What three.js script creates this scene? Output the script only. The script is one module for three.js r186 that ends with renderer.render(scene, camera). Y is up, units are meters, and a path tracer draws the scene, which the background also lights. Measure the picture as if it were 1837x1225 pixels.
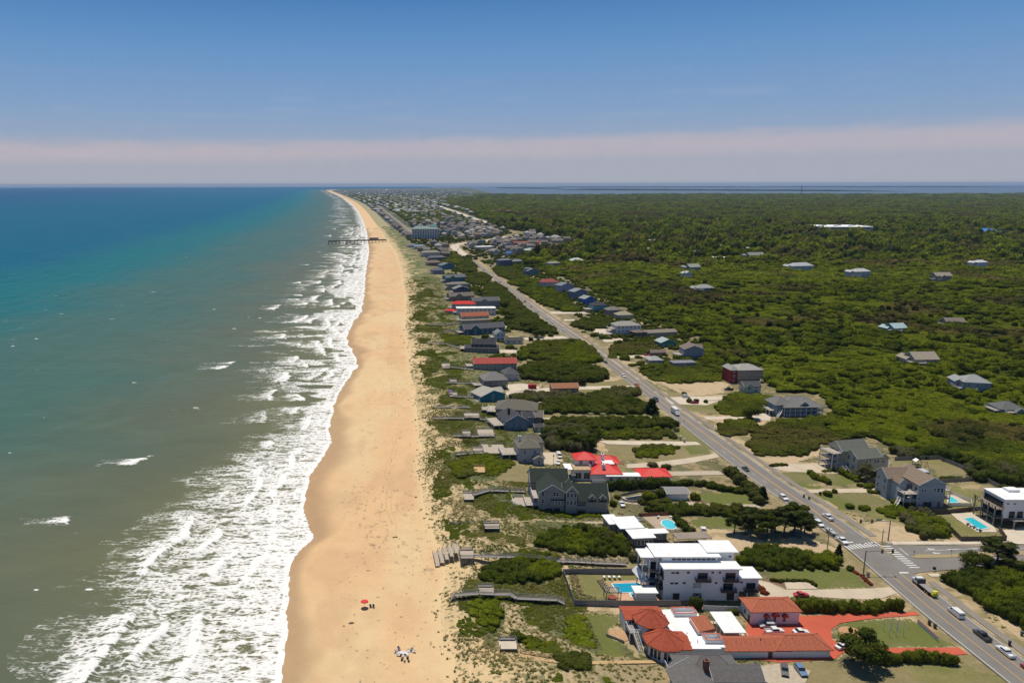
import * as THREE from 'three';
import { mergeGeometries } from 'three/addons/utils/BufferGeometryUtils.js';
import { RoundedBoxGeometry } from 'three/addons/geometries/RoundedBoxGeometry.js';

// ---------------------------------------------------------------- camera (a drone 120 m up)
const scene = new THREE.Scene();
const EYE = 120, FOC = 1400, PW = 1837, PH = 1225, HORIZON = 329, AXIS = 740;   // AXIS: where the lens axis meets the picture's width (the picture is a crop)
const camera = new THREE.PerspectiveCamera(2 * Math.atan(PH / 2 / FOC) * 180 / Math.PI, PW / PH, 1, 80000);
camera.position.set(0, EYE, 0);
camera.rotation.order = 'YXZ';
camera.rotation.set(-Math.atan((PH / 2 - HORIZON) / FOC), 0, -0.0022);
camera.setViewOffset(PW, PH, PW / 2 - AXIS, 0, PW, PH);
camera.updateMatrixWorld(true);
const renderer = new THREE.WebGLRenderer({ antialias: true });
renderer.toneMapping = THREE.LinearToneMapping;
renderer.toneMappingExposure = 1.0;
renderer.shadowMap.enabled = true;

// ---------------------------------------------------------------- noise and random numbers
function rngOf(seed) { let a = seed >>> 0; return () => { a = (a + 0x6D2B79F5) | 0; let t = Math.imul(a ^ (a >>> 15), 1 | a); t = (t + Math.imul(t ^ (t >>> 7), 61 | t)) ^ t; return ((t ^ (t >>> 14)) >>> 0) / 4294967296; }; }
const PERM = new Float32Array(65536); { const r = rngOf(7); for (let i = 0; i < 65536; i++) PERM[i] = r(); }
function vn(x, y) {                       // value noise 0..1
  const xi = Math.floor(x), yi = Math.floor(y); let fx = x - xi, fy = y - yi;
  fx = fx * fx * (3 - 2 * fx); fy = fy * fy * (3 - 2 * fy);
  const X0 = Math.imul(xi, 374761), X1 = X0 + 374761, Y0 = Math.imul(yi, 668265), Y1 = Y0 + 668265, x1 = xi + 1, y1 = yi + 1;
  const a = PERM[(X0 + Y0 + 97 * (xi ^ yi)) & 65535], b = PERM[(X1 + Y0 + 97 * (x1 ^ yi)) & 65535], c = PERM[(X0 + Y1 + 97 * (xi ^ y1)) & 65535], d = PERM[(X1 + Y1 + 97 * (x1 ^ y1)) & 65535];
  return a + (b - a) * fx + (c - a) * fy + (a - b - c + d) * fx * fy;
}
function fbm(x, y, o = 3) { let s = 0, a = 0.5, n = 0; for (let i = 0; i < o; i++) { s += a * vn(x, y); n += a; a *= 0.5; x = x * 2.03 + 17.1; y = y * 2.03 - 9.7; } return s / n; }
const clamp = (x, a = 0, b = 1) => x < a ? a : x > b ? b : x;
const sst = (a, b, x) => { const t = clamp((x - a) / (b - a)); return t * t * (3 - 2 * t); };
const lerp = (a, b, t) => a + (b - a) * t;
const mix3 = (a, b, t) => [a[0] + (b[0] - a[0]) * t, a[1] + (b[1] - a[1]) * t, a[2] + (b[2] - a[2]) * t];

// ---------------------------------------------------------------- sky and sun
{
  const W = 1536, H = 768, d = new Float32Array(W * H * 4);
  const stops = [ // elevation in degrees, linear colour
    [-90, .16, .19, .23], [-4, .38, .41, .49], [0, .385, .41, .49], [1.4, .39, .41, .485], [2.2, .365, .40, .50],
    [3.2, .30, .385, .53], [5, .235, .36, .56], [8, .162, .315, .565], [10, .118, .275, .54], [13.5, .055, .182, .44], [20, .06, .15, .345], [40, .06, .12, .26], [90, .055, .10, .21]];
  for (let j = 0; j < H; j++) {
    const el = 90 - (H - 1 - j + .5) / H * 180;
    for (let i = 0; i < W; i++) {
      const az = (i + .5) / W * 2 * Math.PI;
      let e = el, k = 0; while (k < stops.length - 2 && e > stops[k + 1][0]) k++;
      const t = clamp((e - stops[k][0]) / (stops[k + 1][0] - stops[k][0]));
      let c = [1, 2, 3].map(q => lerp(stops[k][q], stops[k + 1][q], t));
      // the thin layer of haze cloud low over the horizon, rising a little to one side, and a few wisps
      const a2 = (az / Math.PI * 180) ;
      const lift = .6 * Math.sin(az * 2 + 3.6) + .35 * (fbm(a2 * .09, 3, 3) - .5);
      if (e > 9 || e < -2) { const q = (j * W + i) * 4; d[q] = c[0]; d[q + 1] = c[1]; d[q + 2] = c[2]; d[q + 3] = 1; continue; }
      const band = sst(1.3 + lift * .5, 1.9 + lift, e) * (1 - sst(2.45 + lift + .8 * (fbm(a2 * .3, e * 5, 4) - .5), 3.15 + lift + .9 * (fbm(a2 * .3, e * 5, 4) - .5), e));
      c = mix3(c, [.54, .465, .495], .56 * band * (.8 + .4 * fbm(a2 * .4, e * 6, 3)));
      const wisp = sst(.62, .8, fbm(a2 * .16 + 9, e * 7, 4)) * sst(3.2, 4, e) * (1 - sst(5.5, 8, e));
      c = mix3(c, [.5, .52, .62], .12 * wisp);
      const puff = sst(.80, .86, fbm(a2 * .9 + 40, e * 4.5, 4)) * sst(.9, 1.2, e) * (1 - sst(2, 2.5, e));
      c = mix3(c, [.52, .50, .53], .3 * puff);
      const g = .985 + .03 * PERM[(i * 31 + j * 977) & 65535];
      const q = (j * W + i) * 4; d[q] = c[0] * g; d[q + 1] = c[1] * g; d[q + 2] = c[2] * g; d[q + 3] = 1;
    }
  }
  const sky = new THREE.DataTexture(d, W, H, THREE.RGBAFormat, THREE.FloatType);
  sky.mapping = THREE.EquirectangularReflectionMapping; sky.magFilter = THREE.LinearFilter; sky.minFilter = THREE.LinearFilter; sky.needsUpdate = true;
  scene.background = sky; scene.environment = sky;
}
const sun = new THREE.DirectionalLight(new THREE.Color(1, .935, .83), 4.5);
sun.position.set(-40, 960, -265).add(new THREE.Vector3(110, 0, -320)); sun.target.position.set(110, 0, -320);
sun.castShadow = true; sun.shadow.mapSize.set(4096, 4096); sun.shadow.radius = 1;
Object.assign(sun.shadow.camera, { left: -500, right: 500, top: 500, bottom: -500, near: 10, far: 3000 });
scene.add(sun, sun.target);
scene.fog = new THREE.FogExp2(new THREE.Color(.4, .64, 1), 2.3e-5);
// ---------------------------------------------------------------- bookkeeping
const taken = {};
function numbered(n) { const k = taken[n] = (taken[n] ?? -1) + 1; return k ? `${n}_${String(k).padStart(3, '0')}` : n; }
function tag(o, label, category, group, kind) { if (label) o.userData.label = label; if (category) o.userData.category = category; if (group) o.userData.group = group; if (kind) o.userData.kind = kind; return o; }
function thing(name, label, category, x = 0, y = 0, z = 0, turn = 0, group) { const o = new THREE.Group(); o.name = numbered(name); o.position.set(x, y, z); o.rotation.y = turn; scene.add(o); return tag(o, label, category, group); }
function mesh(name, geo, mat, parent) { const m = new THREE.Mesh(geo, mat); m.castShadow = m.receiveShadow = true; m.name = parent ? name : numbered(name); (parent ?? scene).add(m); return m; }
function struct(name, geo, mat) { const m = mesh(name, geo, mat); m.userData.kind = 'structure'; return m; }
// a line of sight through a place in the measured picture, met with level ground at height y
const _o = new THREE.Vector3(), _d = new THREE.Vector3();
function G(u, v, y = 0) {
  const t = Math.tan(camera.fov * Math.PI / 360);
  _d.set((u - AXIS) / (PH / 2) * t, (PH / 2 - v) / (PH / 2) * t, -1).applyQuaternion(camera.quaternion);
  const k = (y - EYE) / _d.y; return [_d.x * k, -_d.z * k];           // [x, forward]
}
function GT(u, v) { let y = 0, p; for (let i = 0; i < 6; i++) { p = G(u, v, y); y = ht(p[0], -p[1]); } return [p[0], y, -p[1]]; }
// ---------------------------------------------------------------- geometry helpers
const clean = g => { const q = g.index ? g.toNonIndexed() : g.clone(); for (const k of Object.keys(q.attributes)) if (!['position', 'normal', 'uv', 'color'].includes(k)) q.deleteAttribute(k); return q; };
function merge(list) {
  list = list.map(clean); const col = list.some(g => g.attributes.color);
  for (const g of list) { if (col && !g.attributes.color) g.setAttribute('color', new THREE.BufferAttribute(new Float32Array(g.attributes.position.count * 3).fill(1), 3)); if (!g.attributes.uv) g.setAttribute('uv', new THREE.BufferAttribute(new Float32Array(g.attributes.position.count * 2), 2)); }
  return list.length === 1 ? list[0] : mergeGeometries(list);
}
function metricUV(g) {                                        // uv in metres, by the way each face points
  g = clean(g); const p = g.attributes.position, uv = new Float32Array(p.count * 2), a = new THREE.Vector3(), b = new THREE.Vector3(), c = new THREE.Vector3();
  for (let i = 0; i < p.count; i += 3) {
    a.fromBufferAttribute(p, i); b.fromBufferAttribute(p, i + 1); c.fromBufferAttribute(p, i + 2);
    const n = b.clone().sub(a).cross(c.clone().sub(a)).normalize();
    const ax = Math.abs(n.x), ay = Math.abs(n.y), az = Math.abs(n.z);
    for (let k = 0; k < 3; k++) { const q = [a, b, c][k]; let s, t;
      if (ay > .95) { s = q.x; t = q.z; } else if (az >= ax) { s = q.x; t = q.y / Math.max(.3, Math.sqrt(1 - ay * ay)); } else { s = q.z; t = q.y / Math.max(.3, Math.sqrt(1 - ay * ay)); }
      uv[(i + k) * 2] = s; uv[(i + k) * 2 + 1] = t; }
  }
  g.setAttribute('uv', new THREE.BufferAttribute(uv, 2)); return g;
}
const box = (w, h, d, x = 0, y = 0, z = 0, ry = 0) => { const g = new THREE.BoxGeometry(w, h, d); if (ry) g.rotateY(ry); return g.translate(x, y, z); };   // y is the centre
const slab = (x0, x1, y0, y1, z0, z1) => box(x1 - x0, y1 - y0, z1 - z0, (x0 + x1) / 2, (y0 + y1) / 2, (z0 + z1) / 2);
const cyl = (r0, r1, h, x = 0, y = 0, z = 0, n = 10) => new THREE.CylinderGeometry(r1, r0, h, n).translate(x, y + h / 2, z);   // y is the foot
function bar(a, b, w, h = w) {                                    // a beam from a to b
  const A = new THREE.Vector3(...a), B = new THREE.Vector3(...b), L = A.distanceTo(B), g = new THREE.BoxGeometry(w, h, L);
  const m = new THREE.Matrix4().lookAt(A, B, new THREE.Vector3(0, 1, .0001)); g.applyMatrix4(m); return g.translate((A.x + B.x) / 2, (A.y + B.y) / 2, (A.z + B.z) / 2);
}
function faces(quads) {                                           // flat polygons given by corner lists
  const pos = []; for (const q of quads) for (let i = 1; i + 1 < q.length; i++) pos.push(...q[0], ...q[i], ...q[i + 1]);
  const g = new THREE.BufferGeometry(); g.setAttribute('position', new THREE.Float32BufferAttribute(pos, 3)); g.computeVertexNormals(); return metricUV(g);
}
// ---------------------------------------------------------------- materials
const texOf = (n, fn, rx = 1, ry = rx, srgb = false) => {         // fn(i, j, n) -> [r, g, b] 0..1
  const d = new Uint8Array(n * n * 4);
  for (let j = 0; j < n; j++) for (let i = 0; i < n; i++) { const c = fn(i, j, n), q = (j * n + i) * 4; d[q] = c[0] * 255; d[q + 1] = c[1] * 255; d[q + 2] = c[2] * 255; d[q + 3] = 255; }
  const t = new THREE.DataTexture(d, n, n); t.wrapS = t.wrapT = THREE.RepeatWrapping; t.magFilter = THREE.LinearFilter; t.minFilter = THREE.LinearMipmapLinearFilter; t.generateMipmaps = true; t.repeat.set(rx, ry);
  if (srgb) t.colorSpace = THREE.SRGBColorSpace; t.needsUpdate = true; return t;
};
function tn(x, y, n, f, o = 3) {                                  // noise that tiles over n
  const a = x / n, b = y / n, s = sst(0, 1, a), t = sst(0, 1, b), F = (p, q) => fbm(p * f, q * f, o);
  return lerp(lerp(F(a + 1, b + 1), F(a, b + 1), s), lerp(F(a + 1, b), F(a, b), s), t);
}
const mat = (r, g, b, rough = .85, extra = {}) => { const m = new THREE.MeshStandardMaterial({ roughness: rough, ...extra }); m.color.setRGB(r, g, b); return m; };
const grey = v => [v, v, v];
const T = {
  speck: texOf(256, (i, j, n) => grey(.72 + .2 * (tn(i, j, n, 8, 3) - .5) + .32 * (PERM[(i * 131 + j * 7919) & 65535] - .35) + .1), .25),
  shingle: texOf(256, (i, j, n) => { const row = Math.floor(j / 16), off = (row % 2) * 13 + (row * 37 % 23), k = Math.floor((i + off) / 26); const tone = .78 + .3 * (PERM[(row * 733 + (k % 10) * 91) & 65535] - .5) + .3 * (tn(i, j, n, 5, 3) - .5); return grey(clamp(tone)); }, .28),
  tile: texOf(256, (i, j, n) => { const tone = .84 + .35 * (PERM[(Math.floor(i / 32) * 31 + Math.floor(j / 43) * 577) & 65535] - .5) + .2 * (tn(i, j, n, 5, 3) - .5); return grey(clamp(tone)); }, .4),
  siding: texOf(128, (i, j, n) => grey(clamp(.92 + .08 * (PERM[(Math.floor(j / 16) * 577) & 65535] - .5) + .12 * (tn(i, j, n, 6, 3) - .5))), .5),
  shake: texOf(256, (i, j, n) => { const row = Math.floor(j / 21), k = Math.floor((i + row * 9) / 14); return grey(clamp(.83 + .34 * (PERM[(row * 91 + (k % 18) * 577) & 65535] - .5))); }, .4),
  stain: texOf(256, (i, j, n) => { const a = tn(i, j, n, 3, 4), b = tn(i, j, n, 11, 3); return grey(clamp(.9 + .3 * (a - .5) + .14 * (b - .5))); }, .11),
  plank: texOf(256, (i, j, n) => { const k = Math.floor(j / 16); return grey(clamp(.8 + .36 * (PERM[(k * 311) & 65535] - .5) + .25 * (tn(i * .3, j * 2, n, 9, 3) - .5))); }, .42),
};
T.plankX = T.plank.clone(); T.plankX.rotation = Math.PI / 2; T.plankX.needsUpdate = true;
T.asphalt = texOf(512, (i, j, n) => { const a = tn(i, j, n, 4, 4), b = PERM[(i * 131 + j * 7919) & 65535]; return grey(clamp(.86 + .34 * (a - .5) + .22 * (b - .5))); }, .06);
T.stucco = texOf(256, (i, j, n) => grey(clamp(.95 + .09 * (tn(i, j, n, 4, 4) - .5) + .05 * (PERM[(i * 131 + j * 7919) & 65535] - .5))), .15);
const M = {
  white: mat(.78, .775, .76, .6, { map: T.stucco }), trim: mat(.74, .74, .72, .5), whiteRoof: mat(.82, .82, .8, .7, { map: T.stain }),
  glass: (() => { const m = new THREE.MeshPhysicalMaterial({ roughness: .06, metalness: 0, specularIntensity: 1 }); m.color.setRGB(.018, .026, .034); return m; })(),
  dark: mat(.03, .03, .032, .7), black: mat(.02, .02, .02, .6), rubber: mat(.022, .022, .022, .85), metal: mat(.4, .41, .42, .35, { metalness: .7 }), rail: mat(.035, .035, .04, .5),
  wood: mat(.27, .215, .165, .85, { map: T.plank }), woodX: mat(.27, .215, .165, .85, { map: T.plankX }), woodPale: mat(.46, .39, .31, .85, { map: T.plank }), woodGrey: mat(.30, .275, .25, .85, { map: T.plank }), woodNew: mat(.56, .37, .17, .8, { map: T.plank }), woodDark: mat(.12, .09, .065, .85, { map: T.plank }),
  brick: mat(.22, .085, .055, .9, { map: T.speck }), concrete: mat(.52, .43, .31, .9, { map: T.stain }), gravel: mat(.5, .42, .31, .95, { map: T.speck }), paleConc: mat(.57, .485, .37, .9, { map: T.stain }),
  asphalt: mat(.205, .187, .165, .92, { map: T.asphalt }), path: mat(.235, .205, .17, .92, { map: T.asphalt }), paintW: mat(.68, .67, .64, .7, { map: T.stain }), paintY: mat(.62, .33, .045, .7, { map: T.stain }),
  redPave: mat(.52, .095, .045, .9, { map: T.asphalt }), pool: null,
};
const matCache = {};
const roofMat = (r, g, b, t = 'shingle') => matCache[`r${r},${g},${b}${t}`] ??= mat(r, g, b, .9, { map: T[t], bumpMap: T[t], bumpScale: .02 });
const wallMat = (r, g, b, t = 'siding') => matCache[`w${r},${g},${b}${t}`] ??= mat(r, g, b, .8, { map: T[t] });
const flat = (r, g, b, rough = .8) => matCache[`f${r},${g},${b},${rough}`] ??= mat(r, g, b, rough);
// ---------------------------------------------------------------- the lie of the land
const SEA = -2.2;
function table(list, y) { return list.map(([u, v]) => { const p = G(u, v, y); return [p[1], p[0]]; }).sort((a, b) => a[0] - b[0]); }
function curve(tab) { return f => {
  const n = tab.length; if (f <= tab[0][0]) return tab[0][1] + (tab[1][1] - tab[0][1]) / (tab[1][0] - tab[0][0]) * (f - tab[0][0]) * .5;
  let a = 0, b = n - 1; if (f >= tab[b][0]) return tab[b][1] + (f - tab[b][0]) * .9; while (b - a > 1) { const m = (a + b) >> 1; if (tab[m][0] > f) b = m; else a = m; }
  const p0 = tab[Math.max(0, a - 1)], p1 = tab[a], p2 = tab[b], p3 = tab[Math.min(n - 1, b + 1)], t = (f - p1[0]) / (p2[0] - p1[0]), D = p2[0] - p1[0];
  const m1 = (p2[1] - p0[1]) / (p2[0] - p0[0]) * D, m2 = (p3[1] - p1[1]) / (p3[0] - p1[0]) * D, t2 = t * t, t3 = t2 * t;
  return (2 * t3 - 3 * t2 + 1) * p1[1] + (t3 - 2 * t2 + t) * m1 + (-2 * t3 + 3 * t2) * p2[1] + (t3 - t2) * m2; }; }
const shoreTab = table([[500, 1260], [505, 1225], [508, 1180], [513, 1120], [515, 1060], [522, 1010], [540, 985], [562, 965], [553, 945], [545, 915], [548, 885], [558, 850], [578, 822], [592, 795], [590, 765], [600, 725], [612, 695], [630, 672], [642, 650], [634, 632], [622, 607], [632, 580], [648, 560], [653, 530], [655, 500], [659, 470], [662, 450], [660, 430], [657, 412], [650, 392], [640, 375], [626, 362], [610, 352], [592, 344.5], [586, 342], [590, 340.4], [600, 339.2]], SEA);
const toeTab = table([[800, 1260], [795, 1225], [778, 1180], [770, 1120], [768, 1070], [776, 1010], [758, 960], [742, 900], [738, 850], [740, 800], [733, 740], [730, 690], [724, 640], [720, 590], [722, 540], [719, 500], [712, 470], [704, 450], [690, 430], [680, 415], [668, 398], [655, 380], [640, 365.5], [620, 354.5], [600, 345.6], [592, 342.6], [596, 340.9], [606, 339.6]], -.5);
const shore0 = curve(shoreTab), toe0 = curve(toeTab);
const last = fn => { let a = NaN, b; return f => f === a ? b : (b = fn(a = f)); };
const shoreX = last(f => shore0(f) + (f < 2500 ? 1.6 * (fbm(f / 9, 4, 2) - .5) * clamp(f / 300, .6, 2.5) : 0));
const toeX = last(f => toe0(f) + (f < 2500 ? 3 * (fbm(f / 12, 8, 2) - .5) : 0));
// the coast road: middle line [u, v], half width between its edge lines
const roadPts = [[1880, 1247], [1802.5, 1186.7], [1691, 1100], [1652, 1067.6], [1544, 979], [1455, 915], [1370, 857], [1261, 776.8], [1177, 714], [1063, 629], [1041, 613], [983, 572], [930, 533], [899, 506.5], [858.4, 476.5], [834, 458.5]].map(p => G(p[0], p[1]));
const roadX = last(curve(roadPts.map(p => [p[1], p[0]]).sort((a, b) => a[0] - b[0])));
const roadHalf = f => lerp(5.3, 3.7, sst(330, 430, f));
function ht(x, z) {
  const f = -z, w = shoreX(f), t = toeX(f);
  if (x < w) return Math.max(-7, SEA - (w - x) * .07);
  if (x < t) { const k = (x - w) / (t - w); return lerp(SEA, -.4, .55 * sst(0, .3, k) + .45 * k) + (.5 * (vn(x / 11, f / 16) - .5) + .22 * (vn(x / 4, f / 5) - .5)) * sst(.12, .4, k) * (1 - k * .5); }
  const s = x - t; let h = -.4 * (1 - sst(0, 10, s));
  if (s < 70) { const n = fbm(x / 13, f / 17, 3); h += (2.6 * sst(0, 16, s) * (1 - sst(26, 62, s))) * (.35 + 1.15 * n) + .5 * (vn(x / 3.2, f / 3.4) - .5) * sst(2, 8, s) * (1 - sst(22, 40, s)); }
  h += .22 * (vn(x / 11 + 4, f / 11) - .5) * sst(30, 60, s);
  if (f < 4200) { const r = x - roadX(Math.min(f, 1380)); if (r > 45) h += sst(60, 150, r) * (1.5 + 6 * fbm(x / 75, f / 75, 2)) * (1 - sst(3000, 4200, f)); }
  return h;
}
// ---------------------------------------------------------------- ground cover map, half a metre a cell
const ZX0 = -90, ZF0 = 120, ZW = 1400, ZH = 2400, zone = new Uint8Array(ZW * ZH), LAWN = 1, DRY = 2, SAND = 3, MULCH = 4, HARD = 5, GREEN = 6, THICK = 7, BUILT = 8;
function inPoly(p, x, y) { let c = false; for (let i = 0, j = p.length - 1; i < p.length; j = i++) if ((p[i][1] > y) !== (p[j][1] > y) && x < (p[j][0] - p[i][0]) * (y - p[i][1]) / (p[j][1] - p[i][1]) + p[i][0]) c = !c; return c; }
function stampW(poly, kind, only) {
  let a = 1e9, b = -1e9, c = 1e9, d = -1e9; for (const [x, f] of poly) { a = Math.min(a, x); b = Math.max(b, x); c = Math.min(c, f); d = Math.max(d, f); }
  for (let j = Math.max(0, Math.floor((c - ZF0) * 2)); j <= Math.min(ZH - 1, (d - ZF0) * 2); j++) for (let i = Math.max(0, Math.floor((a - ZX0) * 2)); i <= Math.min(ZW - 1, (b - ZX0) * 2); i++)
    if (inPoly(poly, ZX0 + i / 2, ZF0 + j / 2) && (only === undefined || zone[j * ZW + i] === only)) zone[j * ZW + i] = kind;
}
const stamp = (kind, ...polys) => polys.forEach(p => stampW(p.map(q => G(q[0], q[1])), kind));
const zoneAt = (x, f) => { const i = Math.floor((x - ZX0) * 2), j = Math.floor((f - ZF0) * 2); return i < 0 || j < 0 || i >= ZW || j >= ZH ? 0 : zone[j * ZW + i]; };
stamp(SAND,
  [[1248, 949], [1297, 949], [1363, 968], [1390, 985], [1370, 998], [1290, 985], [1281, 976]], [[1340, 975], [1440, 962], [1500, 985], [1490, 1000], [1390, 1002]],
  [[1340, 828], [1392, 800], [1440, 812], [1475, 803], [1470, 818], [1430, 828], [1500, 833], [1480, 850], [1400, 845], [1372, 838]], [[1330, 790], [1345, 800], [1358, 822], [1335, 815]],
  [[1185, 688], [1290, 683], [1310, 690], [1300, 705], [1235, 712]], [[1220, 712], [1300, 708], [1310, 722], [1250, 730]], [[1250, 745], [1330, 745], [1380, 755], [1360, 768], [1290, 760]],
  [[1095, 640], [1180, 690], [1160, 690], [1080, 648]], [[960, 540], [1095, 640], [1080, 645], [950, 545]], [[1150, 770], [1215, 765], [1240, 785], [1190, 800], [1120, 790]],
  [[1060, 785], [1120, 780], [1130, 800], [1080, 812], [1050, 800]], [[1000, 688], [1080, 668], [1120, 690], [1050, 700]], [[905, 700], [1000, 697], [1010, 705], [915, 712]],
  [[1070, 1080], [1130, 1085], [1120, 1105], [1040, 1100]], [[1085, 1135], [1130, 1118], [1135, 1150], [1122, 1158]], [[1600, 925], [1680, 950], [1640, 975], [1560, 972], [1540, 950]],
  [[1000, 1015], [1010, 1005], [1030, 1085], [1020, 1085]], [[1780, 1060], [1837, 1110], [1837, 1150], [1790, 1115]], [[1560, 1020], [1600, 1045], [1640, 1042], [1620, 1022]]);
stamp(DRY, [[1000, 690], [1160, 680], [1190, 700], [1000, 712]], [[970, 740], [1180, 742], [1200, 752], [980, 750]], [[1060, 760], [1240, 765], [1290, 800], [1230, 830], [1100, 825]], [[1370, 1190], [1700, 1185], [1837, 1225], [1837, 1260], [1350, 1260]],
  [[1510, 848], [1600, 862], [1610, 880], [1520, 878]], [[1545, 885], [1640, 918], [1690, 920], [1650, 945], [1560, 930]], [[1028, 1032], [1145, 1029], [1140, 1040], [1090, 1077], [1039, 1077], [1025, 1041]], [[1621, 829], [1684, 826], [1740, 853], [1681, 858], [1678, 845]], [[1678, 926], [1711, 926], [1784, 961], [1724, 961], [1700, 945]], [[1690, 870], [1760, 876], [1760, 915], [1700, 915]],
  [[860, 838], [945, 838], [950, 868], [880, 868], [880, 850]], [[1190, 700], [1300, 725], [1290, 745], [1230, 735]]);
stamp(LAWN, [[1252, 886], [1345, 882], [1358, 905], [1265, 903]], [[1226, 802], [1262, 797], [1275, 812], [1240, 816]], [[1403, 847.6], [1443, 847.6], [1467, 866.6], [1435, 872]], [[1470, 852], [1513, 854], [1540, 868], [1491, 872]], [[1462, 885.5], [1556, 884], [1600, 902], [1610, 910], [1551, 921], [1508, 915]],
  [[1378, 1024], [1527, 1020], [1568, 1055], [1470, 1057], [1456, 1043], [1380, 1046]], [[1500, 1134], [1513, 1117], [1638, 1112], [1678, 1138], [1718, 1160], [1573, 1162], [1513, 1156]], [[1051, 1107], [1122, 1107], [1087, 1138], [1150, 1181], [1064, 1184], [1053, 1153]], [[1240, 935], [1300, 925], [1330, 940], [1320, 948], [1250, 945]], [[1420, 870], [1480, 872], [1470, 880]], [[1560, 1115], [1600, 1110], [1650, 1125], [1600, 1135]]);
stamp(GREEN, [[985, 1115], [1010, 1100], [1050, 1110], [1080, 1170], [1060, 1183], [1010, 1160], [990, 1140]], [[840, 1085], [880, 1070], [905, 1110], [895, 1150], [870, 1170], [850, 1120]], [[865, 1150], [910, 1160], [935, 1170], [860, 1175]], [[990, 1190], [1060, 1190], [1062, 1215], [1010, 1217]], [[1110, 1160], [1160, 1180], [1150, 1190], [1120, 1185]],
  [[795, 820], [880, 818], [905, 850], [880, 875], [800, 872]], [[870, 880], [960, 885], [1010, 915], [1100, 915], [1080, 930], [930, 935], [880, 905]], [[1000, 930], [1085, 930], [1090, 950], [1010, 965], [960, 975], [940, 950]], [[860, 780], [930, 765], [960, 790], [900, 812], [850, 800]], [[930, 1060], [1000, 1062], [1080, 1078], [1200, 1095], [1010, 1090]]);
stamp(MULCH, [[1368, 1040], [1400, 1038], [1450, 1047], [1415, 1056], [1395, 1050]], [[1525, 1022], [1537, 1021], [1570, 1052], [1560, 1054]], [[1025, 1035], [1032, 1032], [1048, 1077], [1040, 1078]], [[1238, 893], [1262, 900], [1275, 906], [1240, 904]], [[1578, 1068], [1590, 1066], [1600, 1072], [1585, 1074]]);
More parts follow.
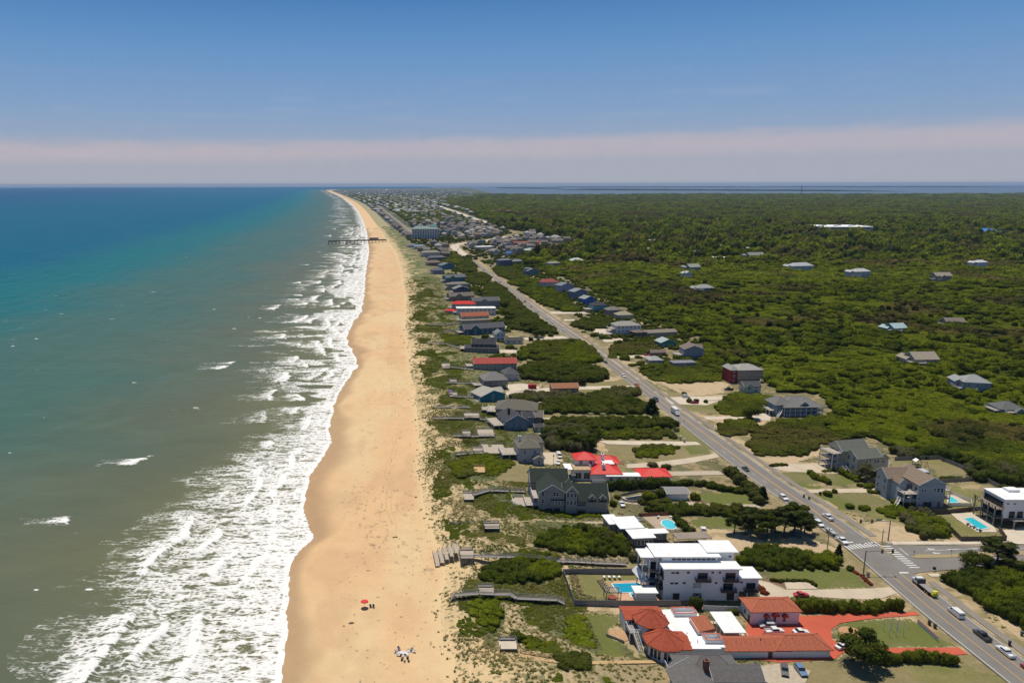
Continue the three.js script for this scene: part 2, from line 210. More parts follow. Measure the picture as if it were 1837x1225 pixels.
// ---------------------------------------------------------------- what the ground is made of, by place
const cSand = [.62, .405, .205], cSandP = [.62, .45, .24], cWet = [.36, .225, .115], cStraw = [.27, .205, .10], cOlive = [.105, .10, .036], cGreen = [.06, .085, .012], cLawn = [.125, .135, .02], cDry = [.20, .165, .066], cBare = [.47, .345, .195], cMulch = [.12, .06, .035], cThick = [.045, .055, .015], cGrav = [.44, .33, .2];
function groundColor(x, f, fine) {
  const w = shoreX(f), t = toeX(f), n1 = fbm(x / 4.2, f / 4.2, fine), n2 = fbm(x / 19 + 7, f / 19, 3), n3 = vn(x * 1.7, f * 1.7);
  let c;
  if (x < t + 4) {                                               // the beach
    const k = x - w, nb = fbm(x / 26, f / 60, 3);
    c = mix3(cSand, cSandP, sst(.35, .7, nb)); c = mix3(c, [.52, .33, .17], .55 * sst(.52, .75, fbm(x / 12 + 30, f / 22, 3)));
    const wn = fbm(f / 30, 2, 3), wet = 1 - sst(1 + 6 * wn * wn, 3 + 24 * wn * wn + 2 * n1, k); c = mix3(c, cWet, .78 * wet);
    const g = .95 + .11 * (n1 - .5) + .06 * (n3 - .5); c = c.map(v => v * g);
    const rut = Math.min(Math.abs(x - t + 7 + 2.5 * fbm(f / 40, 3, 2)), Math.abs(x - t + 8.8 + 2.5 * fbm(f / 40, 3, 2))); c = mix3(c, [.42, .28, .15], .35 * (1 - sst(.1, .45, rut)) * sst(.35, .6, fbm(f / 25, 7, 2))); const track = sst(.66, .75, fbm(x / 1.5 + 90, f / 2.2, 3)) * sst(.42, .6, fbm(x / 30, f / 40 + 5, 2)) * sst(10, 18, k); c = mix3(c, [.34, .23, .13], .6 * track);
    const wrack = sst(.8, .86, fbm(x / 1.2 + 3, f / 1.6, 2)) * sst(12, 20, k); c = mix3(c, [.16, .11, .07], .6 * wrack);
    if (x > t) c = mix3(c, cSandP, (x - t) / 4);
    return c;
  }
  const s = x - t, z = zoneAt(x + 2.2 * (n1 - .5), f + 2.2 * (n3 - .5)), lawnZ = z === LAWN || z === DRY || z === MULCH;
  // dune: pale sand, thinning where the grass takes over
  const cov = sst(-2, 30, s + 22 * (n2 - .5)), q4 = fine > 2 ? .85 : 2.4, n4 = fbm(x / q4 + 3, f / q4, 2);
  c = mix3(cSandP, [.37, .29, .15], .8 * cov); c = mix3(c, mix3([.17, .15, .055], [.14, .145, .035], sst(260, 400, f)), .85 * sst(.64 - .2 * cov, .74 - .16 * cov, n4)); c = mix3(c, cOlive, .4 * cov * sst(.45, .7, n1));
  const gy = sst(22, 44, s + 18 * (n2 - .5)); const yard = mix3(mix3(cOlive, cStraw, sst(.42, .62, n1)), mix3(cDry, cBare, sst(.55, .72, fbm(x / 9 + 70, f / 9, 3))), sst(.45, .68, n2)); c = mix3(c, mix3(yard, mix3(mix3([.36, .285, .15], cStraw, n1), mix3([.105, .112, .03], [.14, .14, .045], n1), sst(.4, .7, n2 + .4 * sst(250, 380, f) - .12)), .8 * (1 - sst(62, 84, s))), gy * .9);
  const gb = sst(9, 18, s) * (1 - sst(32, 50, s)) * sst(.52 - .1 * sst(260, 400, f), .62 - .1 * sst(260, 400, f), fbm(x / 9 + 33, f / 15, 3)); c = mix3(c, mix3(cGreen, [.10, .125, .02], n1), gb * .85);
  if (z === GREEN) c = mix3(mix3(cGreen, cOlive, n1), c, .15 * n3); else if (z === LAWN) c = mix3(mix3(cLawn, cDry, .75 * sst(.5, .75, n2)), cGreen, .35 * n1);
  else if (z === DRY) c = mix3(mix3(cDry, cLawn, sst(.4, .65, n2)), cStraw, .5 * n1); else if (z === SAND) c = mix3(mix3(cBare, cGrav, n2), cStraw, .7 * sst(.55, .7, n1)); else if (z === MULCH) c = mix3(cMulch, [.2, .12, .07], n3); else if (z === THICK) c = mix3(cThick, cStraw, .25 * sst(.6, .8, n1));
  else if (z === HARD) c = mix3(cDry, cBare, .5);
  if (f < 1400) { const r = x - roadX(f), h = roadHalf(f); if (r > -h - 6 && r < h + 12 && !lawnZ) { const k = sst(-h - 5, -h - 2, r + 3 * (n1 - .5)) * (1 - sst(h + 6, h + 11, r + 4 * (n1 - .5))); c = mix3(c, mix3(cBare, cDry, sst(.35, .65, n1)), .75 * k * (z === SAND ? .3 : 1)); }
    if (r > 60 && !z) c = mix3(c, cThick, sst(70, 120, r)); }
  const g = .86 + .2 * n3 + .1 * (n1 - .5); return [c[0] * g, c[1] * g, c[2] * g];
}
function groundTex(x0, x1, f0, f1, n, fine) {
  const d = new Uint8Array(n * n * 4), enc = v => Math.round(255 * Math.pow(clamp(v), 1 / 2.2));
  for (let j = 0; j < n; j++) for (let i = 0; i < n; i++) { const c = groundColor(x0 + (i + .5) / n * (x1 - x0), f0 + (j + .5) / n * (f1 - f0), fine), q = (j * n + i) * 4; d[q] = enc(c[0]); d[q + 1] = enc(c[1]); d[q + 2] = enc(c[2]); d[q + 3] = 255; }
  const t = new THREE.DataTexture(d, n, n); t.colorSpace = THREE.SRGBColorSpace; t.magFilter = THREE.LinearFilter; t.minFilter = THREE.LinearMipmapLinearFilter; t.generateMipmaps = true; t.needsUpdate = true; return t;
}
function sheet(x0, x1, f0, f1, nx, nf, yf, colf) {
  const pos = new Float32Array((nx + 1) * (nf + 1) * 3), uv = new Float32Array((nx + 1) * (nf + 1) * 2), idx = new Uint32Array(nx * nf * 6), col = colf && new Float32Array(pos.length);
  let k = 0;
  for (let j = 0; j <= nf; j++) for (let i = 0; i <= nx; i++) { const a = j * (nx + 1) + i, x = x0 + (x1 - x0) * i / nx, f = f0 + (f1 - f0) * j / nf; pos.set([x, yf(x, -f), -f], a * 3); uv.set([i / nx, j / nf], a * 2); if (col) col.set(colf(x, f), a * 3);
    if (i < nx && j < nf) { idx.set([a, a + 1, a + nx + 2, a, a + nx + 2, a + nx + 1], k); k += 6; } }
  const g = new THREE.BufferGeometry(); g.setAttribute('position', new THREE.BufferAttribute(pos, 3)); g.setAttribute('uv', new THREE.BufferAttribute(uv, 2)); if (col) g.setAttribute('color', new THREE.BufferAttribute(col, 3)); g.setIndex(new THREE.BufferAttribute(idx, 1)); g.computeVertexNormals(); return g;
}
const GA = [-62, 300, 140, 480], GB = [-210, 1000, 480, 2200];
function buildGround() {
  struct('ground', sheet(...GA, 420, 400, ht), mat(1, 1, 1, .97, { map: groundTex(...GA, 2048, 3) }));
  struct('ground', sheet(...GB, 300, 330, ht), mat(1, 1, 1, .97, { map: groundTex(...GB, 2048, 2) }));
  const low = (x, z) => ht(x, z) - .25;
  const vm = mat(1, 1, 1, .97, { vertexColors: true }), far = (x, f) => { const c = mix3(cThick, cOlive, .6 * fbm(x / 90, f / 90, 3)); return mix3(c, [.26, .22, .16], .55 * sst(.6, .72, fbm(x / 60 + 5, f / 160, 3))); };
  struct('ground', sheet(298, 700, 140, 482, 60, 60, low, far), vm);
  struct('ground', sheet(996, 2700, 480, 2205, 70, 90, low, far), vm);
  const farH = (x, z) => { const f = -z, w = shore0(f); return x < w + 20 ? Math.max(-9, SEA - .3 - (w + 20 - x) * .05) : -.4; };
  struct('ground', sheet(-1300, 7400, 2195, 8300, 220, 180, farH, far), vm);
  struct('ground', sheet(-3600, 3600, 8290, 22000, 190, 180, (x, z) => farH(x, z) - Math.max(0, (x - 900 - (-z - 8300) * .05) * .08), far), vm);
  // the far end of the beach and its dune, a long ribbon
  const P = []; const rows = []; for (let f = 2150; f < 21500; f *= 1.018) rows.push(f);
  const ribbon = (ins, outs, y0, y1) => { const q = []; for (let i = 0; i + 1 < rows.length; i++) { const a = rows[i], b = rows[i + 1]; q.push([[ins(a), y0, -a], [outs(a), y1, -a], [outs(b), y1, -b], [ins(b), y0, -b]]); } return faces(q); };
  struct('far_beach', ribbon(f => shore0(f) - 4, f => toe0(f) + 6, SEA - .2, .9), mat(...cSand, .97));
  struct('far_dune', ribbon(f => toe0(f) + 6, f => toe0(f) + 40, .9, 1.4), mat(.3, .26, .13, .97));
}
// ---------------------------------------------------------------- the sea: deeper blue where it is deep, sand-stirred green inshore, foam where waves break
function seaBase(d, x, f) {
  const n = fbm(x / 120, f / 60, 3), n2 = fbm(x / 26, f / 11, 3), dd = d + 90 * (n - .5);
  let c = mix3([.13, .132, .068], [.098, .114, .072], sst(15, 90, dd)); c = mix3(c, [.052, .115, .09], sst(70, 200, dd)); c = mix3(c, [.006, .118, .126], sst(210, 400, dd)); c = mix3(c, [.0, .085, .145], sst(390, 600, dd)); c = mix3(c, [.0, .058, .13], sst(900, 4000, d));
  const g = .9 + .2 * n2; return c.map(v => v * g);
}
const crest0 = (k, f) => [11, 22, 35, 50, 84][k] + [4, 8, 11, 12, 22][k] * (fbm(f / [20, 30, 36, 40, 50][k] + k * 13, k * 7.7, 2) - .5) * 2;
const surfEdge = last(curve([[130, 60], [200, 56], [260, 52], [300, 44], [335, 36], [390, 34], [450, 42], [520, 62], [700, 74], [1000, 78], [1500, 66], [2300, 60]]));
const broken0 = (k, f) => sst([.34, .38, .42, .46, .68][k], [.5, .52, .55, .6, .76][k], fbm(f / [26, 24, 21, 20, 16][k] + k * 31, 2 + k * 3.3, 2)) * (k === 4 ? 1 : sst(crest0(k, f) - 12, crest0(k, f) + 6, surfEdge(f)));
const crestRow = last(f => [0, 1, 2, 3, 4].map(k => crest0(k, f))), brokenRow = last(f => [0, 1, 2, 3, 4].map(k => broken0(k, f))), crest = (k, f) => crestRow(f)[k], broken = (k, f) => brokenRow(f)[k];
const rowNoise = last(f => ({ e: surfEdge(f) * (.7 + .6 * fbm(f / 14, 6, 3)), p: fbm(f / 23 + 4, 9, 2), tail: [9, 11, 13, 15, 13].map((t, k) => t * (.45 + 1.1 * fbm(f / 9, k * 5 + 1, 2))) }));
function foamAt(x, f, d) {
  if (d < -1 || d > 900) return 0;
  let m = 0, blot; const R = rowNoise(f), C = crestRow(f), B = brokenRow(f);
  if (d < 125) {
    blot = fbm(x / 9 + 20, f / 5, 3); const b2 = fbm(x / 24 + 3, f / 9, 2);
    // the sheet of spent foam: thick at the edge of the water, thinning and tearing seaward
    const k = (d + 16 * (blot - .5) + 26 * (b2 - .5)) / R.e; m = k < 1.25 ? lerp(.8, .42, clamp(k)) * (1 - sst(.72, 1.25, k)) + .1 * (blot - .5) : 0; const st = sst(330, 460, f); if (st > 0 && d > 6) m *= lerp(1, sst(.47, .61, fbm(x / 36 + 7, f / (8 + 4 * sst(600, 1200, f)), 3) + .2 * (1 - sst(7, 20, d))), st); if (d < 1.6) m = 1;
    for (let k2 = 0; k2 < 5; k2++) { const on = B[k2]; if (on < .02) continue; const q = d - C[k2], tail = R.tail[k2];
      if (q > -2.4 && q < tail * 1.5) { const w = 1 + 2.2 * blot, front = sst(-2.3 + 2.4 * (blot - .5) * 2, -.2, q), body = 1 - sst(w, tail, q + 8 * (blot - .5)); m = Math.max(m, on * front * lerp(.26, q < w ? .95 : .7, body)); } }
  }
  if (d > 60) { const cap = sst(.86, .90, fbm(x / 11 + 5, f / 5 + 11, 3) - .05 * sst(200, 700, d)); m = Math.max(m, .7 * cap); }
  if (m <= .01) return 0;
  const lace = 1 - Math.abs(2 * fbm(x / 1.7 + .9 * vn(x / 3, f / 3), f / .75, 3) - 1), lace2 = 1 - Math.abs(2 * fbm(x / 7.5 + 60, f / 2.4, 3) - 1);
  const th = lerp(1.02, .40, m); return clamp(sst(th - .08, th + .24, .62 * lace + .46 * lace2 - .08) * sst(0, .14, m) * (.72 + .36 * m));
}
function seaTex(x0, x1, f0, f1, n) {
  const d = new Uint8Array(n * n * 4), rg = new Uint8Array(n * n * 4), enc = v => Math.round(255 * Math.pow(clamp(v), 1 / 2.2));
  for (let j = 0; j < n; j++) { const f = f0 + (j + .5) / n * (f1 - f0), w = shoreX(f); for (let i = 0; i < n; i++) {
    const x = x0 + (i + .5) / n * (x1 - x0), off = w - x, a = off < -3 ? 0 : foamAt(x, f, off), q = (j * n + i) * 4;
    let c = seaBase(Math.max(0, off), x, f); if (off < 16) c = mix3(c, [.16, .125, .062], .75 * (1 - sst(1, 16, off)));
    c = mix3(c, [.74, .73, .70], a); d[q] = enc(c[0]); d[q + 1] = enc(c[1]); d[q + 2] = enc(c[2]); d[q + 3] = 255; const r = 255 * lerp(.34, .95, a); rg[q] = rg[q + 1] = rg[q + 2] = r; rg[q + 3] = 255; } }
  const mk = (arr, s) => { const t = new THREE.DataTexture(arr, n, n); if (s) t.colorSpace = THREE.SRGBColorSpace; t.magFilter = THREE.LinearFilter; t.minFilter = THREE.LinearMipmapLinearFilter; t.generateMipmaps = true; t.needsUpdate = true; return t; };
  return { map: mk(d, true), roughnessMap: mk(rg, false) };
}
function buildSea() {
  const ripple = texOf(512, (i, j, n) => grey(clamp(.5 * tn(i, j, n, 9, 4) + .3 * tn(i * 1, j, n, 24, 3) + .22 * tn(i, j, n, 5, 2))));
  const rip = (x0, x1, f0, f1, m) => { const t = ripple.clone(); t.repeat.set((x1 - x0) / m, (f1 - f0) / (m * .7)); t.needsUpdate = true; return t; };
  const wave = amp => (x, z) => {
    const f = -z, d = shoreX(f) - x; if (d < -4) return SEA - .5 * sst(-4, -9, d) - .3;
    let h = SEA + (d < 0 ? .04 + .07 * d : 0) ; for (let k = 0; k < 5; k++) { const q = d - crest(k, f); if (q > -9 && q < 14) h += broken(k, f) * [.4, .8, 1.0, 1.1, .8][k] * (q < 0 ? Math.exp(-q * q / 2.2) : Math.exp(-q * q / 26)); }
    if (d > 8) h += (.42 * Math.sin(d * .21 + 3.2 * fbm(x / 50, f / 60, 2) * 3) * (fbm(x / 40 + 8, f / 30, 2)) + .3 * (fbm(x / 5, f / 8, 2) - .5)) * sst(8, 40, d) * amp; return h; };
  const seaMat = (r, maps) => { const m = new THREE.MeshPhysicalMaterial({ roughness: r, ior: 1.33, specularIntensity: .09, ...maps }); return m; };
  const S1 = [-275, 5, 138, 480], S2 = [-720, -10, 480, 2250];
  const s1 = seaMat(1, { ...seaTex(...S1, 2048), bumpMap: rip(...S1, 26), bumpScale: .5 }), s2 = seaMat(1, { ...seaTex(...S2, 2048), bumpMap: rip(...S2, 40), bumpScale: .8 });
  tag(struct('sea', sheet(...S1, 330, 350, wave(1)), s1)); tag(struct('sea', sheet(...S2, 260, 420, wave(1)), s2));
  const vm = seaMat(.34, { vertexColors: true, bumpMap: rip(-2600, -720, 480, 2250, 40), bumpScale: .8 }), vc = (x, f) => seaBase(Math.max(0, shore0(f) - x), x, f), flatSea = () => SEA;
  struct('sea', sheet(-1200, -275, 138, 480, 90, 50, flatSea, vc), seaMat(.34, { vertexColors: true, bumpMap: rip(-1200, -275, 138, 480, 40), bumpScale: .8 }));
  struct('sea', sheet(-2600, -720, 480, 2250, 150, 120, flatSea, vc), vm);
  struct('sea', sheet(-26000, 600, 2250, 30000, 400, 400, flatSea, vc), seaMat(.34, { vertexColors: true, bumpMap: rip(-26000, 600, 2250, 30000, 40), bumpScale: .8 }));
}
// ---------------------------------------------------------------- roads, paths, drives
const roadY = (x, f) => ht(x, -f);
function ribbonAlong(fn, f0, f1, step, o0, o1, y) {                  // a strip beside the middle line fn(f), from offset o0 to o1, laid y above the ground
  const q = []; let prev = null; const F = typeof o0 === 'function' ? o0 : () => o0, E = typeof o1 === 'function' ? o1 : () => o1;
  const n = Math.max(1, Math.ceil((f1 - f0) / step));
  for (let i = 0; i <= n; i++) { const f = lerp(f0, f1, i / n), c = fn(f), a = [c + F(f), y, -f], b = [c + E(f), y, -f]; if (prev) q.push([prev[0], prev[1], b, a]); prev = [a, b]; }
  return faces(q);
}
function drape(poly, y, name, m, label) {                            // a flat paved area outlined by corners [x, forward]
  const s = new THREE.Shape(poly.map(p => new THREE.Vector2(p[0], p[1]))), g = new THREE.ExtrudeGeometry(s, { depth: .5, bevelEnabled: false });
  g.rotateX(-Math.PI / 2).translate(0, y - .5, 0); const o = struct(name, metricUV(g), m); if (label) o.userData.label = label; stampW(poly, HARD); return o;
}
const areaOf = pts => pts.map(p => G(p[0], p[1]));
const strip = (pts, w) => { const a = [], b = []; pts.forEach((p, i) => { const q = pts[Math.min(i + 1, pts.length - 1)], r = pts[Math.max(0, i - 1)], dx = q[0] - r[0], df = q[1] - r[1], L = Math.hypot(dx, df) || 1; a.push([p[0] - df / L * w / 2, p[1] + dx / L * w / 2]); b.unshift([p[0] + df / L * w / 2, p[1] - dx / L * w / 2]); }); return a.concat(b); };
function buildRoads() {
  const RY = .16;
  const f0 = roadPts[0][1], fEnd = 1330;
  struct('road', ribbonAlong(roadX, f0, fEnd, 4, f => -roadHalf(f) - .55, f => roadHalf(f) + .55, RY), M.asphalt);
  const mark = (name, g, m) => { const o = struct(name, g, m); return o; };
  const fi = G(1590, 1000)[1];                                        // the junction
  const jA = G(1537, 965)[1], jB = G(1600, 1030)[1];
  mark('edge_line', ribbonAlong(roadX, f0, fEnd, 4, f => -roadHalf(f) - .08, f => -roadHalf(f) + .08, RY + .006), M.paintW);
  mark('edge_line', ribbonAlong(roadX, f0, jB - 8, 4, f => roadHalf(f) - .08, f => roadHalf(f) + .08, RY + .006), M.paintW);
  mark('edge_line', ribbonAlong(roadX, jA, fEnd, 4, f => roadHalf(f) - .08, f => roadHalf(f) + .08, RY + .006), M.paintW);
  const yA = f => lerp(-1.75, -.2, sst(330, 430, f)), yB = f => lerp(1.75, .2, sst(330, 430, f));
  for (const [a, b, fn] of [[f0, jB, yA], [f0, jB, yB], [jA + 4, fEnd, f => lerp(.6, -.2, sst(330, 430, f))], [jA + 4, fEnd, f => lerp(.95, .2, sst(330, 430, f))]]) mark('yellow_line', ribbonAlong(roadX, a, b, 4, f => fn(f) - .09, f => fn(f) + .09, RY + .006), M.paintY);
  for (let k = 0; k < 9; k++) { const f = jA + 14 + k * 9; mark('lane_dash', ribbonAlong(roadX, f, f + 3, 3, -1.95, -1.83, RY + .006), M.paintW); }
  // town end of the road: it swings inland round a bend
  const bend = [[834, 458.5], [822, 449.5], [815.5, 444], [817, 439.8], [828, 437.2], [848, 435]].map(p => G(p[0], p[1]));
  drape(strip(bend, 17), .3, 'road', M.paleConc, 'pale road bending inland');
  for (const [pts, w, m] of [[[[742, 420], [728, 408], [705, 390], [690, 378], [674, 366], [660, 358]], 11, M.path], [[[925, 413], [880, 401], [850, 392], [815, 379], [785, 369], [760, 362]], 22, M.paleConc], [[[848, 435], [900, 428], [930, 420], [925, 413]], 20, M.paleConc]]) drape(strip(pts.map(p => G(p[0], p[1])), w), .32, 'road', m);
  // footpath beside the road, broken at the side street
  const pw = f => roadHalf(f) + 2.6;
  struct('footpath', ribbonAlong(roadX, f0, jB - 5, 4, f => pw(f) - .9, f => pw(f) + 1.5, .15), M.path);
  struct('footpath', ribbonAlong(roadX, jA + 1, 900, 4, f => pw(f) - .4, f => pw(f) + 2.1, .15), M.path);
  // side street with its island
  const e = (u, v) => G(u, v), c0 = roadX(fi) + roadHalf(fi);
  drape([e(1583, 975), e(1625, 979), e(1845, 979), e(1990, 979), e(1990, 1029), e(1845, 1021), e(1745, 1021), e(1700, 1023), e(1655, 1027), e(1632, 1031)], .155, 'side_street', M.asphalt);
  drape([e(1635, 999), e(1650, 995.5), e(1700, 996), e(1765, 991), e(1845, 989), e(1845, 996), e(1760, 1000), e(1690, 1001.5), e(1640, 1002.5)], .27, 'traffic_island', flat(.3, .23, .12, .95));
  drape([e(1588, 973), e(1605, 977.5), e(1700, 977.5), e(1845, 976.5), e(1990, 976.5), e(1990, 972), e(1700, 972), e(1600, 972)], .2, 'footpath', M.paleConc);
  drape([e(1664, 1030), e(1712, 1029.5), e(1718, 1035), e(1672, 1035)], .2, 'footpath', M.paleConc);
  const paint = (p, y = .168) => { const s = new THREE.Shape(p.map(q => new THREE.Vector2(q[0], q[1]))); const g = new THREE.ShapeGeometry(s); g.rotateX(-Math.PI / 2).translate(0, y, 0); return metricUV(g); };
  struct('lane_line', paint(strip([e(1660, 988.6), e(1760, 984.2)], .18)), M.paintW); struct('lane_line', paint(strip([e(1700, 986), e(1840, 983.6)], .15)), M.paintW);
  for (let k = 0; k < 2; k++) { const [u, v] = [[1664, 983.6], [1674, 991]][k], s = k ? -1 : 1; struct('turn_arrow', paint([e(u, v), e(u + 7, v + 1.5), e(u + 14, v + 1.3), e(u + 14, v + 2.4), e(u + 6, v + 2.8), e(u + 2, v + 2.2)]), M.paintW); }
  // zebra bars
  const zeb = (a, b, n, along) => { for (let k = 0; k < n; k++) { const t = (k + .5) / n, c = [lerp(a[0], b[0], t), lerp(a[1], b[1], t)]; struct('crossing_bar', paint(along(c), .172), M.paintW); } };
  const dir = [Math.sin(-.15), Math.cos(-.15)];
  zeb(e(1518, 983.5), e(1577, 975.5), 11, c => { const L = 1.5, w = .27; return [[c[0] - w + dir[0] * L, c[1] + dir[1] * L], [c[0] + w + dir[0] * L, c[1] + dir[1] * L], [c[0] + w - dir[0] * L, c[1] - dir[1] * L], [c[0] - w - dir[0] * L, c[1] - dir[1] * L]]; });
  zeb(e(1588, 979), e(1644, 1020.5), 11, c => { const L = 1.6, w = .25; return [[c[0] - L, c[1] - w], [c[0] + L, c[1] - w], [c[0] + L, c[1] + w], [c[0] - L, c[1] + w]]; });
  struct('stop_line', paint([e(1518, 972.5), e(1531, 972.5), e(1531.5, 974), e(1519, 974)], .172), M.paintW); struct('stop_line', paint([e(1614, 1027), e(1630, 1027), e(1632, 1029), e(1615, 1029)], .172), M.paintW);
  for (let k = 0; k < 5; k++) struct('lane_dash', paint(strip([e(1615 + k * 3.2, 984.5 + k * 2.6), e(1617 + k * 3.2, 986 + k * 2.6)], .4), .17), M.paintW);
  // drives and yards
  const D = (name, m, label, ...pts) => drape(areaOf(pts), .12, name, m, label);
  D('driveway', M.concrete, 'pale concrete drive of the white three-storey building', [1361, 1041], [1383, 1046], [1408, 1058], [1460, 1058.5], [1560, 1056], [1597, 1054], [1612, 1064], [1575, 1076], [1510, 1074], [1430, 1068], [1400, 1078], [1368, 1080], [1360, 1060]);
  D('driveway', M.concrete, 'concrete parking bay off the drive of the white building', [1408, 1045], [1456, 1044.5], [1466, 1057], [1412, 1057]);
  drape(areaOf([[1340, 1112], [1432, 1105], [1462, 1105], [1520, 1101], [1560, 1099.5], [1646, 1098], [1650, 1103.5], [1560, 1110.5], [1508, 1118], [1492, 1130], [1494, 1147], [1510, 1159], [1560, 1163], [1640, 1162.5], [1722, 1162], [1737, 1174], [1700, 1175.5], [1560, 1170], [1512, 1171], [1500, 1182], [1400, 1189], [1340, 1180]]), .1, 'red_drive', M.redPave, 'red paved drive looping round the flagpole lawn');
  D('driveway', M.gravel, 'sandy parking pad beside the grey roofed house', [1363, 1196], [1402, 1190], [1455, 1204], [1446, 1225], [1400, 1235], [1350, 1228]);
  D('driveway', M.concrete, 'curving drive past the bright red roofed house', [1125, 833], [1180, 829], [1235, 822], [1283, 814], [1292, 820], [1240, 831], [1185, 838], [1125, 840]);
  D('driveway', M.gravel, 'straight tan drive behind the bright red roofed house', [1138, 847], [1290, 845], [1302, 852], [1140, 855]);
  D('driveway', M.paleConc, 'long pale drive leading to the road from the shrubs', [1075, 791], [1200, 792], [1250, 793], [1258, 798], [1200, 800], [1090, 797]);
  D('driveway', M.paleConc, 'pale drive below the palms', [965, 750], [1080, 750], [1206, 749], [1212, 752], [1080, 753], [968, 753.5]);
  D('driveway', M.paleConc, 'pale drive of the grey hip roofed house', [905, 704], [1000, 694], [1135, 692], [1142, 697], [1000, 700], [912, 712]);
  D('driveway', M.paleConc, 'wide drive by the white garages', [940, 606], [1010, 603], [1022, 607], [942, 610]); D('driveway', M.paleConc, 'pale yard beside the dark house', [895, 628], [940, 627], [936, 633], [897, 634]);
  D('driveway', M.gravel, 'gravel forecourt of the garage', [1110, 890], [1180, 905], [1240, 901], [1290, 906], [1358, 905], [1366, 911], [1280, 912], [1190, 910], [1120, 903]);
  D('driveway', M.concrete, 'drive of the pale yellow house', [1372, 836], [1405, 833], [1485, 832], [1508, 846], [1500, 850], [1410, 846]);
  D('driveway', M.concrete, 'drive of the grey blue house', [1436, 880], [1470, 878], [1560, 876], [1585, 876], [1596, 884], [1604, 902], [1590, 896], [1570, 884], [1470, 884], [1444, 886]);
  D('driveway', M.paleConc, 'pale drive of the modern white house', [1795, 953], [1837, 945], [1990, 945], [1990, 973], [1838, 973], [1808, 973]);
  D('driveway', M.paleConc, 'pale forecourt where a white van is parked', [1192, 713], [1240, 712], [1310, 711], [1312, 716], [1260, 719], [1290, 720], [1268, 727], [1205, 725]);
  D('driveway', M.paleConc, 'forecourt of the blue grey pavilion house', [1262, 748], [1345, 748], [1362, 741], [1385, 743], [1382, 755], [1340, 752], [1270, 753]);
  D('driveway', M.paleConc, 'drive of the tall white house', [1062, 590], [1098, 590], [1104, 602], [1085, 604], [1066, 596]); D('driveway', M.paleConc, 'drive of the turquoise house', [985, 559], [1050, 560], [1058, 563], [990, 563]);
  D('driveway', M.concrete, 'drive where a white camper van stands', [974, 812], [1005, 812], [1010, 828], [990, 834], [972, 832]);
  D('driveway', M.paleConc, 'sandy lane to the red container', [908, 690], [938, 688], [970, 694], [960, 704], [915, 703]);
  D('driveway', M.gravel, 'gravel lane by the hidden white car', [938, 725], [985, 718], [990, 724], [965, 728]);
  for (const q of [[[905, 585], [970, 583], [1005, 584], [1006, 586], [906, 588]], [[905, 568], [975, 566], [976, 568], [907, 570]], [[880, 556], [955, 557], [956, 558.5], [882, 558]], [[845, 500], [888, 500], [889, 501.5], [846, 502]], [[940, 510], [975, 509], [976, 511], [941, 512]], [[1012, 573], [1060, 573], [1061, 575], [1013, 576]], [[1080, 610], [1115, 607], [1120, 612], [1086, 614]], [[1100, 640], [1145, 636], [1172, 640], [1108, 643]], [[990, 640], [1010, 640], [1011, 643], [992, 643]]]) D('driveway', M.paleConc, null, ...q);
}
// ---------------------------------------------------------------- foliage
function clump(seed, nLeaf, size, o = {}) {                       // a rounded mass of leaves about one unit in radius, foot at y = 0
  const r = rngOf(seed), pos = [], nor = [], col = [], V = THREE.Vector3;
  const lumps = []; const L = o.lumps ?? 7; for (let i = 0; i < L; i++) { const a = r() * 6.283, q = Math.sqrt(r()) * .62; lumps.push([Math.cos(a) * q, (o.y0 ?? .35) + r() * (o.yr ?? .45) * (1 - q * .5), Math.sin(a) * q, .34 + r() * .3]); }
  lumps.push([0, .4, 0, .62]);
  const push = (c, n, s, tone) => {
    const t = new V(r() - .5, r() - .5, r() - .5).normalize(), fn = n.clone().multiplyScalar(.9).add(t).normalize(), u = new V(-fn.z, .2, fn.x).cross(fn).normalize(), v = fn.clone().cross(u), sh = n.clone().multiplyScalar(1.2).add(fn).normalize(), a = r() * 6.283;
    const pts = []; for (let k = 0; k < 3; k++) { const th = a + k * 2.094 + (r() - .5) * .7, q = s * (.7 + .6 * r()); pts.push(c.clone().addScaledVector(u, Math.cos(th) * q).addScaledVector(v, Math.sin(th) * q)); }
    for (const p of pts) { pos.push(p.x, Math.max(-.05, p.y), p.z); nor.push(sh.x, sh.y, sh.z); col.push(tone * (.94 + .12 * r()), tone, tone * .96); }
  };
  for (let i = 0; i < nLeaf; i++) {
    const l = lumps[Math.floor(r() * lumps.length)], th = r() * 6.283, ph = Math.acos(1 - 2 * Math.pow(r(), 1.15) * .86), n = new V(Math.sin(ph) * Math.cos(th), Math.cos(ph), Math.sin(ph) * Math.sin(th));
    const q = l[3] * (.78 + .34 * r()), c = new V(l[0] + n.x * q, (l[1] + n.y * q * .85), l[2] + n.z * q); c.y = Math.max(.02, c.y * (o.flat ?? 1));
    push(c, n, size, .72 + .56 * r());
  }
  // an inner leafy mass so little sky shows through, tinted slightly darker as crown shade
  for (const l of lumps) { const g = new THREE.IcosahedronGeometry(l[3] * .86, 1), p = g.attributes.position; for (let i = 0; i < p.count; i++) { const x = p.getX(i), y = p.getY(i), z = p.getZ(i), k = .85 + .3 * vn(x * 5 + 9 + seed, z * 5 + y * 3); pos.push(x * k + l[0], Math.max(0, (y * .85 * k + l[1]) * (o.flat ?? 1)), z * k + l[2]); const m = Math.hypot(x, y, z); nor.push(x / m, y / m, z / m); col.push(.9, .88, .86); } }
  const g = new THREE.BufferGeometry(); g.setAttribute('position', new THREE.Float32BufferAttribute(pos, 3)); g.setAttribute('normal', new THREE.Float32BufferAttribute(nor, 3)); g.setAttribute('color', new THREE.Float32BufferAttribute(col, 3)); return g;
}
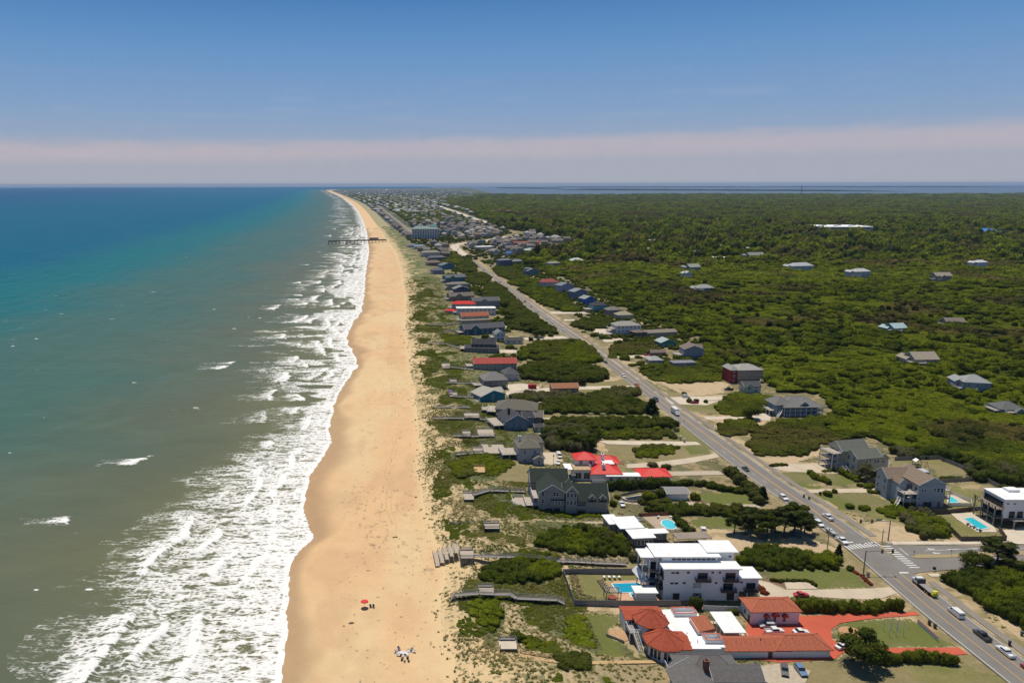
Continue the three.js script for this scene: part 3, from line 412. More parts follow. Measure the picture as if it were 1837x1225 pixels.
const leafMat = (r, g, b) => matCache[`leaf${r},${g},${b}`] ??= (() => { const m = new THREE.MeshPhysicalMaterial({ roughness: .95, vertexColors: true, side: THREE.DoubleSide, transmission: .4, thickness: 0, specularIntensity: 0 }); m.color.setRGB(r, g, b); return m; })();
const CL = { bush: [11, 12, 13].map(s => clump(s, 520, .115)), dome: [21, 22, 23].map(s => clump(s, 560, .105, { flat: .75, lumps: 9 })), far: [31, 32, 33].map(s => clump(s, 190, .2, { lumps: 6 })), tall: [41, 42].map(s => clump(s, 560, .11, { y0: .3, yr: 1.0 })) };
const bushBank = {};                                             // places gathered by patch, then one InstancedMesh a patch and shape
function grove(name, label, list, geos, m, cat = 'shrubs') {       // list: [x, y, z, sx, sy, turn, colour]
  const all = geos.map(() => []); list.forEach((p, i) => all[i % geos.length].push(p));
  all.forEach((ps, k) => { if (!ps.length) return; const im = new THREE.InstancedMesh(geos[k], m, ps.length), M4 = new THREE.Matrix4(), Q = new THREE.Quaternion(), Y = new THREE.Vector3(0, 1, 0);
    ps.forEach((p, i) => { Q.setFromAxisAngle(Y, p[5]); M4.compose(new THREE.Vector3(p[0], p[1], p[2]), Q, new THREE.Vector3(p[3], p[4], p[3])); im.setMatrixAt(i, M4); im.setColorAt(i, new THREE.Color().setRGB(...p[6])); });
    im.castShadow = im.receiveShadow = true; im.name = numbered(name); scene.add(im); tag(im, label, cat, null, 'stuff'); });
}
const VG = { green: [.132, .16, .012], deep: [.07, .094, .014], olive: [.10, .11, .022], grey: [.13, .125, .06], lime: [.16, .195, .016], pale: [.12, .13, .045], brown: [.12, .095, .038], dark: [.036, .052, .012] };
const near0 = [];                                                 // things to keep clear of: [x, f, r]
const nearGrid = new Map(); let nearSeen = 0;
function clearOf(x, f, r = 0) {
  for (; nearSeen < near0.length; nearSeen++) { const n = near0[nearSeen], R = n[2] + 8; for (let i = Math.floor((n[0] - R) / 50); i <= (n[0] + R) / 50; i++) for (let j = Math.floor((n[1] - R) / 50); j <= (n[1] + R) / 50; j++) { const k = i * 4096 + j; (nearGrid.get(k) ?? nearGrid.set(k, []).get(k)).push(n); } }
  const c = nearGrid.get(Math.floor(x / 50) * 4096 + Math.floor(f / 50)); return !c || !c.some(n => (x - n[0]) ** 2 + (f - n[1]) ** 2 < (n[2] + r) ** 2);
}
function fillPatch(poly, step, fn, seed, pad = 0) {
  const r = rngOf(seed), w = poly.map(p => G(p[0], p[1])), out = []; let a = 1e9, b = -1e9, c = 1e9, d = -1e9; for (const [x, f] of w) { a = Math.min(a, x); b = Math.max(b, x); c = Math.min(c, f); d = Math.max(d, f); }
  for (let f = c; f < d; f += step) for (let x = a; x < b; x += step) { const X = x + (r() - .5) * step * 1.2, F = f + (r() - .5) * step * 1.2, k = r(), k2 = r(); const zn = zoneAt(X, F); if (!inPoly(w, X, F) || zn === HARD || zn === BUILT || !clearOf(X, F, pad)) continue; const p = fn(X, F, k, k2); if (p) out.push(p); }
  return out;
}
const jit = (c, k, a = .3) => { const g = 1 - a / 2 + a * k; return [c[0] * g * (.96 + .08 * k), c[1] * g, c[2] * g]; };
// ---------------------------------------------------------------- the maritime wood and the thickets
function canopyColor(x, f, k) {
  const a = fbm(x / 58 + 3, f / 58, 3), b = fbm(x / 24 + 40, f / 24, 3); let c = mix3(VG.deep, VG.green, sst(.15, .45, b)); c = mix3(c, VG.lime, .7 * sst(.55, .7, fbm(x / 33 + 80, f / 33, 3)));
  c = mix3(c, VG.brown, .8 * sst(.56, .66, a)); c = mix3(c, VG.dark, .6 * sst(.62, .7, fbm(x / 17, f / 17 + 60, 2))); return jit(c, k, .5);
}
function buildForest() {
  const vm = leafMat(1, 1, 1);
  const main = [[2300, 960], [1990, 905], [1837, 862], [1760, 838], [1700, 815], [1610, 806], [1560, 783], [1505, 788], [1484, 757], [1500, 742], [1480, 712], [1440, 704], [1405, 706], [1370, 680], [1372, 662], [1310, 655], [1265, 648], [1265, 610], [1222, 600], [1160, 572], [1095, 537], [1040, 507], [985, 492], [940, 476], [905, 466], [905, 452], [2300, 452]];
  const lobes = [[[1362, 817], [1344, 797], [1372, 768], [1400, 757], [1482, 750], [1508, 762], [1512, 788], [1470, 800], [1440, 817]], [[1285, 737], [1310, 710], [1330, 703], [1385, 712], [1384, 738], [1345, 744], [1325, 748]], [[1285, 760], [1350, 753], [1357, 771], [1330, 781], [1300, 782]], [[1150, 664], [1165, 655], [1215, 645], [1262, 650], [1312, 662], [1310, 684], [1200, 688], [1170, 682]], [[1095, 642], [1098, 622], [1130, 610], [1190, 614], [1165, 634], [1130, 642]], [[1480, 750], [1510, 745], [1500, 765]]];
  const list = [], W = main.map(p => G(p[0], p[1]));
  let r = rngOf(5);
  // near part: a low dense layer of wind-shorn oak and myrtle, and rounded crowns standing out of it
  const tall = [];
  for (let f = 200; f < 900; ) { const st = f < 420 ? 2.6 : f < 600 ? 3.2 : 4; for (let x = 20; x < f * .8 + 60; x += st) { const X = x + (r() - .5) * st, F = f + (r() - .5) * st, k = r(), k2 = r();
      if (!inPoly(W, X, F) || zoneAt(X, F) === BUILT || zoneAt(X, F) === HARD || !clearOf(X, F, .5)) continue;
      const hgt = fbm(X / 15 + 9, F / 15, 3), R = st * (.85 + .5 * k) * (.85 + .5 * hgt); list.push([X, ht(X, -F) - .3 + 2 * hgt * hgt, -F, R, (1.4 + 2.4 * hgt * (.6 + .7 * k2)) / 1.25, k * 6.3, canopyColor(X, F, k2)]); } f += st; }
  for (let f = 205; f < 900; f += 6.2) for (let x = 20; x < f * .8 + 60; x += 6.2) { const X = x + (r() - .5) * 6, F = f + (r() - .5) * 6, k = r(), k2 = r(), k3 = r(); if (!inPoly(W, X, F) || zoneAt(X, F) === BUILT || zoneAt(X, F) === HARD || !clearOf(X, F, 2)) continue; const n = fbm(X / 40 + 2, F / 40, 2), far = sst(300, 520, F); if (k3 > (.25 + .6 * far) * sst(.3, .55, n) + .12) continue; const R = (2.2 + 4.2 * k * k) * (.8 + .4 * far); tall.push([X, ht(X, -F) - .2, -F, R, (3.4 + 3.6 * k2) * (.7 + .35 * far) / 1.2, k * 6.3, canopyColor(X + 3, F, k3 * 2 % 1)]); }
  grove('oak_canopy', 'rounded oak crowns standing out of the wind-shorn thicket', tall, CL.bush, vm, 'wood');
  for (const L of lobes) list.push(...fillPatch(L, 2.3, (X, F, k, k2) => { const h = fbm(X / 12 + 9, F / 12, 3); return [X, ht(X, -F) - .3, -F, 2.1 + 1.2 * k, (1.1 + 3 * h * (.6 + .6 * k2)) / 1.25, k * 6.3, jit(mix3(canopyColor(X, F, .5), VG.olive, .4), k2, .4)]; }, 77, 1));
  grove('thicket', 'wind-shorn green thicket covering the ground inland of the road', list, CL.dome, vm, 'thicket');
  // further off, crowns grow with the spacing
  const mid = []; r = rngOf(6);
  const farClear = (X, F) => { const k = fbm(X / 110 + 3, F / 110, 2); return k > .3; };
  for (let f = 900; f < 2300; f += 7.5) for (let x = 0; x < f * .8 + 60; x += 7.5) { const X = x + (r() - .5) * 7, F = f + (r() - .5) * 7, k = r(), k2 = r(), k3 = r();
    if (!clearOf(X, F, 4)) continue; const inside = F < 1240 ? inPoly(W, X, F) : X > edgeOfTown(F); if (!inside) continue;
    const hgt = fbm(X / 40 + 9, F / 40, 3), big = k3 > .72 ? 1.2 + .8 * k2 : 1; mid.push([X, ht(X, -F) - 1 + 2 * hgt, -F, (4.2 + 2.2 * k) * big, (2.6 + 5 * hgt * (.6 + .6 * k2)) * lerp(1, big * big, sst(900, 1350, F)) * (.7 + .3 * sst(900, 1200, F)) / 1.2, k * 6.3, canopyColor(X, F, k2)]); }
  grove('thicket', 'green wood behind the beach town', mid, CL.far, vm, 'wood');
  const far = []; r = rngOf(8);
  for (let f = 2300; f < 8600; ) { const st = f * .0052; for (let x = -600; x < f * .8 + 200; x += st) { const X = x + (r() - .5) * st, F = f + (r() - .5) * st, k = r(), k2 = r(), k3 = r(); if (X < edgeOfTown(F) && !(X > toe0(F) + 60 && k3 < .3)) continue; if (F < 5200 && nearLane(X, F, 18 + st * .8)) continue; if (F < 3200 && !clearOf(X, F, 2)) continue; if (F > 7700 + 900 * fbm(X / 500, 3, 3) + (X < 1000 ? 900 : 0)) continue;
      const hgt = fbm(X / 130 + 9, F / 130, 3); far.push([X, -1 + 3 * hgt, -F, st * (.62 + .3 * k), (5 + 7 * hgt * (.5 + k2 * .7)) * (k3 > .7 ? 1.7 : 1) / 1.2, k * 6.3, canopyColor(X * .5, F * .5, k2)]); } f += st * .9; }
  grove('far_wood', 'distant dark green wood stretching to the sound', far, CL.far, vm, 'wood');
}
// where the streets and houses of the town give way to the wood
function edgeOfTown(f) { const t = [[1240, 177], [1500, 340], [1800, 290], [2300, 210], [3200, 256], [4200, 233], [5500, 218], [8000, 716], [12000, 724]]; for (let i = 0; i + 1 < t.length; i++) if (f < t[i + 1][0]) return lerp(t[i][1], t[i + 1][1], clamp((f - t[i][0]) / (t[i + 1][0] - t[i][0]))); return 724; }
// ---------------------------------------------------------------- building kit. A house stands in its own axes: x to the right along its front, d back from its front, y up.
const winGeo = {};
function winParts(w, h, n = 2) {
  return winGeo[`${w.toFixed(1)}x${h.toFixed(1)}x${n}`] ??= (() => { const t = .1, z = .1, f = [slab(-w / 2 - t, w / 2 + t, -t, 0, -.02, z), slab(-w / 2 - t, w / 2 + t, h, h + t, -.02, z), slab(-w / 2 - t, -w / 2, 0, h, -.02, z - .003), slab(w / 2, w / 2 + t, 0, h, -.02, z - .003)];
    for (let k = 1; k < n; k++) f.push(slab(-w / 2 + w * k / n - .035, -w / 2 + w * k / n + .035, 0, h, 0, z - .01)); if (h > 1 && h < 1.9) f.push(slab(-w / 2, w / 2, h / 2 - .03, h / 2 + .03, 0, z - .014));
    return [merge(f), slab(-w / 2, w / 2, 0, h, -.01, .05)]; })();
}
class House {
  constructor(name, label, category, a, b, group, yy) {
    const A = GT(...a), B = b ? GT(...b) : [A[0] + 1, A[1], A[2]];
    this.y = yy ?? Math.min(A[1], B[1]); const P = G(a[0], a[1], this.y), Q = b ? G(b[0], b[1], this.y) : [P[0] + 1, P[1]];
    this.o = P; this.th = Math.atan2(Q[1] - P[1], Q[0] - P[0]); this.W = Math.hypot(Q[0] - P[0], Q[1] - P[1]);
    this.g = thing(name, label, category, P[0], this.y, -P[1], this.th, group);
  }
  loc(x, f) { const dx = x - this.o[0], df = f - this.o[1], c = Math.cos(this.th), s = Math.sin(this.th); return [dx * c + df * s, -dx * s + df * c]; }
  px(u, v, y = 0) { const p = G(u, v, this.y + y); return this.loc(p[0], p[1]); }            // picture place at height y -> [x, d]
  world(x, d) { const c = Math.cos(this.th), s = Math.sin(this.th); return [this.o[0] + x * c - d * s, this.o[1] + x * s + d * c]; }
  foot(x0, x1, d0, d1, pad = .6) { stampW([[x0 - pad, d0 - pad], [x1 + pad, d0 - pad], [x1 + pad, d1 + pad], [x0 - pad, d1 + pad]].map(p => this.world(...p)), BUILT); const c = this.world((x0 + x1) / 2, (d0 + d1) / 2); near0.push([c[0], c[1], Math.hypot(x1 - x0, d1 - d0) * (this.wild ? .36 : .42)]); }
  part(name, geo, m, label) { const o = mesh(name, geo, m, this.g); if (label) o.userData.label = label; return o; }
  block(x0, x1, d0, d1, y0, y1, m, name = 'wall') { this.foot(x0, x1, d0, d1); return this.part(name, metricUV(slab(x0, x1, y0, y1, -d1, -d0)), m); }
  flat(x0, x1, d0, d1, y, m = M.whiteRoof, o = .5, t = .3) { return this.part('roof', metricUV(slab(x0 - o, x1 + o, y, y + t, -d1 - o, -d0 + o)), m); }
  gable(x0, x1, d0, d1, y, rise, ax, m, wm, o = .45) {                // ridge along 'x' or along the depth 'd'
    const t = .2, q = ax === 'x' ? (s, l, h) => [l, h, -s] : (s, l, h) => [s, h, -l], [s0, s1, l0, l1] = ax === 'x' ? [d0, d1, x0 - o, x1 + o] : [x0, x1, d0 - o, d1 + o], c = (s0 + s1) / 2, hw = (s1 - s0) / 2, k = rise / hw, e = y - o * k;
    const pr = [[s0 - o, e], [c, y + rise], [s1 + o, e], [s1 + o, e - t], [c, y + rise - t], [s0 - o, e - t]], F = [];
    const at = (i, l) => q(pr[i][0], l, pr[i][1]); for (const [i, j] of [[0, 1], [1, 2], [3, 4], [4, 5]]) F.push([at(i, l0), at(i, l1), at(j, l1), at(j, l0)]); for (const l of [l0, l1]) { F.push([at(0, l), at(1, l), at(4, l), at(5, l)], [at(1, l), at(2, l), at(3, l), at(4, l)]); } F.push([at(0, l0), at(0, l1), at(5, l1), at(5, l0)], [at(2, l0), at(2, l1), at(3, l1), at(3, l0)]);
    const roof = this.part('roof', faces(F), m);
    if (wm) { for (const l of [l0 + o, l1 - o]) this.part('gable_wall', faces([[q(s0, l, y - .3), q(s1, l, y - .3), q(s1, l, y - .02), q(c, l, y + rise - .22), q(s0, l, y - .02)]]), wm);
      if (o > .3) for (const l of [l0 - .03, l1 + .03]) for (const sg of [[s0 - o, c], [s1 + o, c]]) mesh('barge_board', bar(q(sg[0], l, e - .06), q(sg[1], l, y + rise - .06), .06, .24), M.trim, roof); }
    return roof;
  }
  hip(x0, x1, d0, d1, y, rise, m, o = .5) {
    const X0 = x0 - o, X1 = x1 + o, D0 = d0 - o, D1 = d1 + o, w = X1 - X0, l = D1 - D0, r = Math.min(w, l) / 2 * .98, a = w >= l ? [[X0 + r, (D0 + D1) / 2], [X1 - r, (D0 + D1) / 2]] : [[(X0 + X1) / 2, D0 + r], [(X0 + X1) / 2, D1 - r]], h = y + rise, e = y - .05;
    const p = (x, yy, d) => [x, yy, -d], A = p(a[0][0], h, a[0][1]), B = p(a[1][0], h, a[1][1]), c00 = p(X0, e, D0), c10 = p(X1, e, D0), c11 = p(X1, e, D1), c01 = p(X0, e, D1);
    const F = w >= l ? [[c00, c10, B, A], [c10, c11, B], [c11, c01, A, B], [c01, c00, A]] : [[c00, c10, A], [c10, c11, B, A], [c11, c01, B], [c01, c00, A, B]];
    const dn = q => [q[0], q[1] - .2, q[2]]; for (const [s, t] of [[c00, c10], [c10, c11], [c11, c01], [c01, c00]]) F.push([dn(s), dn(t), t, s]); F.push([dn(c00), dn(c01), dn(c11), dn(c10)]);
    const roof = this.part('roof', faces(F), m);
    const ridge = [[A, B], [c00, A], [c01, w >= l ? A : B], [c10, w >= l ? B : A], [c11, B]].filter(([s, t]) => Math.hypot(s[0] - t[0], s[1] - t[1], s[2] - t[2]) > .3).map(([s, t]) => bar(s, t, .22, .12)); mesh('ridge_cap', merge(ridge), m, roof); return roof;
  }
  cone(x, d, r, n, y, rise, m, turn = 0) { const g = new THREE.ConeGeometry(r, rise, n, 1).toNonIndexed(); g.computeVertexNormals(); g.rotateY(turn).translate(x, y + rise / 2, -d); const e = new THREE.CylinderGeometry(r, r, .2, n).rotateY(turn).translate(x, y - .1, -d); const rf = this.part('roof', metricUV(merge([g, e])), m), rb = []; for (let k = 0; k < n && n < 12; k++) { const a = k / n * 2 * Math.PI + turn; rb.push(bar([x, y + rise, -d], [x + Math.sin(a) * r, y + .03, -d + Math.cos(a) * r], .26, .14)); } if (rb.length) mesh('ridge_cap', merge(rb), m, rf); return rf; }
  prism(x, d, r, n, y0, y1, m, turn = 0) { this.foot(x - r, x + r, d - r, d + r, 0); return this.part('wall', metricUV(new THREE.CylinderGeometry(r, r, y1 - y0, n).toNonIndexed().rotateY(turn).translate(x, (y0 + y1) / 2, -d)), m); }
  win(side, s, y, w, h, at, o = {}) {                                   // side: f front, b back, l left, r right; s along it, at = the wall's plane
    const [fg, pg] = winParts(w, h, o.n ?? (w > 1.1 ? 2 : 1)), f = mesh(o.name ?? 'window', fg, o.frame ?? M.trim, this.g), p = mesh('pane', pg, o.pane ?? M.glass, f);
    if (side === 'f') { f.position.set(s, y, -at); } else if (side === 'l') { f.position.set(at, y, -s); f.rotation.y = -Math.PI / 2; } else if (side === 'r') { f.position.set(at, y, -s); f.rotation.y = Math.PI / 2; } else { f.position.set(s, y, -at); f.rotation.y = Math.PI; } return f;
  }
  wins(side, s0, s1, n, y, w, h, at, o) { for (let k = 0; k < n; k++) this.win(side, lerp(s0, s1, n > 1 ? k / (n - 1) : .5), y, w, h, at, o); }
  door(side, s, y, w, h, at, m = M.dark) { const g = slab(-w / 2, w / 2, 0, h, -.02, .07), o = mesh('door', g, m, this.g); if (side === 'f') o.position.set(s, y, -at); else { o.position.set(at, y, -s); o.rotation.y = side === 'l' ? -Math.PI / 2 : Math.PI / 2; } return o; }
  rail(pts, y, m = M.trim, h = 1.0, name = 'railing') {                // pts in [x, d]
    const g = []; for (let i = 0; i + 1 < pts.length; i++) { const [a, b] = [pts[i], pts[i + 1]], L = Math.hypot(b[0] - a[0], b[1] - a[1]), n = Math.max(1, Math.round(L / 1.6)); for (const k of [h, h * .62, h * .3]) g.push(bar([a[0], y + k, -a[1]], [b[0], y + k, -b[1]], k === h ? .1 : .05, k === h ? .08 : .05)); for (let q = 0; q <= n; q++) g.push(box(.09, h, .09, lerp(a[0], b[0], q / n), y + h / 2 - .01, -lerp(a[1], b[1], q / n))); }
    return this.part(name, merge(g), m);
  }
  deck(x0, x1, d0, d1, y, sides = 'lf', o = {}) {
    this.foot(x0, x1, d0, d1, .2); const dk = this.part('deck', metricUV(slab(x0, x1, y - .22, y, -d1, -d0)), o.m ?? M.woodPale);
    if (y > 1 && !o.noPosts) { const nx = Math.max(1, Math.round((x1 - x0) / 3.5)), nd = Math.max(1, Math.round((d1 - d0) / 3.5)); for (let i = 0; i <= nx; i++) for (let j = 0; j <= nd; j++) if (i === 0 || j === 0 || i === nx || j === nd) this.part('post', box(.22, y + .8 + (o.up ?? 0), .22, lerp(x0 + .12, x1 - .12, i / nx), (y - 1 + (o.up ?? 0)) / 2 - .05, -lerp(d0 + .12, d1 - .12, j / nd)), o.post ?? M.trim); }
    const c = { l: [[x0 + .06, d1], [x0 + .06, d0]], f: [[x0, d0 + .06], [x1, d0 + .06]], r: [[x1 - .06, d0], [x1 - .06, d1]], b: [[x1, d1 - .06], [x0, d1 - .06]] }; for (const s of sides) this.rail(c[s], y, o.rail ?? M.trim); return dk;
  }
  chimney(x, d, y0, y1, w = .9, m = M.brick) { const o = this.part('chimney', merge([metricUV(slab(x - w / 2, x + w / 2, y0, y1, -d - w / 2, -d + w / 2)), metricUV(slab(x - w / 2 - .1, x + w / 2 + .1, y1, y1 + .18, -d - w / 2 - .1, -d + w / 2 + .1))]), m); mesh('flue', box(w * .5, .3, w * .5, x, y1 + .3, -d), M.dark, o); return o; }
  stairs(x0, d0, y0, x1, d1, y1, w = 1.2, m = M.trim) { const n = Math.max(4, Math.round(Math.abs(y0 - y1) / .19)), g = [], alongX = Math.abs(x1 - x0) > Math.abs(d1 - d0); for (let k = 0; k < n; k++) { const t = (k + .5) / n; g.push(alongX ? box(Math.abs(x1 - x0) / n * .9, .06, w, lerp(x0, x1, t), lerp(y0, y1, t), -lerp(d0, d1, t)) : box(w, .06, Math.abs(d1 - d0) / n * .9, lerp(x0, x1, t), lerp(y0, y1, t), -lerp(d0, d1, t))); } const o = this.part('stairs', merge(g), M.woodPale); const off = alongX ? [0, w / 2] : [w / 2, 0]; const r = []; for (const s of [-1, 1]) { r.push(bar([x0 + s * off[0], y0 + .9, -d0 + s * off[1]], [x1 + s * off[0], y1 + .9, -d1 + s * off[1]], .09), bar([x0 + s * off[0], y0 - .1, -d0 + s * off[1]], [x1 + s * off[0], y1 - .1, -d1 + s * off[1]], .07, .26)); for (let k = 0; k <= 4; k++) { const t = k / 4; r.push(box(.08, .95, .08, lerp(x0, x1, t) + s * off[0], lerp(y0, y1, t) + .42, -lerp(d0, d1, t) + s * off[1])); } } mesh('handrail', merge(r), m, o); return o; }
}
// an ordinary beach house: walls on all floors, windows in rows, a roof, a deck to the sea
function beachHouse(s) {
  const h = new House(s.name ?? 'beach_house', s.label, s.cat ?? 'house', s.a, s.b, s.group, s.y); h.wild = s.wild; const W = s.W ?? h.W, D = s.d, H = s.h, wm = wallMat(...s.wall, s.wt ?? 'siding'), rm = roofMat(...s.roof), base = s.base ?? 0;
  const y0 = base ? base : -1.2; h.block(0, W, 0, D, y0, H, wm);
  if (base) { h.part('under_storey', metricUV(slab(.8, W - .8, -1.2, base, -D + .6, -1.2)), wm); for (let k = 0; k <= Math.round(W / 3.5); k++) h.part('piling', box(.3, base + 1.2, .3, .2 + (W - .4) * k / Math.round(W / 3.5), (base - 1.2) / 2, -.2), M.woodGrey); }
  const T2 = s.rt ?? 'hip'; if (T2 === 'hip') h.hip(0, W, 0, D, H, s.rise ?? Math.min(W, D) * .28, rm); else if (T2 === 'flat') h.flat(0, W, 0, D, H, s.flatM ?? M.whiteRoof); else h.gable(0, W, 0, D, H, s.rise ?? (T2 === 'x' ? D : W) * .3, T2, rm, wm);
  const storeys = Math.max(1, Math.round((H - base) / 2.9)), sh = (H - base) / storeys;
  if (!s.noWin) for (let k = 0; k < storeys; k++) { const y = base + k * sh + .95, n = s.nf ?? Math.max(1, Math.floor(W / 3.4)), nl = s.nl ?? Math.max(1, Math.floor(D / 3.6)); h.wins('f', W * .5 / n + .2, W - W * .5 / n - .2, n, y, s.ww ?? 1.2, 1.35, 0); if (s.left !== false) h.wins('l', D * .5 / nl, D - D * .5 / nl, nl, y, 1.3, 1.4, 0); if (s.right) h.wins('r', D * .5 / nl, D - D * .5 / nl, nl, y, 1.2, 1.4, W); }
  for (const x of s.gables ?? []) { const [x0, x1, out, y, rise] = x; h.block(x0, x1, -out, 1, base ? base + .02 : -1.1, y, wm); h.gable(x0, x1, -out, D / 2, y, rise, 'd', rm, wm, .35); h.win('f', (x0 + x1) / 2, y - 1.6, Math.min(1.6, x1 - x0 - 1), 1.3, -out); if (y > 5) h.win('f', (x0 + x1) / 2, y - 4.4, Math.min(1.6, x1 - x0 - 1), 1.3, -out); }
  for (const x of s.decks ?? []) h.deck(x[0], x[1], x[2], x[3], x[4], x[5] ?? 'lf', { rail: s.railM ?? M.trim, m: s.deckM, post: s.postM });
  for (const c of s.chimneys ?? []) h.chimney(c[0], c[1], c[2], c[3], c[4] ?? .9, c[5] ?? M.brick);
  for (const e of s.wings ?? []) { const m = e.wall ? wallMat(...e.wall) : wm, r = e.roof ? roofMat(...e.roof) : rm; h.block(e.x0, e.x1, e.d0, e.d1, e.y0 ?? -1.15, e.h, m); if (e.rt === 'hip') h.hip(e.x0, e.x1, e.d0, e.d1, e.h, e.rise, r); else if (e.rt === 'flat') h.flat(e.x0, e.x1, e.d0, e.d1, e.h, e.flatM); else h.gable(e.x0, e.x1, e.d0, e.d1, e.h, e.rise, e.rt, r, m); const n = Math.max(1, Math.floor((e.x1 - e.x0) / 3.2)), st = Math.max(1, Math.round(e.h / 3)); if (!e.noWin) for (let k = 0; k < st; k++) h.wins('f', e.x0 + (e.x1 - e.x0) * .5 / n, e.x1 - (e.x1 - e.x0) * .5 / n, n, k * 2.9 + .95, 1.1, 1.25, e.d0); }
  return h;
}
// ---------------------------------------------------------------- the buildings that show their make
function roofBox(h, uL, vF, uR, vB, y) { const a = h.px(uL, vF, y), b = h.px(uR, vF, y), c = h.px(uL, vB, y); return [a[0], b[0], (a[1] + b[1]) / 2, c[1]]; }
function balcony(h, x0, x1, d0, y, out = 1.3) { h.part('balcony', merge([slab(x0, x1, y - .18, y, -d0, -d0 + out)]), M.rail); h.rail([[x0 + .05, d0], [x0 + .05, d0 - out], [x1 - .05, d0 - out], [x1 - .05, d0]], y, M.rail, 1.0, 'balcony_rail'); h.part('balcony_screen', merge([slab(x0, x1, y, y + .7, -d0 + out - .02, -d0 + out + .02)]), M.rail); h.win('f', (x0 + x1) / 2, y + .02, (x1 - x0) * .62, 2.15, d0, { n: 3, frame: M.dark, name: 'sliding_door' }); }
function buildNear() {
  const W = M.white;
  { // the white three-storey building by the fenced pool
    const h = new House('apartment_building', 'white three-storey flat roofed building with black balconies beside a fenced pool', 'building', [1189.5, 1077], [1322, 1077]);
    h.block(0, 21.7, 0, 5, -.6, 9.9, W); h.flat(0, 21.9, 0, 4, 9.9);
    h.block(.4, 16.8, 4.2, 12, 0, 11.6, W); h.flat(-1.4, 17.2, 4.2, 12.2, 11.6);
    h.block(14.6, 22.6, 6.5, 13.2, 0, 12.0, W); h.flat(14.8, 23.2, 6.4, 13.4, 12.0);
    h.block(21.72, 27.6, .05, 6, 2.8, 7.0, W); h.flat(21.8, 28, .1, 6.2, 7.0);
    for (const x of [22, 24.7, 27.4]) for (const d of [.3, 5.6]) h.part('stilt', box(.28, 3.4, .28, x, 1.1, -d), W); h.part('brace', merge([bar([26.2, .2, -.25], [27.4, 2.7, -.25], .14)]), M.trim);
    // the stacked sea decks on the left
    for (const y of [3.3, 6.5]) { h.part('deck', slab(-5.2, -.02, y - .2, y, -9.8, -5), M.woodPale); h.rail([[-.1, 5.05], [-5.15, 5.05], [-5.15, 9.7]], y, M.rail); }
    h.flat(-5.2, -1.2, 5.2, 9.8, 11.0, M.whiteRoof, .6); for (const x of [-5, -2.9, -.7]) h.part('post', box(.32, 11.2, .32, x, 5.4, -5.2), W); for (const x of [-5, -2.9]) h.part('post', box(.32, 11.2, .32, x, 5.4, -9.6), W);
    h.block(-2.4, .38, 6.6, 11.9, -.4, 11.0, W); for (const y of [0.4, 3.4, 6.6]) h.win('f', -1.2, y, 1.6, 2.2, 6.6, { frame: M.dark, name: 'sliding_door' });
    h.part('awning', faces([[[-6.8, 4.6, -9.6], [-5.3, 6.3, -9.6], [-3.4, 4.4, -4.2], [-4.8, 3.1, -4.2]]]), M.trim); h.part('porch_roof', metricUV(slab(-4.2, -.05, 3.9, 4.05, -6.4, -4.1)), flat(.12, .17, .22));
    for (const y of [3.3, 6.5]) { h.part('balcony', slab(-1.3, -.02, y - .2, y, -4, -.3), M.rail); h.rail([[0, .35], [-1.25, .35], [-1.25, 3.95], [0, 3.95]], y, M.rail); h.win('l', 2.1, y, 2.4, 2.1, 0, { n: 3, frame: M.dark, name: 'sliding_door' }); }
    balcony(h, 9, 13.3, 0, 6.5); balcony(h, 17.1, 21.4, 0, 6.5); balcony(h, 16.6, 21, 0, 3.2); balcony(h, 23.4, 27.4, .05, 3.3);
    for (const [x, y, w, hh] of [[2.4, 8.5, 1.0, .6], [3.7, 8.5, 1.0, .6], [6.9, 8.6, .8, .6], [14, 8.6, .7, .6], [16.1, 8.6, .7, .6], [2.3, 5.2, 1.0, .6], [3.6, 5.2, 1.0, .6], [5.9, 5.3, .8, .6], [15.2, 5.3, .7, .6]]) h.win('f', x, y, w, hh, 0, { n: 1, frame: M.trim }); h.win('f', 22.6, 5.5, .7, .6, .05, { n: 1 });
    h.win('f', 9.7, 4.0, 2.4, 1.6, 0, { n: 2, pane: flat(.35, .36, .33, .3) }); h.wins('f', 4, 15.6, 9, 10.75, 1.0, .35, 4.2, { n: 1, frame: M.dark }); h.win('f', 21.4, 10.3, .8, .7, 6.5, { n: 1 });
    h.door('f', 3.8, 0, 1.9, 2.3, 0); h.door('f', 9.9, 0, 2.7, 2.3, 0); h.part('cross_brace', merge([bar([8.6, .1, .12], [11.2, 2.2, .12], .12), bar([8.6, 2.2, .18], [11.2, .1, .18], .12)]), M.trim); h.part('lattice', merge([0, 1, 2, 3].map(k => slab(15.2, 18.4, .3 + k * .55, .42 + k * .55, .02, .08))), M.trim); h.door('f', 19.7, .1, 2.2, 2.3, 0);
    // small white pool house
    const p = new House('pool_house', 'small white pool house with flat white roof between pool and wooden fence', 'shed', [1141, 1078], [1177, 1078]); p.block(0, p.W, 0, 3.4, -.3, 2.5, W); p.flat(0, p.W, 0, 3.4, 2.5, M.whiteRoof, .5); p.door('r', 1.6, 0, 1, 2, p.W, M.woodNew); p.win('l', 1.7, 1, .9, .8, 0);
  }
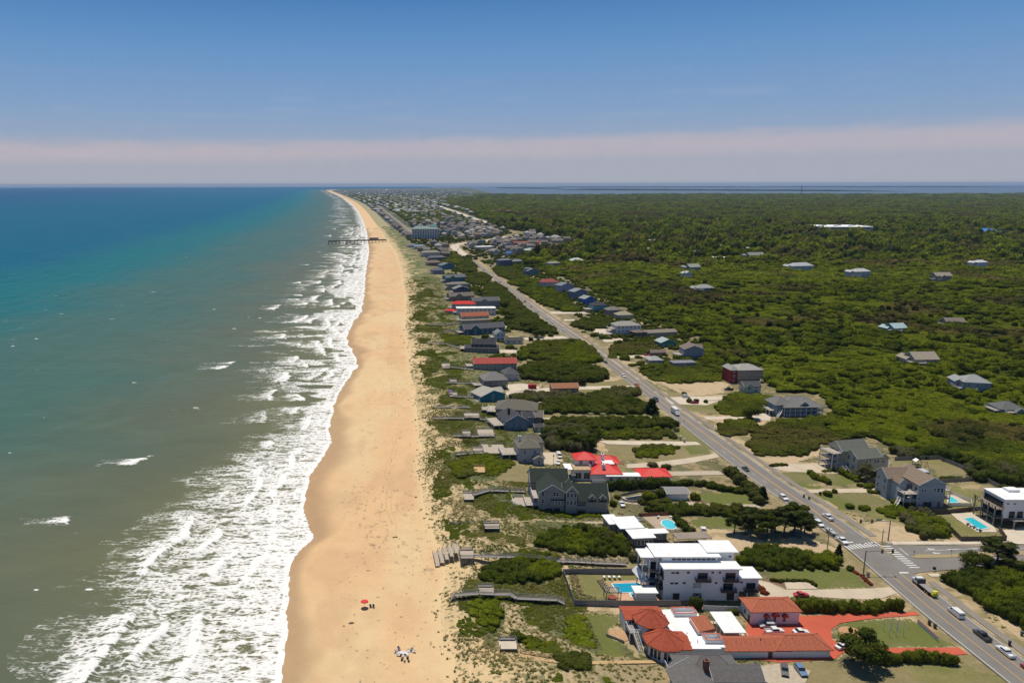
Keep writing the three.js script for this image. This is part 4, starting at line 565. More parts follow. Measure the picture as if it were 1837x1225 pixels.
  { // the red and white villa
    const red = roofMat(.40, .075, .03), h = new House('beach_villa', 'white villa with red octagonal roofs and white roof terraces', 'house', [1160, 1182], [1300, 1182]);
    const c = h.px(1191, 1171), cx = c[0], cd = c[1];
    h.prism(cx, cd, 4.8, 8, -.5, 3.8, W, Math.PI / 8); h.cone(cx, cd, 5.7, 8, 3.8, 3.0, red, Math.PI / 8);
    for (let k = -2; k <= 1; k++) { const a = (k * 45 + 0) * Math.PI / 180, r = 4.8 * Math.cos(Math.PI / 8) + .02; for (const sft of k === 1 ? [0] : [-1.05, 0, 1.05]) { const [fg, pg] = winParts(.85, 2.4, 1), f = mesh('window', fg, M.trim, h.g); mesh('pane', pg, M.glass, f); f.position.set(cx + Math.sin(a) * r + Math.cos(a) * sft, .55, -cd + Math.cos(a) * r - Math.sin(a) * sft); f.rotation.y = a; } }
    h.block(cx + 1, cx + 6.5, cd - 3, cd + 3, -.5, 3.7, W); h.gable(cx + 1, cx + 5.6, cd - 4, cd + 4, 3.7, 1.2, 'x', red, null, .3); h.win('f', cx + 4.6, 1.2, 1.2, 1.3, cd - 3);
    const ax = cx - 1.5, ad = cd + 7.4; h.prism(ax, ad, 3.7, 8, -.4, 5.2, W, Math.PI / 8); h.cone(ax, ad, 4.9, 8, 5.2, 3.1, red, Math.PI / 8); h.wins('f', ax - .8, ax + .8, 2, 3.1, 1.1, 1.2, ad - 3.45);
    h.block(ax - 6.2, ax + 4.2, ad + 1.5, ad + 8, -.4, 4.3, W); h.gable(ax - 6.2, ax + 4.2, ad + 1.5, ad + 8, 4.3, .7, 'x', red, W, .3);
    h.deck(ax - 6.4, ax - 3.3, ad - 3.2, ad + 1.5, 3.0, 'lf', { m: M.woodGrey }); h.stairs(ax - 5.0, ad - 3.4, 3.0, ax - 4.4, ad - 8.0, .1, 1.1); h.door('f', ax - 4.5, .1, 2, 2.2, ad + 1.48); h.win('f', ax - 4.6, 3.1, 1.5, 1, ad + 1.5);
    // terraces, parapets and the little tiled roof on them
    h.block(ax + 3, cx + 13.2, cd - 3.8, ad + 7.6, -.4, 3.5, W); h.part('terrace', metricUV(slab(cx + 4.4, cx + 13.3, 3.5, 3.62, -ad - 7.6, -cd + 3.8)), M.whiteRoof, 'weather stained white roof terrace');
    const cop = flat(.42, .09, .05), para = (x0, x1, d0, d1, hh, t = .3) => { for (const [a, b, e, f] of [[x0, x1, d0, d0 + t], [x0, x1, d1 - t, d1], [x0, x0 + t, d0 + t, d1 - t], [x1 - t, x1, d0 + t, d1 - t]]) { const o = h.part('parapet', metricUV(slab(a, b, 3.6, 3.6 + hh, -f, -e)), W); mesh('coping', slab(a - .05, b + .05, 3.6 + hh, 3.68 + hh, -f - .05, -e + .05), cop, o); } };
    para(cx + 6.2, cx + 12.4, cd + 11.2, cd + 14.4, 1.1); para(cx + 10.2, cx + 14.8, cd - 1.6, cd + 1.4, 1.1);
    h.block(cx + 9.6, cx + 13.6, cd + 2.4, cd + 9, 3.55, 4.6, W); h.part('roof', faces([[[cx + 9.3, 4.5, -cd - 2.2], [cx + 13.9, 5.6, -cd - 2.2], [cx + 13.9, 5.6, -cd - 9.2], [cx + 9.3, 4.5, -cd - 9.2]], [[cx + 9.3, 4.5, -cd - 2.2], [cx + 13.9, 5.6, -cd - 2.2], [cx + 13.9, 4.4, -cd - 2.2]]]), roofMat(.36, .11, .05, 'tile'));
    const rr = rngOf(3); for (let k = 0; k < 7; k++) h.part('roof_vent', cyl(.12, .12, .4, cx + 5 + rr() * 7, 3.6, -(cd - 2 + rr() * 9), 8), M.metal);
  }
  { // the grey shingled house cut by the picture's foot
    const h = new House('beach_house', 'large house with many grey shingled roof faces, a round turret and brick chimney', 'house', [1215, 1252], [1372, 1252]), g = roofMat(.16, .15, .14), w = wallMat(.3, .34, .40);
    const R = (uL, vF, uR, vB, y) => roofBox(h, uL, vF, uR, vB, y);
    const q = R(1232, 1222, 1340, 1175, 5); h.block(q[0], q[1], q[2], q[3], -.5, 5, w); h.hip(q[0], q[1], q[2], q[3], 5, 3.6, g, .6);
    const q2 = R(1285, 1226, 1372, 1190, 5); h.block(q2[0], q2[1], q2[2], q2[3], -.5, 4.9, w); h.gable(q2[0], q2[1], q2[2], q2[3], 4.9, 2.6, 'x', g, w, .5);
    const q3 = R(1225, 1250, 1300, 1215, 5); h.block(q3[0], q3[1], q3[2], q3[3], -.5, 5, w); h.gable(q3[0], q3[1], q3[2], q3[3] + 3, 5, 3, 'd', g, w, .5);
    const q4 = R(1300, 1262, 1400, 1226, 4.8); h.block(q4[0], q4[1], q4[2], q4[3], -.5, 4.8, w); h.hip(q4[0], q4[1], q4[2], q4[3], 4.8, 2.8, roofMat(.13, .125, .12), .5);
    const t = h.px(1229, 1202, 4.9); h.prism(t[0], t[1], 3.2, 16, -.5, 4.9, w); h.cone(t[0], t[1], 4.0, 20, 4.9, 1.6, g); for (let k = -3; k <= 2; k++) { const a = k * .42, [fg, pg] = winParts(.75, 1.6, 1), f = mesh('window', fg, M.trim, h.g); mesh('pane', pg, M.glass, f); f.position.set(t[0] + Math.sin(a) * 3.2, 2.4, -t[1] + Math.cos(a) * 3.2); f.rotation.y = a; }
    const ch = h.px(1266, 1208, 5.6); h.chimney(ch[0], ch[1], 5, 9.0, 1.15); 
    const dk = h.px(1192, 1190, .6), dk2 = h.px(1214, 1232, .6); h.part('deck', metricUV(slab(dk[0], dk2[0] + 4, .3, .6, -dk[1], -dk2[1] + 6)), M.woodGrey); h.rail([[dk[0], dk[1]], [dk[0], dk2[1] - 6]], .6, M.trim, 1.1); h.part('deck', metricUV(slab(dk[0] - 4.5, dk[0] - .3, -.2, .15, -dk2[1] + 1, -dk2[1] + 8)), flat(.25, .22, .2));
  }
  { // tiled guest house and long tiled garage of the villa
    const tile = roofMat(.42, .115, .055, 'tile');
    const g = new House('guest_house', 'white guest house with red tiled hip roof and three small arched awnings', 'house', [1348, 1121], [1433, 1120]); const w = g.W; g.block(0, w, 0, 7, -.3, 4.2, W); g.hip(0, w, 0, 7, 4.2, 1.7, tile, .6);
    for (const [x, big] of [[w * .305, 0], [w * .49, 1], [w * .69, 0]]) { g.win('f', x, 1.0, .75, 1.35, 0); const a = g.part('awning', (() => { const s = new THREE.CylinderGeometry(big ? 1.05 : .85, big ? 1.05 : .85, .8, 14, 1, false, Math.PI / 2, Math.PI); s.rotateX(Math.PI / 2).rotateZ(0); return s.translate(x, big ? 2.75 : 2.55, .4); })(), flat(.32, .035, .03)); }
    g.door('l', 1.5, .1, 1, 2.1, 0, flat(.2, .03, .03)); g.win('l', 4, 1.2, 1, 1.2, 0);
    const l = new House('garage_wing', 'long white garage wing with red tiled roof beside the parked cars', 'garage', [1298, 1181], [1489, 1180]), lw = l.W; l.block(0, lw, 0, 6.2, -.3, 2.5, W); l.gable(0, lw * .62, 0, 6.2, 2.5, 1.5, 'x', tile, W, .45); l.hip(lw * .5, lw, -.05, 6.8, 2.55, 2.0, tile, .55); l.door('f', lw * .44, 0, 1.1, 2.1, 0, M.woodDark); for (const x of [lw * .38, lw * .68]) l.part('roof_vent', cyl(.14, .14, .5, x, 3.6, -2.4, 8), M.dark);
    l.block(-6.5, .02, -.6, 5.4, -.3, 3.5, W); l.flat(-6.5, 0, -.6, 5.4, 3.5, M.whiteRoof, .1, .12);
    const p = new House('canopy', 'large flat white canopy on posts beside the villa terrace', 'canopy', [1300, 1145], [1340, 1145]), q = roofBox(p, 1299.5, 1136, 1340, 1098, 3.2); p.part('canopy_roof', metricUV(slab(q[0], q[1], 3.2, 3.38, -q[3], -q[2])), M.whiteRoof); for (let k = 0; k < 5; k++) for (const x of [q[0] + .2, q[1] - .2]) p.part('post', box(.16, 3.4, .16, x, 1.5, -lerp(q[2] + .3, q[3] - .3, k / 4)), M.trim); p.part('floor', metricUV(slab(q[0] - 1.6, q[1] + 1.6, .02, .2, -q[3] - .5, -q[2] + 2.2)), M.concrete); p.rail([[q[1] + 1.5, q[2] - 2], [q[1] + 1.5, q[3]]], .2, W, 1); stampW([[0, 0], [1, 0], [1, 1]].map(() => [0, 0]), BUILT); p.foot(q[0] - 1.6, q[1] + 1.6, q[2] - 2, q[3] + .5);
  }
  { // grey shingled house with green roofs
    const g = roofMat(.02, .034, .023), w = wallMat(.38, .345, .30, 'shake'), h = new House('beach_house', 'grey shingled house with dark green gabled roofs and white trimmed windows', 'house', [967.4, 920], [1090, 921]);
    h.block(0, 9.2, 0, 11, -1, 8.3, w); h.gable(0, 9.2, 0, 13, 8.3, 3, 'd', g, w); h.block(-2, 9, 11, 18, -1, 8.6, w); h.gable(-2, 12, 9.5, 19, 8.6, 3.6, 'x', g, w); h.block(9.2, 17, .9, 10, -1, 6, w); h.block(17, 25.2, 0, 10, -1, 5, w); h.gable(9.3, 25.3, 0, 10.4, 5.2, 4.6, 'x', g, w);
    h.block(9.6, 13.7, -.8, 3, -1, 8.8, w); h.gable(9.6, 13.7, -.8, 6, 8.8, 2.2, 'd', g, w, .4);
    for (const x of [19.3, 23.2]) { h.block(x - 1.0, x + 1.0, .02, 3, 4.5, 6.5, w, 'dormer'); h.gable(x - 1.0, x + 1.0, .02, 4.4, 6.5, 1.1, 'd', g, w, .35); h.win('f', x, 4.8, 1.1, 1.4, .02); }
    h.win('f', 1.2, 3.9, .9, 1.6, 0); h.win('f', 1.2, 6.6, .9, 1.7, 0); h.wins('f', 5.4, 6.5, 2, 6.7, .8, 1.5, 0); h.part('bay', metricUV(slab(4.3, 9.0, 3.4, 5.2, 0, .7)), w); h.wins('f', 5, 8.3, 4, 3.7, .8, 1.2, -.7); h.part('bay_roof', slab(4.2, 9.1, 5.2, 5.4, 0, .85), g); for (const y of [3.7, 6.6]) h.wins('f', 10.3, 13, 3, y, .75, 1.5, -.8); h.win('f', 11.65, 8.6, 1.2, .8, -.8); h.win('f', 15.1, 4.2, .9, 1.3, .9); h.part('balcony_wall', metricUV(slab(13.75, 17, 1.6, 2.9, -.9, .2)), w);
    h.door('f', 3.7, -.6, 2.4, 2.5, 0); h.door('f', 6.6, -.6, 2.2, 2.5, 0); for (const x of [18.2, 21.2, 24]) h.win('f', x, .2, .9, .4, 0);
    for (const [y, x0] of [[2.7, -5], [5.6, -2.4]]) { h.deck(x0, -.02, .5, 8.5, y, 'lf', { post: M.trim }); } h.wins('l', 2.5, 9, 3, 6, 1.3, 1.8, 0); h.wins('l', 2.5, 9, 3, 3, 1.3, 1.8, 0); h.wins('l', 12.5, 16.5, 2, 6, 1.2, 1.6, -2); h.deck(-9.5, -5.05, 1, 9.5, 2.2, 'lfb'); h.stairs(-9.6, 4, 2.2, -13, 4, .1); h.part('patio', metricUV(slab(-15, -9, -.4, .12, -9, -2)), M.paleConc); h.chimney(14, 9, 8, 11.4, 1.0, M.woodGrey);
  }
  { // bright red roofed white house
    const r = mat(.66, .022, .012, .6, { map: T.stain }), h = new House('beach_house', 'white house with many bright red painted roofs and a roof deck', 'house', [1031, 862], [1060, 862]);
    h.block(-.4, 6.5, 0, 6, -.8, 4.5, W); h.part('roof_deck', metricUV(slab(-.6, 6.7, 4.5, 4.7, -6.2, .2)), M.woodNew); h.rail([[-.5, 5.8], [-.5, -.1], [6.6, -.1], [6.6, 5.8]], 4.7, M.trim, 1); h.wins('f', 1.4, 5, 2, .8, 2.4, 2.6, 0, { n: 2 }); for (const x of [-.2, 3.1, 6.3]) h.part('column', box(.35, 4.6, .35, x, 2.1, .25), M.trim); h.part('porch_roof', metricUV(slab(-3.6, -.42, 4.2, 4.45, -8, -1)), M.whiteRoof); h.stairs(-3.2, 1.5, 4.2, -6.8, -2.2, .1, 1.3);
    h.block(1.6, 9.2, 5.4, 12, -.8, 7.2, W); h.hip(1.6, 9.2, 5.4, 12, 7.2, 2.2, r, .8); h.wins('f', 3.5, 7.5, 2, 5.2, 1.2, 1.3, 5.4);
    h.block(7, 19.5, 9, 15, -.8, 4.4, W); h.hip(7, 20.4, 8.4, 15.6, 4.5, 2.2, r, .7); h.win('f', 17.6, 1.6, 1.5, 1.5, 9, { pane: flat(.25, .03, .03) }); h.block(6.52, 18.5, -.6, 8.4, -.8, 3.3, W); h.hip(6.6, 18.8, -1, 8.4, 3.4, 2.6, r, .6); h.flat(12.8, 17.2, 4.6, 9, 5.2, M.whiteRoof, .1); h.chimney(12, 1.5, 3.6, 6.4, 1.2, W); h.chimney(13.4, 9.5, 5, 8, 1.1, W);
    h.block(12.8, 26, -2.2, .6, -.8, 2.7, W); h.flat(12.8, 26, -2.4, .8, 2.7); h.wins('f', 14.5, 24.5, 4, .9, 1.2, 1.2, -2.2); h.block(27, 38.5, -2, 6, -.8, 2.8, W); h.hip(26.4, 39, -2.6, 6.4, 2.8, 1.9, r, .4); h.part('fence', metricUV(slab(6.6, 12.6, -.4, 1.5, 2.9, 3.0)), M.trim);
  }
  { // low house with stepped white flat roofs
    const w = wallMat(.17, .165, .16), h = new House('flat_roofed_house', 'low grey house with stepped white flat roofs by an oval pool', 'house', [1136, 981], [1178, 979]);
    for (const [uL, vF, uR, vB, y] of [[1092.8, 941.5, 1116.4, 924, 3.2], [1112, 949, 1158, 928, 3.5], [1134.7, 966.6, 1179, 950, 3.2], [1170, 958, 1202, 949.8, 2.9]]) { const q = roofBox(h, uL, vF, uR, vB, y); h.block(q[0] + .6, q[1] - .6, q[2] + .6, q[3] - .6, -.6, y, w); h.flat(q[0], q[1], q[2], q[3], y, M.whiteRoof, 0, .3); if (y === 3.2) h.wins('f', lerp(q[0], q[1], .3), lerp(q[0], q[1], .78), 4, .8, 1.0, 1.6, q[2] + .6, { frame: M.trim }); else h.win('f', lerp(q[0], q[1], .5), .9, 1.2, 1.3, q[2] + .6); h.wins('l', lerp(q[2], q[3], .3), lerp(q[2], q[3], .7), 2, .9, 1.3, 1.4, q[0] + .6); }
    const v = h.px(1148, 935, 3.9); for (const k of [0, 1]) h.part('roof_fan', box(.9, .8, .9, v[0] + k * .6, 4.1, -v[1] - k * 2), M.metal);
    const c = new House('carport', 'carport with weathered grey roof beside the low white roofed house', 'carport', [1212, 972], [1278, 969]), q = roofBox(c, 1216, 967, 1280, 956.5, 2.6); c.part('roof', metricUV(slab(q[0], q[1], 2.6, 2.8, -q[3], -q[2])), roofMat(.27, .22, .17, 'stain')); for (const x of [q[0] + .3, (q[0] + q[1]) / 2, q[1] - .3]) for (const d of [q[2] + .3, q[3] - .3]) c.part('post', box(.2, 3, .2, x, 1.1, -d), M.trim); c.part('wall', metricUV(slab(q[0], q[1] - 2, -.3, 1.2, -q[2] - .4, -q[2] - .2)), w); c.foot(q[0], q[1], q[2], q[3]);
    const k = new House('garage', 'white double garage with grey low pitched roof beside the bright lawn', 'garage', [1198, 897], [1234, 897]); k.block(0, k.W, 0, 6.5, -.4, 2.8, W); k.gable(0, k.W, 0, 6.5, 2.8, .9, 'x', roofMat(.27, .26, .25), W, .6); for (const x of [k.W * .26, k.W * .74]) { const d = k.door('f', x, .05, k.W * .4, 2.2, 0, M.trim); }
  }
  { // right of the road
    const gr = roofMat(.155, .165, .13), w = wallMat(.56, .535, .41), h = new House('beach_house', 'pale yellow gabled house with green grey roofs and white stacked decks', 'house', [1537, 852], [1602, 846]);
    h.block(0, 11, 0, 7, -1.2, 7.2, w); h.gable(0, 11.5, 0, 7.5, 7.2, 2.7, 'x', gr, w); h.block(-2, 10, 7, 14, -1.2, 8.6, w); h.gable(-2, 11, 6.4, 14.5, 8.6, 3.2, 'x', gr, w); h.block(10.5, 15.6, .5, 9, -1.2, 6.2, w); h.gable(10.3, 15.7, .5, 9, 6.2, 2.2, 'd', gr, w); h.wins('l', 2, 5, 2, 5.3, 1.2, 1.6, 0); h.wins('l', 2, 5, 2, 2, 1.2, 1.6, 0); h.wins('l', 9, 12, 2, 6.4, 1.4, 1.7, -2); h.wins('f', 4.5, 6.2, 2, 5, .8, 1.3, 0); h.win('f', 4.6, 2, .8, 1.3, 0); h.wins('f', 8.6, 10, 2, 4.6, .9, 1.4, 0); h.win('f', 13, 4.2, 1.2, 1.2, .5);
    for (const y of [2.5, 5.1, 7.6]) h.deck(-7, -2.02, 6.2, 14, y, 'lf', { noPosts: y > 3 }); for (const [x, d] of [[-6.8, 6.4], [-4.4, 6.4], [-6.8, 13.8], [-6.8, 10]]) h.part('post', box(.25, 8.5, .25, x, 3.4, -d), M.trim); h.stairs(-2.5, 6, 2.5, -2.5, 1, .1, 1.4); h.part('canopy_roof', metricUV(slab(8, 14, 8.6, 8.8, -15, -10.5)), M.whiteRoof); for (const x of [8.2, 13.8]) h.part('post', box(.2, 9, .2, x, 4.2, -14.8), M.trim); h.deck(15.6, 19, 2, 9, 2.6, 'rf');
    const b = roofMat(.25, .185, .13), w2 = wallMat(.40, .425, .45), k = new House('beach_house', 'grey blue house with brown roofs, white railed decks and a walled pool', 'house', [1645, 911], [1693, 910]);
    k.block(0, k.W, 0, 12, -1, 9.3, w2); k.gable(0, k.W, 0, 14, 9.3, 2.8, 'd', b, w2); k.block(-6, 0, 9, 16, -1, 8.8, w2); k.gable(-6.2, 4, 8.6, 16.4, 8.8, 2.8, 'x', b, w2); k.block(-4.6, -1.6, 4.5, 9, -1, 8.4, w2); k.gable(-4.6, -1.6, 4.5, 12, 8.4, 1.6, 'd', b, w2, .35); k.block(k.W * .62, k.W, 9, 13, 5, 10.6, w2);
    k.wins('f', 1.5, 2.5, 2, 6.4, .8, 1.1, 0); k.win('f', 6.2, 6.4, .7, 1.3, 0); k.wins('f', 7.6, 9, 2, 6.1, .9, 1.6, 0); k.wins('f', .8, 1.8, 2, .8, .7, .8, 0); k.door('f', 4, .1, 3.2, 2.1, 0); k.door('f', 8.5, .1, 1, 2.1, 0, flat(.3, .08, .08)); k.win('f', .5, 3.4, .6, .8, 0);
    for (const y of [2.6, 5.6]) k.deck(-5.5, -.02, -.2, 4.4, y, 'lf', { up: y > 5 ? .6 : 0 }); k.stairs(-5.6, 2, 2.6, -9, -.6, .1, 1.3); k.wins('l', 1.5, 4, 2, 2.8, 1.4, 2, 0); k.wins('l', 1.5, 4, 2, 6, 1.3, 1.9, 0); k.wins('l', 10.5, 14.5, 2, 6, 1.3, 1.5, -6); k.wins('l', 10.5, 14.5, 2, 3, 1.3, 1.5, -6); for (const y of [3, 6.2]) k.deck(k.W + .02, k.W + 3, 1, 8, y, 'fr');
    const m = new House('modern_house', 'modern white flat roofed house raised on stilts with long wooden decks', 'house', [1804.7, 949], [1850, 949]), q = m.px(1804.7, 896.2, 10), r2 = m.px(1762.3, 875.8, 10), d1 = r2[1]; const x0 = q[0], dd = q[1];
    m.block(x0, x0 + 22, dd, d1, 3, 9.8, W); m.flat(x0, x0 + 22, dd, d1, 9.8, M.whiteRoof, .15, .25); m.flat(x0 + 6, x0 + 10, d1 - 4, d1 - 1, 10.05, M.whiteRoof, 0, .9);
    for (const y of [3.1, 6.4]) { m.part('deck', metricUV(slab(x0 - 3, x0 - .01, y - .25, y, -d1, -dd)), M.wood); m.rail([[x0 - 2.95, d1], [x0 - 2.95, dd], [x0, dd]], y, M.woodDark, 1.05); m.wins('l', dd + 2, d1 - 2, 4, y + .05, 2.4, 2.3, x0, { n: 3, frame: M.dark }); } for (let t = 0; t < 4; t++) m.part('post', box(.3, 8.5, .3, x0 - 2.8, 3.1, -lerp(dd + .3, d1 - .3, t / 3)), M.woodGrey); for (let t = 0; t < 5; t++) for (const z of [dd + .5, (dd + d1) / 2, d1 - .5]) m.part('stilt', box(.35, 4.2, .35, x0 + .4 + t * 5, 1, -z), M.woodGrey);
    m.wins('f', x0 + 1.2, x0 + 3.6, 2, 8.2, .9, .45, dd, { n: 1 }); m.win('f', x0 + 3.1, 3.2, 1.8, 2.2, dd, { frame: M.dark }); m.win('f', x0 + 6, 3.2, 1.8, 2.2, dd, { frame: M.dark }); m.part('deck', metricUV(slab(x0 + 2.2, x0 + 12, 2.85, 3.05, -dd - .02, -dd + 2.6)), M.woodPale); m.rail([[x0 + 2.3, dd], [x0 + 2.3, dd - 2.5], [x0 + 12, dd - 2.5]], 3.05, M.woodDark); for (const x of [x0 + 2.5, x0 + 7, x0 + 11.5]) m.part('post', box(.3, 4, .3, x, .9, -dd + 2.4), M.woodPale); m.block(x0 + 4, x0 + 22, dd + 4, d1 - 1, -.5, 3.02, flat(.2, .18, .16));  // last block fills under the raised floor, its dark colour painting the shade there
    // pavilion house
    const v = new House('pavilion_house', 'blue grey two-storey house ringed by white columned verandas under a hip roof', 'house', [1407, 748], [1477, 747]), vw = v.W; const wl = wallMat(.32, .37, .42), rf = roofMat(.2, .195, .18); v.block(2.2, vw - 2.2, 2.2, 13, -1, 5.2, wl); v.hip(0, vw, 0, 15, 5.2, 4, rf, .6); v.gable(vw * .42, vw * .62, 1, 8, 6.4, 1.5, 'd', rf, wl, .4); v.block(-3, 2, 3, 12, -1, 6, wl); v.hip(-4, 5, 2, 13, 6, 3.4, rf, .5);
    for (const y of [.4, 2.9]) { v.part('veranda', metricUV(slab(.1, vw - .1, y - .2, y, -13, -.1)), M.woodPale); v.rail([[.1, 12], [.1, .15], [vw - .1, .15], [vw - .1, 12]], y, M.trim, .95); } for (let k = 0; k <= 7; k++) v.part('column', box(.26, 6.2, .26, lerp(.2, vw - .2, k / 7), 2.1, -.25), M.trim); v.wins('f', 4, vw - 4, 5, .6, 1.8, 1.9, 2.2); v.wins('f', 4, vw - 4, 5, 3.1, 1.8, 1.7, 2.2); v.stairs(-1, 1, 2.9, -5, -2.5, .1, 1.4); v.deck(-7, -3, 2, 9, 3, 'lf');
  }
}
// ---------------------------------------------------------------- the rest of the houses
function buildMid() {
  const GL = 'beach houses between the dunes and the road', GR = 'houses on the landward side of the road', GF = 'houses standing among the trees';
  const L = (label, a, b, d, h, wall, roof, o = {}) => beachHouse({ label, a, b, d, h, wall, roof, group: GL, decks: h > 3.5 ? [[-3.6, -.02, 1, d - 1.5, 2.8, 'lf']] : [], ...o });
  const seaDeck = (y, dd = 8, out = 4) => [[-out, -.02, 1, dd, y, 'lf']];
  L('light grey house with brown grey hip roof and a railed deck beside a small pool', [931, 832], [969, 831], 11, 7.2, [.40, .41, .43], [.16, .145, .11], { decks: [[-7, -.02, 3, 12, 3.2, 'lf']], chimneys: [[1.5, 7, 7, 10.4, 1.1, M.white]], nf: 2, wings: [{ x0: 6, x1: 10.4, d0: -2.6, d1: 4, h: 3.2, rt: 'd', rise: 1.2 }, { x0: 3, x1: 12.5, d0: 8, d1: 16, h: 6.8, rt: 'hip', rise: 2.8 }] });
  L('blue house with nearly black gabled roof and white edged gable', [907.5, 774], [946.5, 771], 13, 5.2, [.16, .23, .29], [.05, .05, .058], { rt: 'd', rise: 3, decks: [[-6, -.02, 1, 14, 3, 'lf']], chimneys: [[3.6, 6, 5, 9.6, 1, M.dark]], wings: [{ x0: 10.9, x1: 16.5, d0: 4, d1: 11, h: 5, rt: 'x', rise: 2 }] });
  L('rambling house with wide brown hip roofs and a curved white deck', [889, 753], [962, 757], 15, 6, [.26, .24, .2], [.15, .135, .10], { rise: 3.6, decks: [[-5, -.02, 3, 14, 3.4, 'lf'], [-8, -5.05, 6, 12, 3.2, 'lf']], chimneys: [[7, 9, 7, 11, 1, M.dark]], wings: [{ x0: 14, x1: 24, d0: -4, d1: 6, h: 4, rt: 'x', rise: 2.2 }] });
  L('turquoise blue house with pale roof and front gable', [863, 725], [906, 719], 11, 4.4, [.015, .20, .27], [.42, .395, .33], { rt: 'd', rise: 2.7, nf: 1, decks: [[-6, -.02, .5, 8, 1.6, 'lf']], wings: [{ x0: 11, x1: 17.5, d0: 5, d1: 12, h: 4.3, rt: 'x', rise: 1.8 }] });
  L('brown grey house with broad grey hip roof behind the turquoise one', [869, 700], [911, 698], 13, 5.8, [.24, .21, .18], [.21, .2, .185], { base: 2.4, rise: 4, decks: [[-6, -.02, 2, 9, 2.6, 'lf']] });
  L('white walled house with dark grey hip roof behind the red roofed hall', [907, 684], [932, 683], 11, 4.2, [.5, .5, .5], [.10, .10, .105], { rise: 3.4 });
  L('long stone grey house with straight dull red roof', [850.5, 666], [927, 665], 11, 5.2, [.36, .33, .30], [.40, .065, .045], { rt: 'x', rise: 2.6, nf: 5, right: true, decks: [[-5, -.02, 2, 9, 3, 'lf']] });
  L('nearly black steep roofed house with a porch of white windows', [834, 633], [895, 634], 11, 3.6, [.14, .14, .155], [.045, .045, .052], { rt: 'x', rise: 1.4, nf: 9, wings: [{ x0: 5, x1: 22, d0: 2.5, d1: 10, h: 6.4, rt: 'x', rise: 3.2, wall: [.06, .06, .07] }] });
  beachHouse({ name: 'garage', label: 'low white garage row with dark roof beside a pale drive', cat: 'garage', a: [907, 617.5], b: [938, 617], d: 6, h: 3, wall: [.6, .6, .58], roof: [.07, .065, .065], rt: 'x', group: GL });
  L('white gabled cottage tucked beside the nearly black house', [889, 612], [906.5, 611.5], 9, 5.6, [.62, .63, .64], [.2, .2, .21], { rt: 'd', rise: 2.4 });
  L('long navy house with teal white edged gable and white windows', [834, 602], [906, 597], 11, 5.2, [.022, .11, .155], [.085, .085, .095], { rt: 'x', rise: 3.2, nf: 8, gables: [[5, 13, .6, 5.2, 3.0]], decks: [[-5, -.02, 1, 8, 2.6, 'lf']] });
  L('tan inn with plain orange red roof', [829, 580], [877, 578], 10, 6.2, [.5, .44, .35], [.36, .10, .045], { rt: 'x', rise: 2.6, nf: 5, decks: [[-4, -.02, 1, 8, 3, 'lf']], wings: [{ x0: -2, x1: 24, d0: -4.6, d1: 0, h: 3.2, rt: 'flat', flatM: roofMat(.33, .28, .21, 'stain') }] });
  L('long white building with bright white flat roof behind the orange roofed inn', [820, 566], [889, 565.5], 9, 6.6, [.62, .62, .6], [.5, .5, .5], { rt: 'flat', nf: 9 });
  L('building with bright red painted roof behind the white flat roof', [811, 557], [853, 557], 10, 6.4, [.5, .48, .45], [.62, .03, .02], { rise: 2.4 });
  L('small sea deck cabin with bright red roof', [799, 563], [817, 563], 7, 2.8, [.5, .5, .5], [.62, .03, .02], { rise: 1.6, noWin: true, name: 'cabin' });
  L('large grey house with dark gable roof and white balconies', [849, 553], [896, 552], 12, 7.2, [.27, .265, .26], [.11, .108, .11], { rt: 'x', rise: 3, nf: 7, gables: [[7, 15, .5, 7, 2.6]], decks: [[-4, -.02, 0, 8, 4, 'lf']] });
  L('brown house with wide brown gabled roof', [808, 541], [851, 539], 12, 5.4, [.24, .2, .16], [.16, .125, .10], { rt: 'x', rise: 3, gables: [[5, 14, .5, 5.4, 3]] });
  L('navy house with rounded pale gable', [815, 528], [843, 527], 10, 6, [.06, .07, .14], [.25, .23, .2], { rt: 'd', rise: 3 });
  L('tan house with flat grey brown roof', [804, 521], [842, 519.5], 10, 7, [.36, .32, .26], [.22, .2, .17], { rise: 2, nf: 5, decks: [[-4, -.02, 1, 8, 3.4, 'lf']] });
  L('teal house with grey gabled roof and white end wall', [801, 508], [836, 506], 12, 6.8, [.07, .17, .22], [.13, .14, .15], { rt: 'x', rise: 3, gables: [[4, 12, .5, 6.6, 2.8]], decks: [[-6, -.02, 1, 9, 3.4, 'lf']] });
  L('slate blue house with purple grey roof', [778, 493], [797, 492], 11, 6, [.22, .22, .28], [.13, .125, .15], { decks: seaDeck(3) });
  L('bright blue house with grey pyramid roof', [793, 484], [816, 482.5], 12, 6.4, [.05, .17, .27], [.15, .17, .19], { rt: 'd', rise: 3 });
  L('brown cedar house with brown hip roof', [768, 478], [792, 477], 12, 5.4, [.2, .14, .1], [.19, .145, .11], { rise: 3.4 });
  L('white tall house with tan hip roof and verandas', [758, 462], [790, 461], 12, 8, [.5, .5, .48], [.3, .27, .21], { nf: 6, decks: seaDeck(4) });
  L('dark slate house beside the white tall one', [770, 468], [800, 467], 10, 5, [.08, .1, .16], [.14, .14, .15], { nf: 5 });
  L('pale blue roofed cottage by the field', [745, 448], [765, 447.5], 12, 6, [.35, .42, .5], [.22, .3, .38], {});
  L('grey mansion roof house at the bend of the road', [784, 446], [806, 445.5], 13, 8, [.22, .19, .17], [.16, .145, .13], {});
  L('white cottage near the dune path', [733, 445], [748, 444.5], 11, 5.5, [.55, .55, .55], [.24, .24, .25], {});
  const R = (label, a, b, d, h, wall, roof, o = {}) => beachHouse({ label, a, b, d, h, wall, roof, group: GR, ...o });
